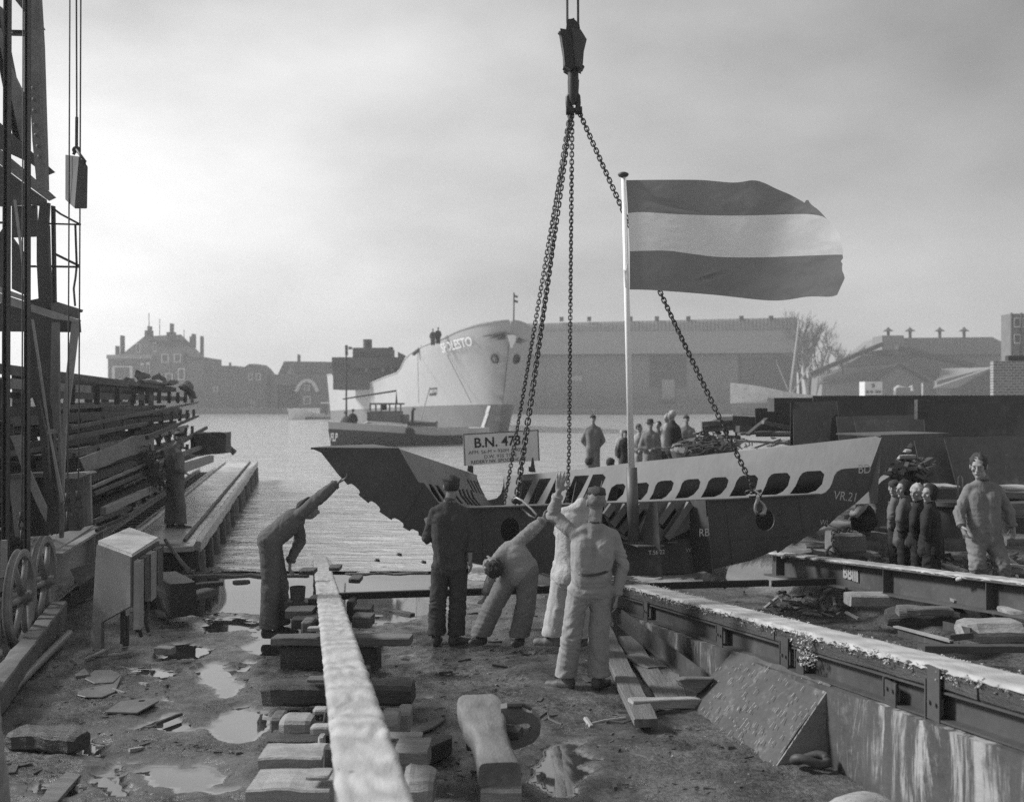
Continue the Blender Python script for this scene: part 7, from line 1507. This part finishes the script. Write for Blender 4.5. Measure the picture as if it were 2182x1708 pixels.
# the man pushing the left wing of the section
person('worker in grey overalls leaning forward, pushing the left end of the hull section', 11.3,
    dict(head=(657, 1084, .06), neck=(645, 1092, .03), sl=(632, 1098, .22), sr=(641, 1094, -.10), er=(684, 1057, -.05), wr=(716, 1030, .0), el=(640, 1150, .25), wl=(618, 1195, .12),
         hl=(577, 1152, .10), hr=(573, 1150, -.10), kl=(594, 1240, .14), kr=(577, 1242, -.08), al=(598, 1328, .16), ar=(573, 1336, -.10), tl=(624, 1336, .16), tr=(604, 1346, -.10)),
    1.76, CL_G, hair=HAIR, cap='flat', yaw=80, pitch=-42, vb=.009, vc=.012, seed=3, fat=1.12,
    hands={'r': dict(d=(.8, .1, .45), palm=(.2, 0, 1), curl=.5, side=1), 'l': dict(d=(-.05, .0, -1), palm=(1, 0, 0), curl=.7)})
# the man bending down under the chain
person('worker in faded overalls bending low under the chain, dark hair hanging', 10.5,
    dict(head=(1046, 1206, -.12), neck=(1062, 1184, -.02), sl=(1068, 1176, .05), sr=(1098, 1158, .02), er=(1134, 1128, .05), wr=(1156, 1108, .06), el=(1052, 1222, .12), wl=(1036, 1262, .2),
         hl=(1092, 1214, .05), hr=(1124, 1216, .0), kl=(1052, 1288, -.02), kr=(1120, 1290, .0), al=(1024, 1350, .02), ar=(1106, 1352, .0), tl=(1014, 1362, -.05), tr=(1098, 1366, -.1)),
    1.76, CL_L, hair=HAIR, hairstyle='curly', yaw=215, pitch=-70, vb=.009, vc=.012, seed=4, fat=1.12, trousers=CL_M,
    hands={'r': dict(d=(.9, .1, .35), palm=(0, 1, 0), curl=.6)})
# the man in white, half hidden
person('worker in white quilted jacket and pale trousers, half hidden behind the signalling man', 9.9,
    dict(head=(1264, 1072, .1), neck=(1238, 1072), sl=(1200, 1094, 0), sr=(1258, 1090, .1), el=(1196, 1135, .2), wl=(1215, 1150, .32), er=(1270, 1150, .2), wr=(1262, 1190, .3),
         hl=(1204, 1210), hr=(1245, 1210), kl=(1192, 1285, .02), kr=(1238, 1285), al=(1180, 1350, .0), ar=(1236, 1352, .05), tl=(1138, 1364, .02), tr=(1248, 1364, .1)),
    1.76, CL_W, hair=HAIR, yaw=160, pitch=-15, vb=.010, vc=.014, seed=5, fat=1.28, trousers=mat('pale_trousers', .42, .85, .15, 7, .4, bscale=40), shoes=SHOEL, coat=(.06, 1.05))
# the man walking on the right
person('dark haired worker in buttoned overalls walking past behind the steel beam way', 10.9,
    dict(head=(2084, 994, -.04), neck=(2093, 1019), sl=(2060, 1038, .04), sr=(2126, 1040, .0), el=(2043, 1090, .02), wl=(2048, 1120, -.08), er=(2150, 1088, .04), wr=(2158, 1122, .0),
         hl=(2078, 1150), hr=(2116, 1150), kl=(2082, 1205, -.1), kr=(2135, 1208, -.12), al=(2100, 1290, .15), ar=(2128, 1292, -.05), tl=(2104, 1300, .1), tr=(2128, 1305, -.2)),
    1.78, CL_M, skin=SKIN, hair=HAIR, hairstyle='curly', yaw=-32, pitch=10, vb=.0075, vc=.011, seed=6, fat=.93, collar=CL_M,
    hands={'l': dict(d=(.35, -.2, -1), palm=(1, 0, 0), curl=.6), 'r': dict(d=(0, -.1, -1), palm=(-1, 0, 0), curl=.8)})
# the four boys
YB = 13.4
def boy(label, u, vh, Y, H, cloth, tr, seed, yw=-62, **k):
    k.setdefault('hair', HAIR); dh = H/1.3; f = F/Y*dh
    J = dict(head=(u, vh, 0), neck=(u+4, vh+.115*f), sl=(u-2, vh+.20*f, -.13), sr=(u+9, vh+.20*f, .13), el=(u-6, vh+.40*f, -.17), er=(u+13, vh+.40*f, .17), wl=(u-4, vh+.56*f, -.14), wr=(u+6, vh+.56*f, .12),
             hl=(u+2, vh+.56*f, -.07), hr=(u+8, vh+.56*f, .07), kl=(u+1, vh+.82*f, -.07), kr=(u+9, vh+.82*f, .08), al=(u+4, vh+1.08*f, -.07), ar=(u+11, vh+1.08*f, .08), tl=(u-8, vh+1.12*f, -.07), tr=(u, vh+1.12*f, .08))
    J.update(k.pop('J', {})); k.setdefault('hands', {'l': {'none': 1}, 'r': {'none': 1}})
    k['fat'] = k.get('fat', 1)*.86; person(label, Y, J, H*1.27, cloth, skin=SKIN, yaw=yw, trousers=tr, seed=seed, vb=.009, vc=.012, group='boys watching from the yard', **k)
CL_BOY = mat('boy_grey_wool', .10, .9, .3, 12, .4); CL_BOY2 = mat('boy_jacket', .12, .85, .2, 8, .3)
boy('smallest boy in a peaked cap and zipped jacket, first of the four watching boys', 1904, 1040, 13.6, 1.22, CL_BOY2, CL_B, 11, yw=-40, cap='knit', fat=1.12)
boy('boy in a dark helmet cap and grey wool coat, second of the watching boys', 1923, 1042, 13.3, 1.24, CL_BOY, CL_B, 12, yw=-70, cap='hood', fat=1.12, coat=(.14, 1.0))
boy('fair haired boy in a dark coat, third of the watching boys', 1952, 1050, 13.0, 1.24, CL_B, CL_B, 13, yw=-50, hair=HAIRB, hairstyle='curly', fat=1.12, coat=(.08, 1.0))
boy('boy in a dark hooded duffel coat, last of the watching boys', 1978, 1052, 12.7, 1.26, CL_B, CL_B, 14, cap='hood', fat=1.22, coat=(.16, 1.0))
# pier worker
person('worker in grey overalls and cap standing on the end of the pier', 18.4,
    dict(head=(383, 933), neck=(374, 950), sl=(360, 963, .12), sr=(384, 966, -.12), el=(354, 994, .12), wl=(370, 1012, .0), er=(377, 998, -.2), wr=(392, 1006, -.2),
         hl=(369, 1030, .06), hr=(378, 1030, -.06), kl=(365, 1072, .08), kr=(383, 1074, -.08), al=(363, 1114, .08), ar=(385, 1114, -.08), tl=(386, 1120, .06), tr=(398, 1122, -.06)),
    1.7, mat('pier_worker_overalls', .15, .85, .25, 5, .5), hair=HAIR, cap='flat', yaw=72, vb=.012, vc=.016, seed=7, fat=1.15)
# onlookers beyond the section
def far(label, u, vh, Y, H, cloth, seed, yaw=0, cap=None, coat=None, fat=1.1, tr=None, hair=HAIR, lean=0, arms='down', grp='onlookers behind the hull section', skin=SKIN):
    f = F/Y*H/1.75; sx = (1 if math.cos(math.radians(yaw)) >= 0 else -1)*max(.35, abs(math.cos(math.radians(yaw))))
    ay = {'down': ((-.26, .62), (-.25, .86)), 'front': ((-.27, .60), (-.08, .66)), 'back': ((-.29, .58), (-.12, .80))}[arms]
    dy = {'down': 0, 'front': -.15, 'back': .15}[arms]
    X = lambda k: u+k*f*sx
    J = dict(head=(u, vh, 0), neck=(u+lean*.3, vh+.14*f), sl=(X(-.19)+lean*.5, vh+.26*f), sr=(X(.19)+lean*.5, vh+.26*f), el=(X(ay[0][0])+lean, vh+ay[0][1]*f, dy*.4), er=(X(-ay[0][0])+lean, vh+ay[0][1]*f, dy*.4), wl=(X(ay[1][0])+lean, vh+ay[1][1]*f, dy), wr=(X(-ay[1][0])+lean, vh+ay[1][1]*f, dy),
             hl=(X(-.09)+lean, vh+.80*f), hr=(X(.09)+lean, vh+.80*f), kl=(X(-.10)+lean, vh+1.2*f), kr=(X(.10)+lean, vh+1.2*f), al=(X(-.10)+lean, vh+1.56*f), ar=(X(.10)+lean, vh+1.56*f), tl=(X(-.12)+lean, vh+1.62*f, -.15), tr=(X(.12)+lean, vh+1.62*f, -.15))
    person(label, Y, J, H, cloth, skin=skin, hair=hair, cap=cap, yaw=yaw, coat=coat, fat=fat, trousers=tr, vb=.022, vc=.026, seed=seed, group=grp)
COATG = mat('grey_coat', .20, .9, .15, 6, .2); COATL = mat('pale_raincoat', .34, .85, .12, 6, .2)
far('man in overalls with hands behind his back, alone beyond the hull section', 1263, 893, 29.5, 1.8, CL_M, 21, arms='back', cap='knit')
far('child in a dark coat standing beside the flagpole beyond the hull section', 1332, 924, 29, 1.35, CL_B, 22, cap='knit', coat=(.25, 1.05), tr=COATG)
far('fair child half hidden behind the dark coated child', 1325, 922, 31, 1.35, COATL, 30, hair=HAIRB)
far('man in a pale raincoat writing in a notebook, left of the hatted man', 1362, 912, 29.8, 1.72, COATL, 23, yaw=50, coat=(.42, 1.1), arms='front')
far('man in a hat and long pale coat facing the yard', 1385, 905, 28.5, 1.78, COATG, 24, cap='hat', coat=(.45, 1.2), arms='front', fat=1.2)
far('man looking out from behind the hatted man', 1402, 906, 30.3, 1.75, CL_M, 25, yaw=-40)
far('man in a pale jacket half hidden by the man in the black jacket', 1421, 890, 28.4, 1.8, COATL, 26, yaw=-60, tr=CL_B, hair=HAIRG)
far('fair haired man in a short black jacket looking down', 1430, 885, 26.5, 1.85, CL_B, 27, yaw=-75, hair=HAIRB, fat=1.4, lean=7, tr=CL_B, coat=(.05, 1.0))
far('man in a cap and long grey coat, last of the onlookers before the junk heap', 1462, 894, 28, 1.75, COATG, 28, cap='knit', coat=(.45, 1.15))
for u, v, l, s_ in ((1256, 984, 'man of whom only the dark cap shows above the hull section, nearer the chain', 31), (1301, 986, 'man of whom only the dark cap shows above the hull section, nearer the flagpole', 32)): far(l, u, v+2, 20.5, 1.72, CL_D, s_, cap='knit', yaw=150)
# men on the ships
for u, v, Y, l, c_, yw in ((922, 703, 97, 'man on the tall ship bow, on the left of the two', CL_D, 20), (933, 700, 97, 'burlier dark man on the tall ship bow, on the right of the two', CL_B, -160), (736, 880, 66, 'grey man at the bow of the tug by the mast', CL_M, 60), (751, 875, 65.8, 'dark clothed man crouching on the tug foredeck', CL_B, -100)):
    f = F/Y; J = dict(head=(u, v), neck=(u, v+.15*f), sl=(u-.2*f, v+.27*f), sr=(u+.2*f, v+.27*f), el=(u-.28*f, v+.55*f), er=(u+.28*f, v+.55*f), wl=(u-.24*f, v+.75*f), wr=(u+.24*f, v+.75*f), hl=(u-.1*f, v+.8*f), hr=(u+.1*f, v+.8*f), kl=(u-.1*f, v+1.1*f), kr=(u+.1*f, v+1.1*f), al=(u-.1*f, v+1.35*f), ar=(u+.1*f, v+1.35*f), tl=(u-.1*f, v+1.4*f, -.1), tr=(u+.1*f, v+1.4*f, -.1))
    person(l, Y, J, 1.75, c_, yaw=yw, vb=.05, vc=.05, fat=1.35, seed=int(u), group='men aboard')
for u, l in ((1422, 'tiny figure standing in the open doorway of the big shed'), (1448, 'tiny figure on the quay right of the shed doorway'), (1460, 'tiny figure on the barge below the shed doorway')):
    Y = 226; v = 861; f = F/Y; J = dict(head=(u, v), neck=(u, v+.15*f), sl=(u-.2*f, v+.27*f), sr=(u+.2*f, v+.27*f), el=(u-.28*f, v+.55*f), er=(u+.28*f, v+.55*f), wl=(u-.24*f, v+.75*f), wr=(u+.24*f, v+.75*f), hl=(u-.1*f, v+.8*f), hr=(u+.1*f, v+.8*f), kl=(u-.1*f, v+1.2*f), kr=(u+.1*f, v+1.2*f), al=(u-.1*f, v+1.55*f), ar=(u+.1*f, v+1.55*f))
    person(l, Y, J, 1.75, CL_D, yaw=0, vb=.06, vc=.06, fat=1.3, seed=int(u), face=False, group='figures on the far quay')
# the one working on the right beyond the section
person('worker crouching with bare forearm swinging a tool beyond the right end of the section', 15.2,
    dict(head=(1838, 1058, 0), neck=(1840, 1072), sl=(1828, 1078, .1), sr=(1850, 1082, -.1), el=(1828, 1092, -.15), wl=(1812, 1098, -.25), er=(1838, 1078, -.25), wr=(1818, 1096, -.3),
         hl=(1842, 1108, .1), hr=(1856, 1110, -.1), kl=(1822, 1104, -.2), kr=(1836, 1112, -.25), al=(1828, 1126, .0), ar=(1848, 1128, -.1), tl=(1820, 1130, -.1), tr=(1838, 1132, -.2)),
    1.55, CL_B, hair=HAIR, cap='knit', yaw=-70, pitch=-40, vb=.014, vc=.018, seed=40)
mb = MB(); mb.tube([P(1850, 1058, 14.8), P(1836, 1080, 14.7), P(1822, 1096, 14.65), P(1812, 1092, 14.7)], [.05, .06, .055, .04], 10); mb.build('canvas_roll', COATL, smooth=True, label='pale rolled canvas held across the crouching worker', cat='canvas')
# figure cut by the left edge
person('person in a pale work coat standing cut off by the left edge', 4.6,
    dict(head=(-120, 1000, 0), neck=(-118, 1060), sl=(-210, 1120), sr=(-40, 1120), el=(-230, 1280), wl=(-220, 1400), er=(-34, 1280), wr=(-22, 1400, -.05),
         hl=(-150, 1400), hr=(-64, 1400), kl=(-150, 1640), kr=(-36, 1620, -.15), al=(-150, 1860), ar=(-10, 1850, .1), tl=(-140, 1890, -.1), tr=(0, 1880, .05)),
    1.6, CL_L, hair=HAIR, yaw=150, vb=.010, vc=.013, seed=50, fat=1.1)
bpy.context.view_layer.update()
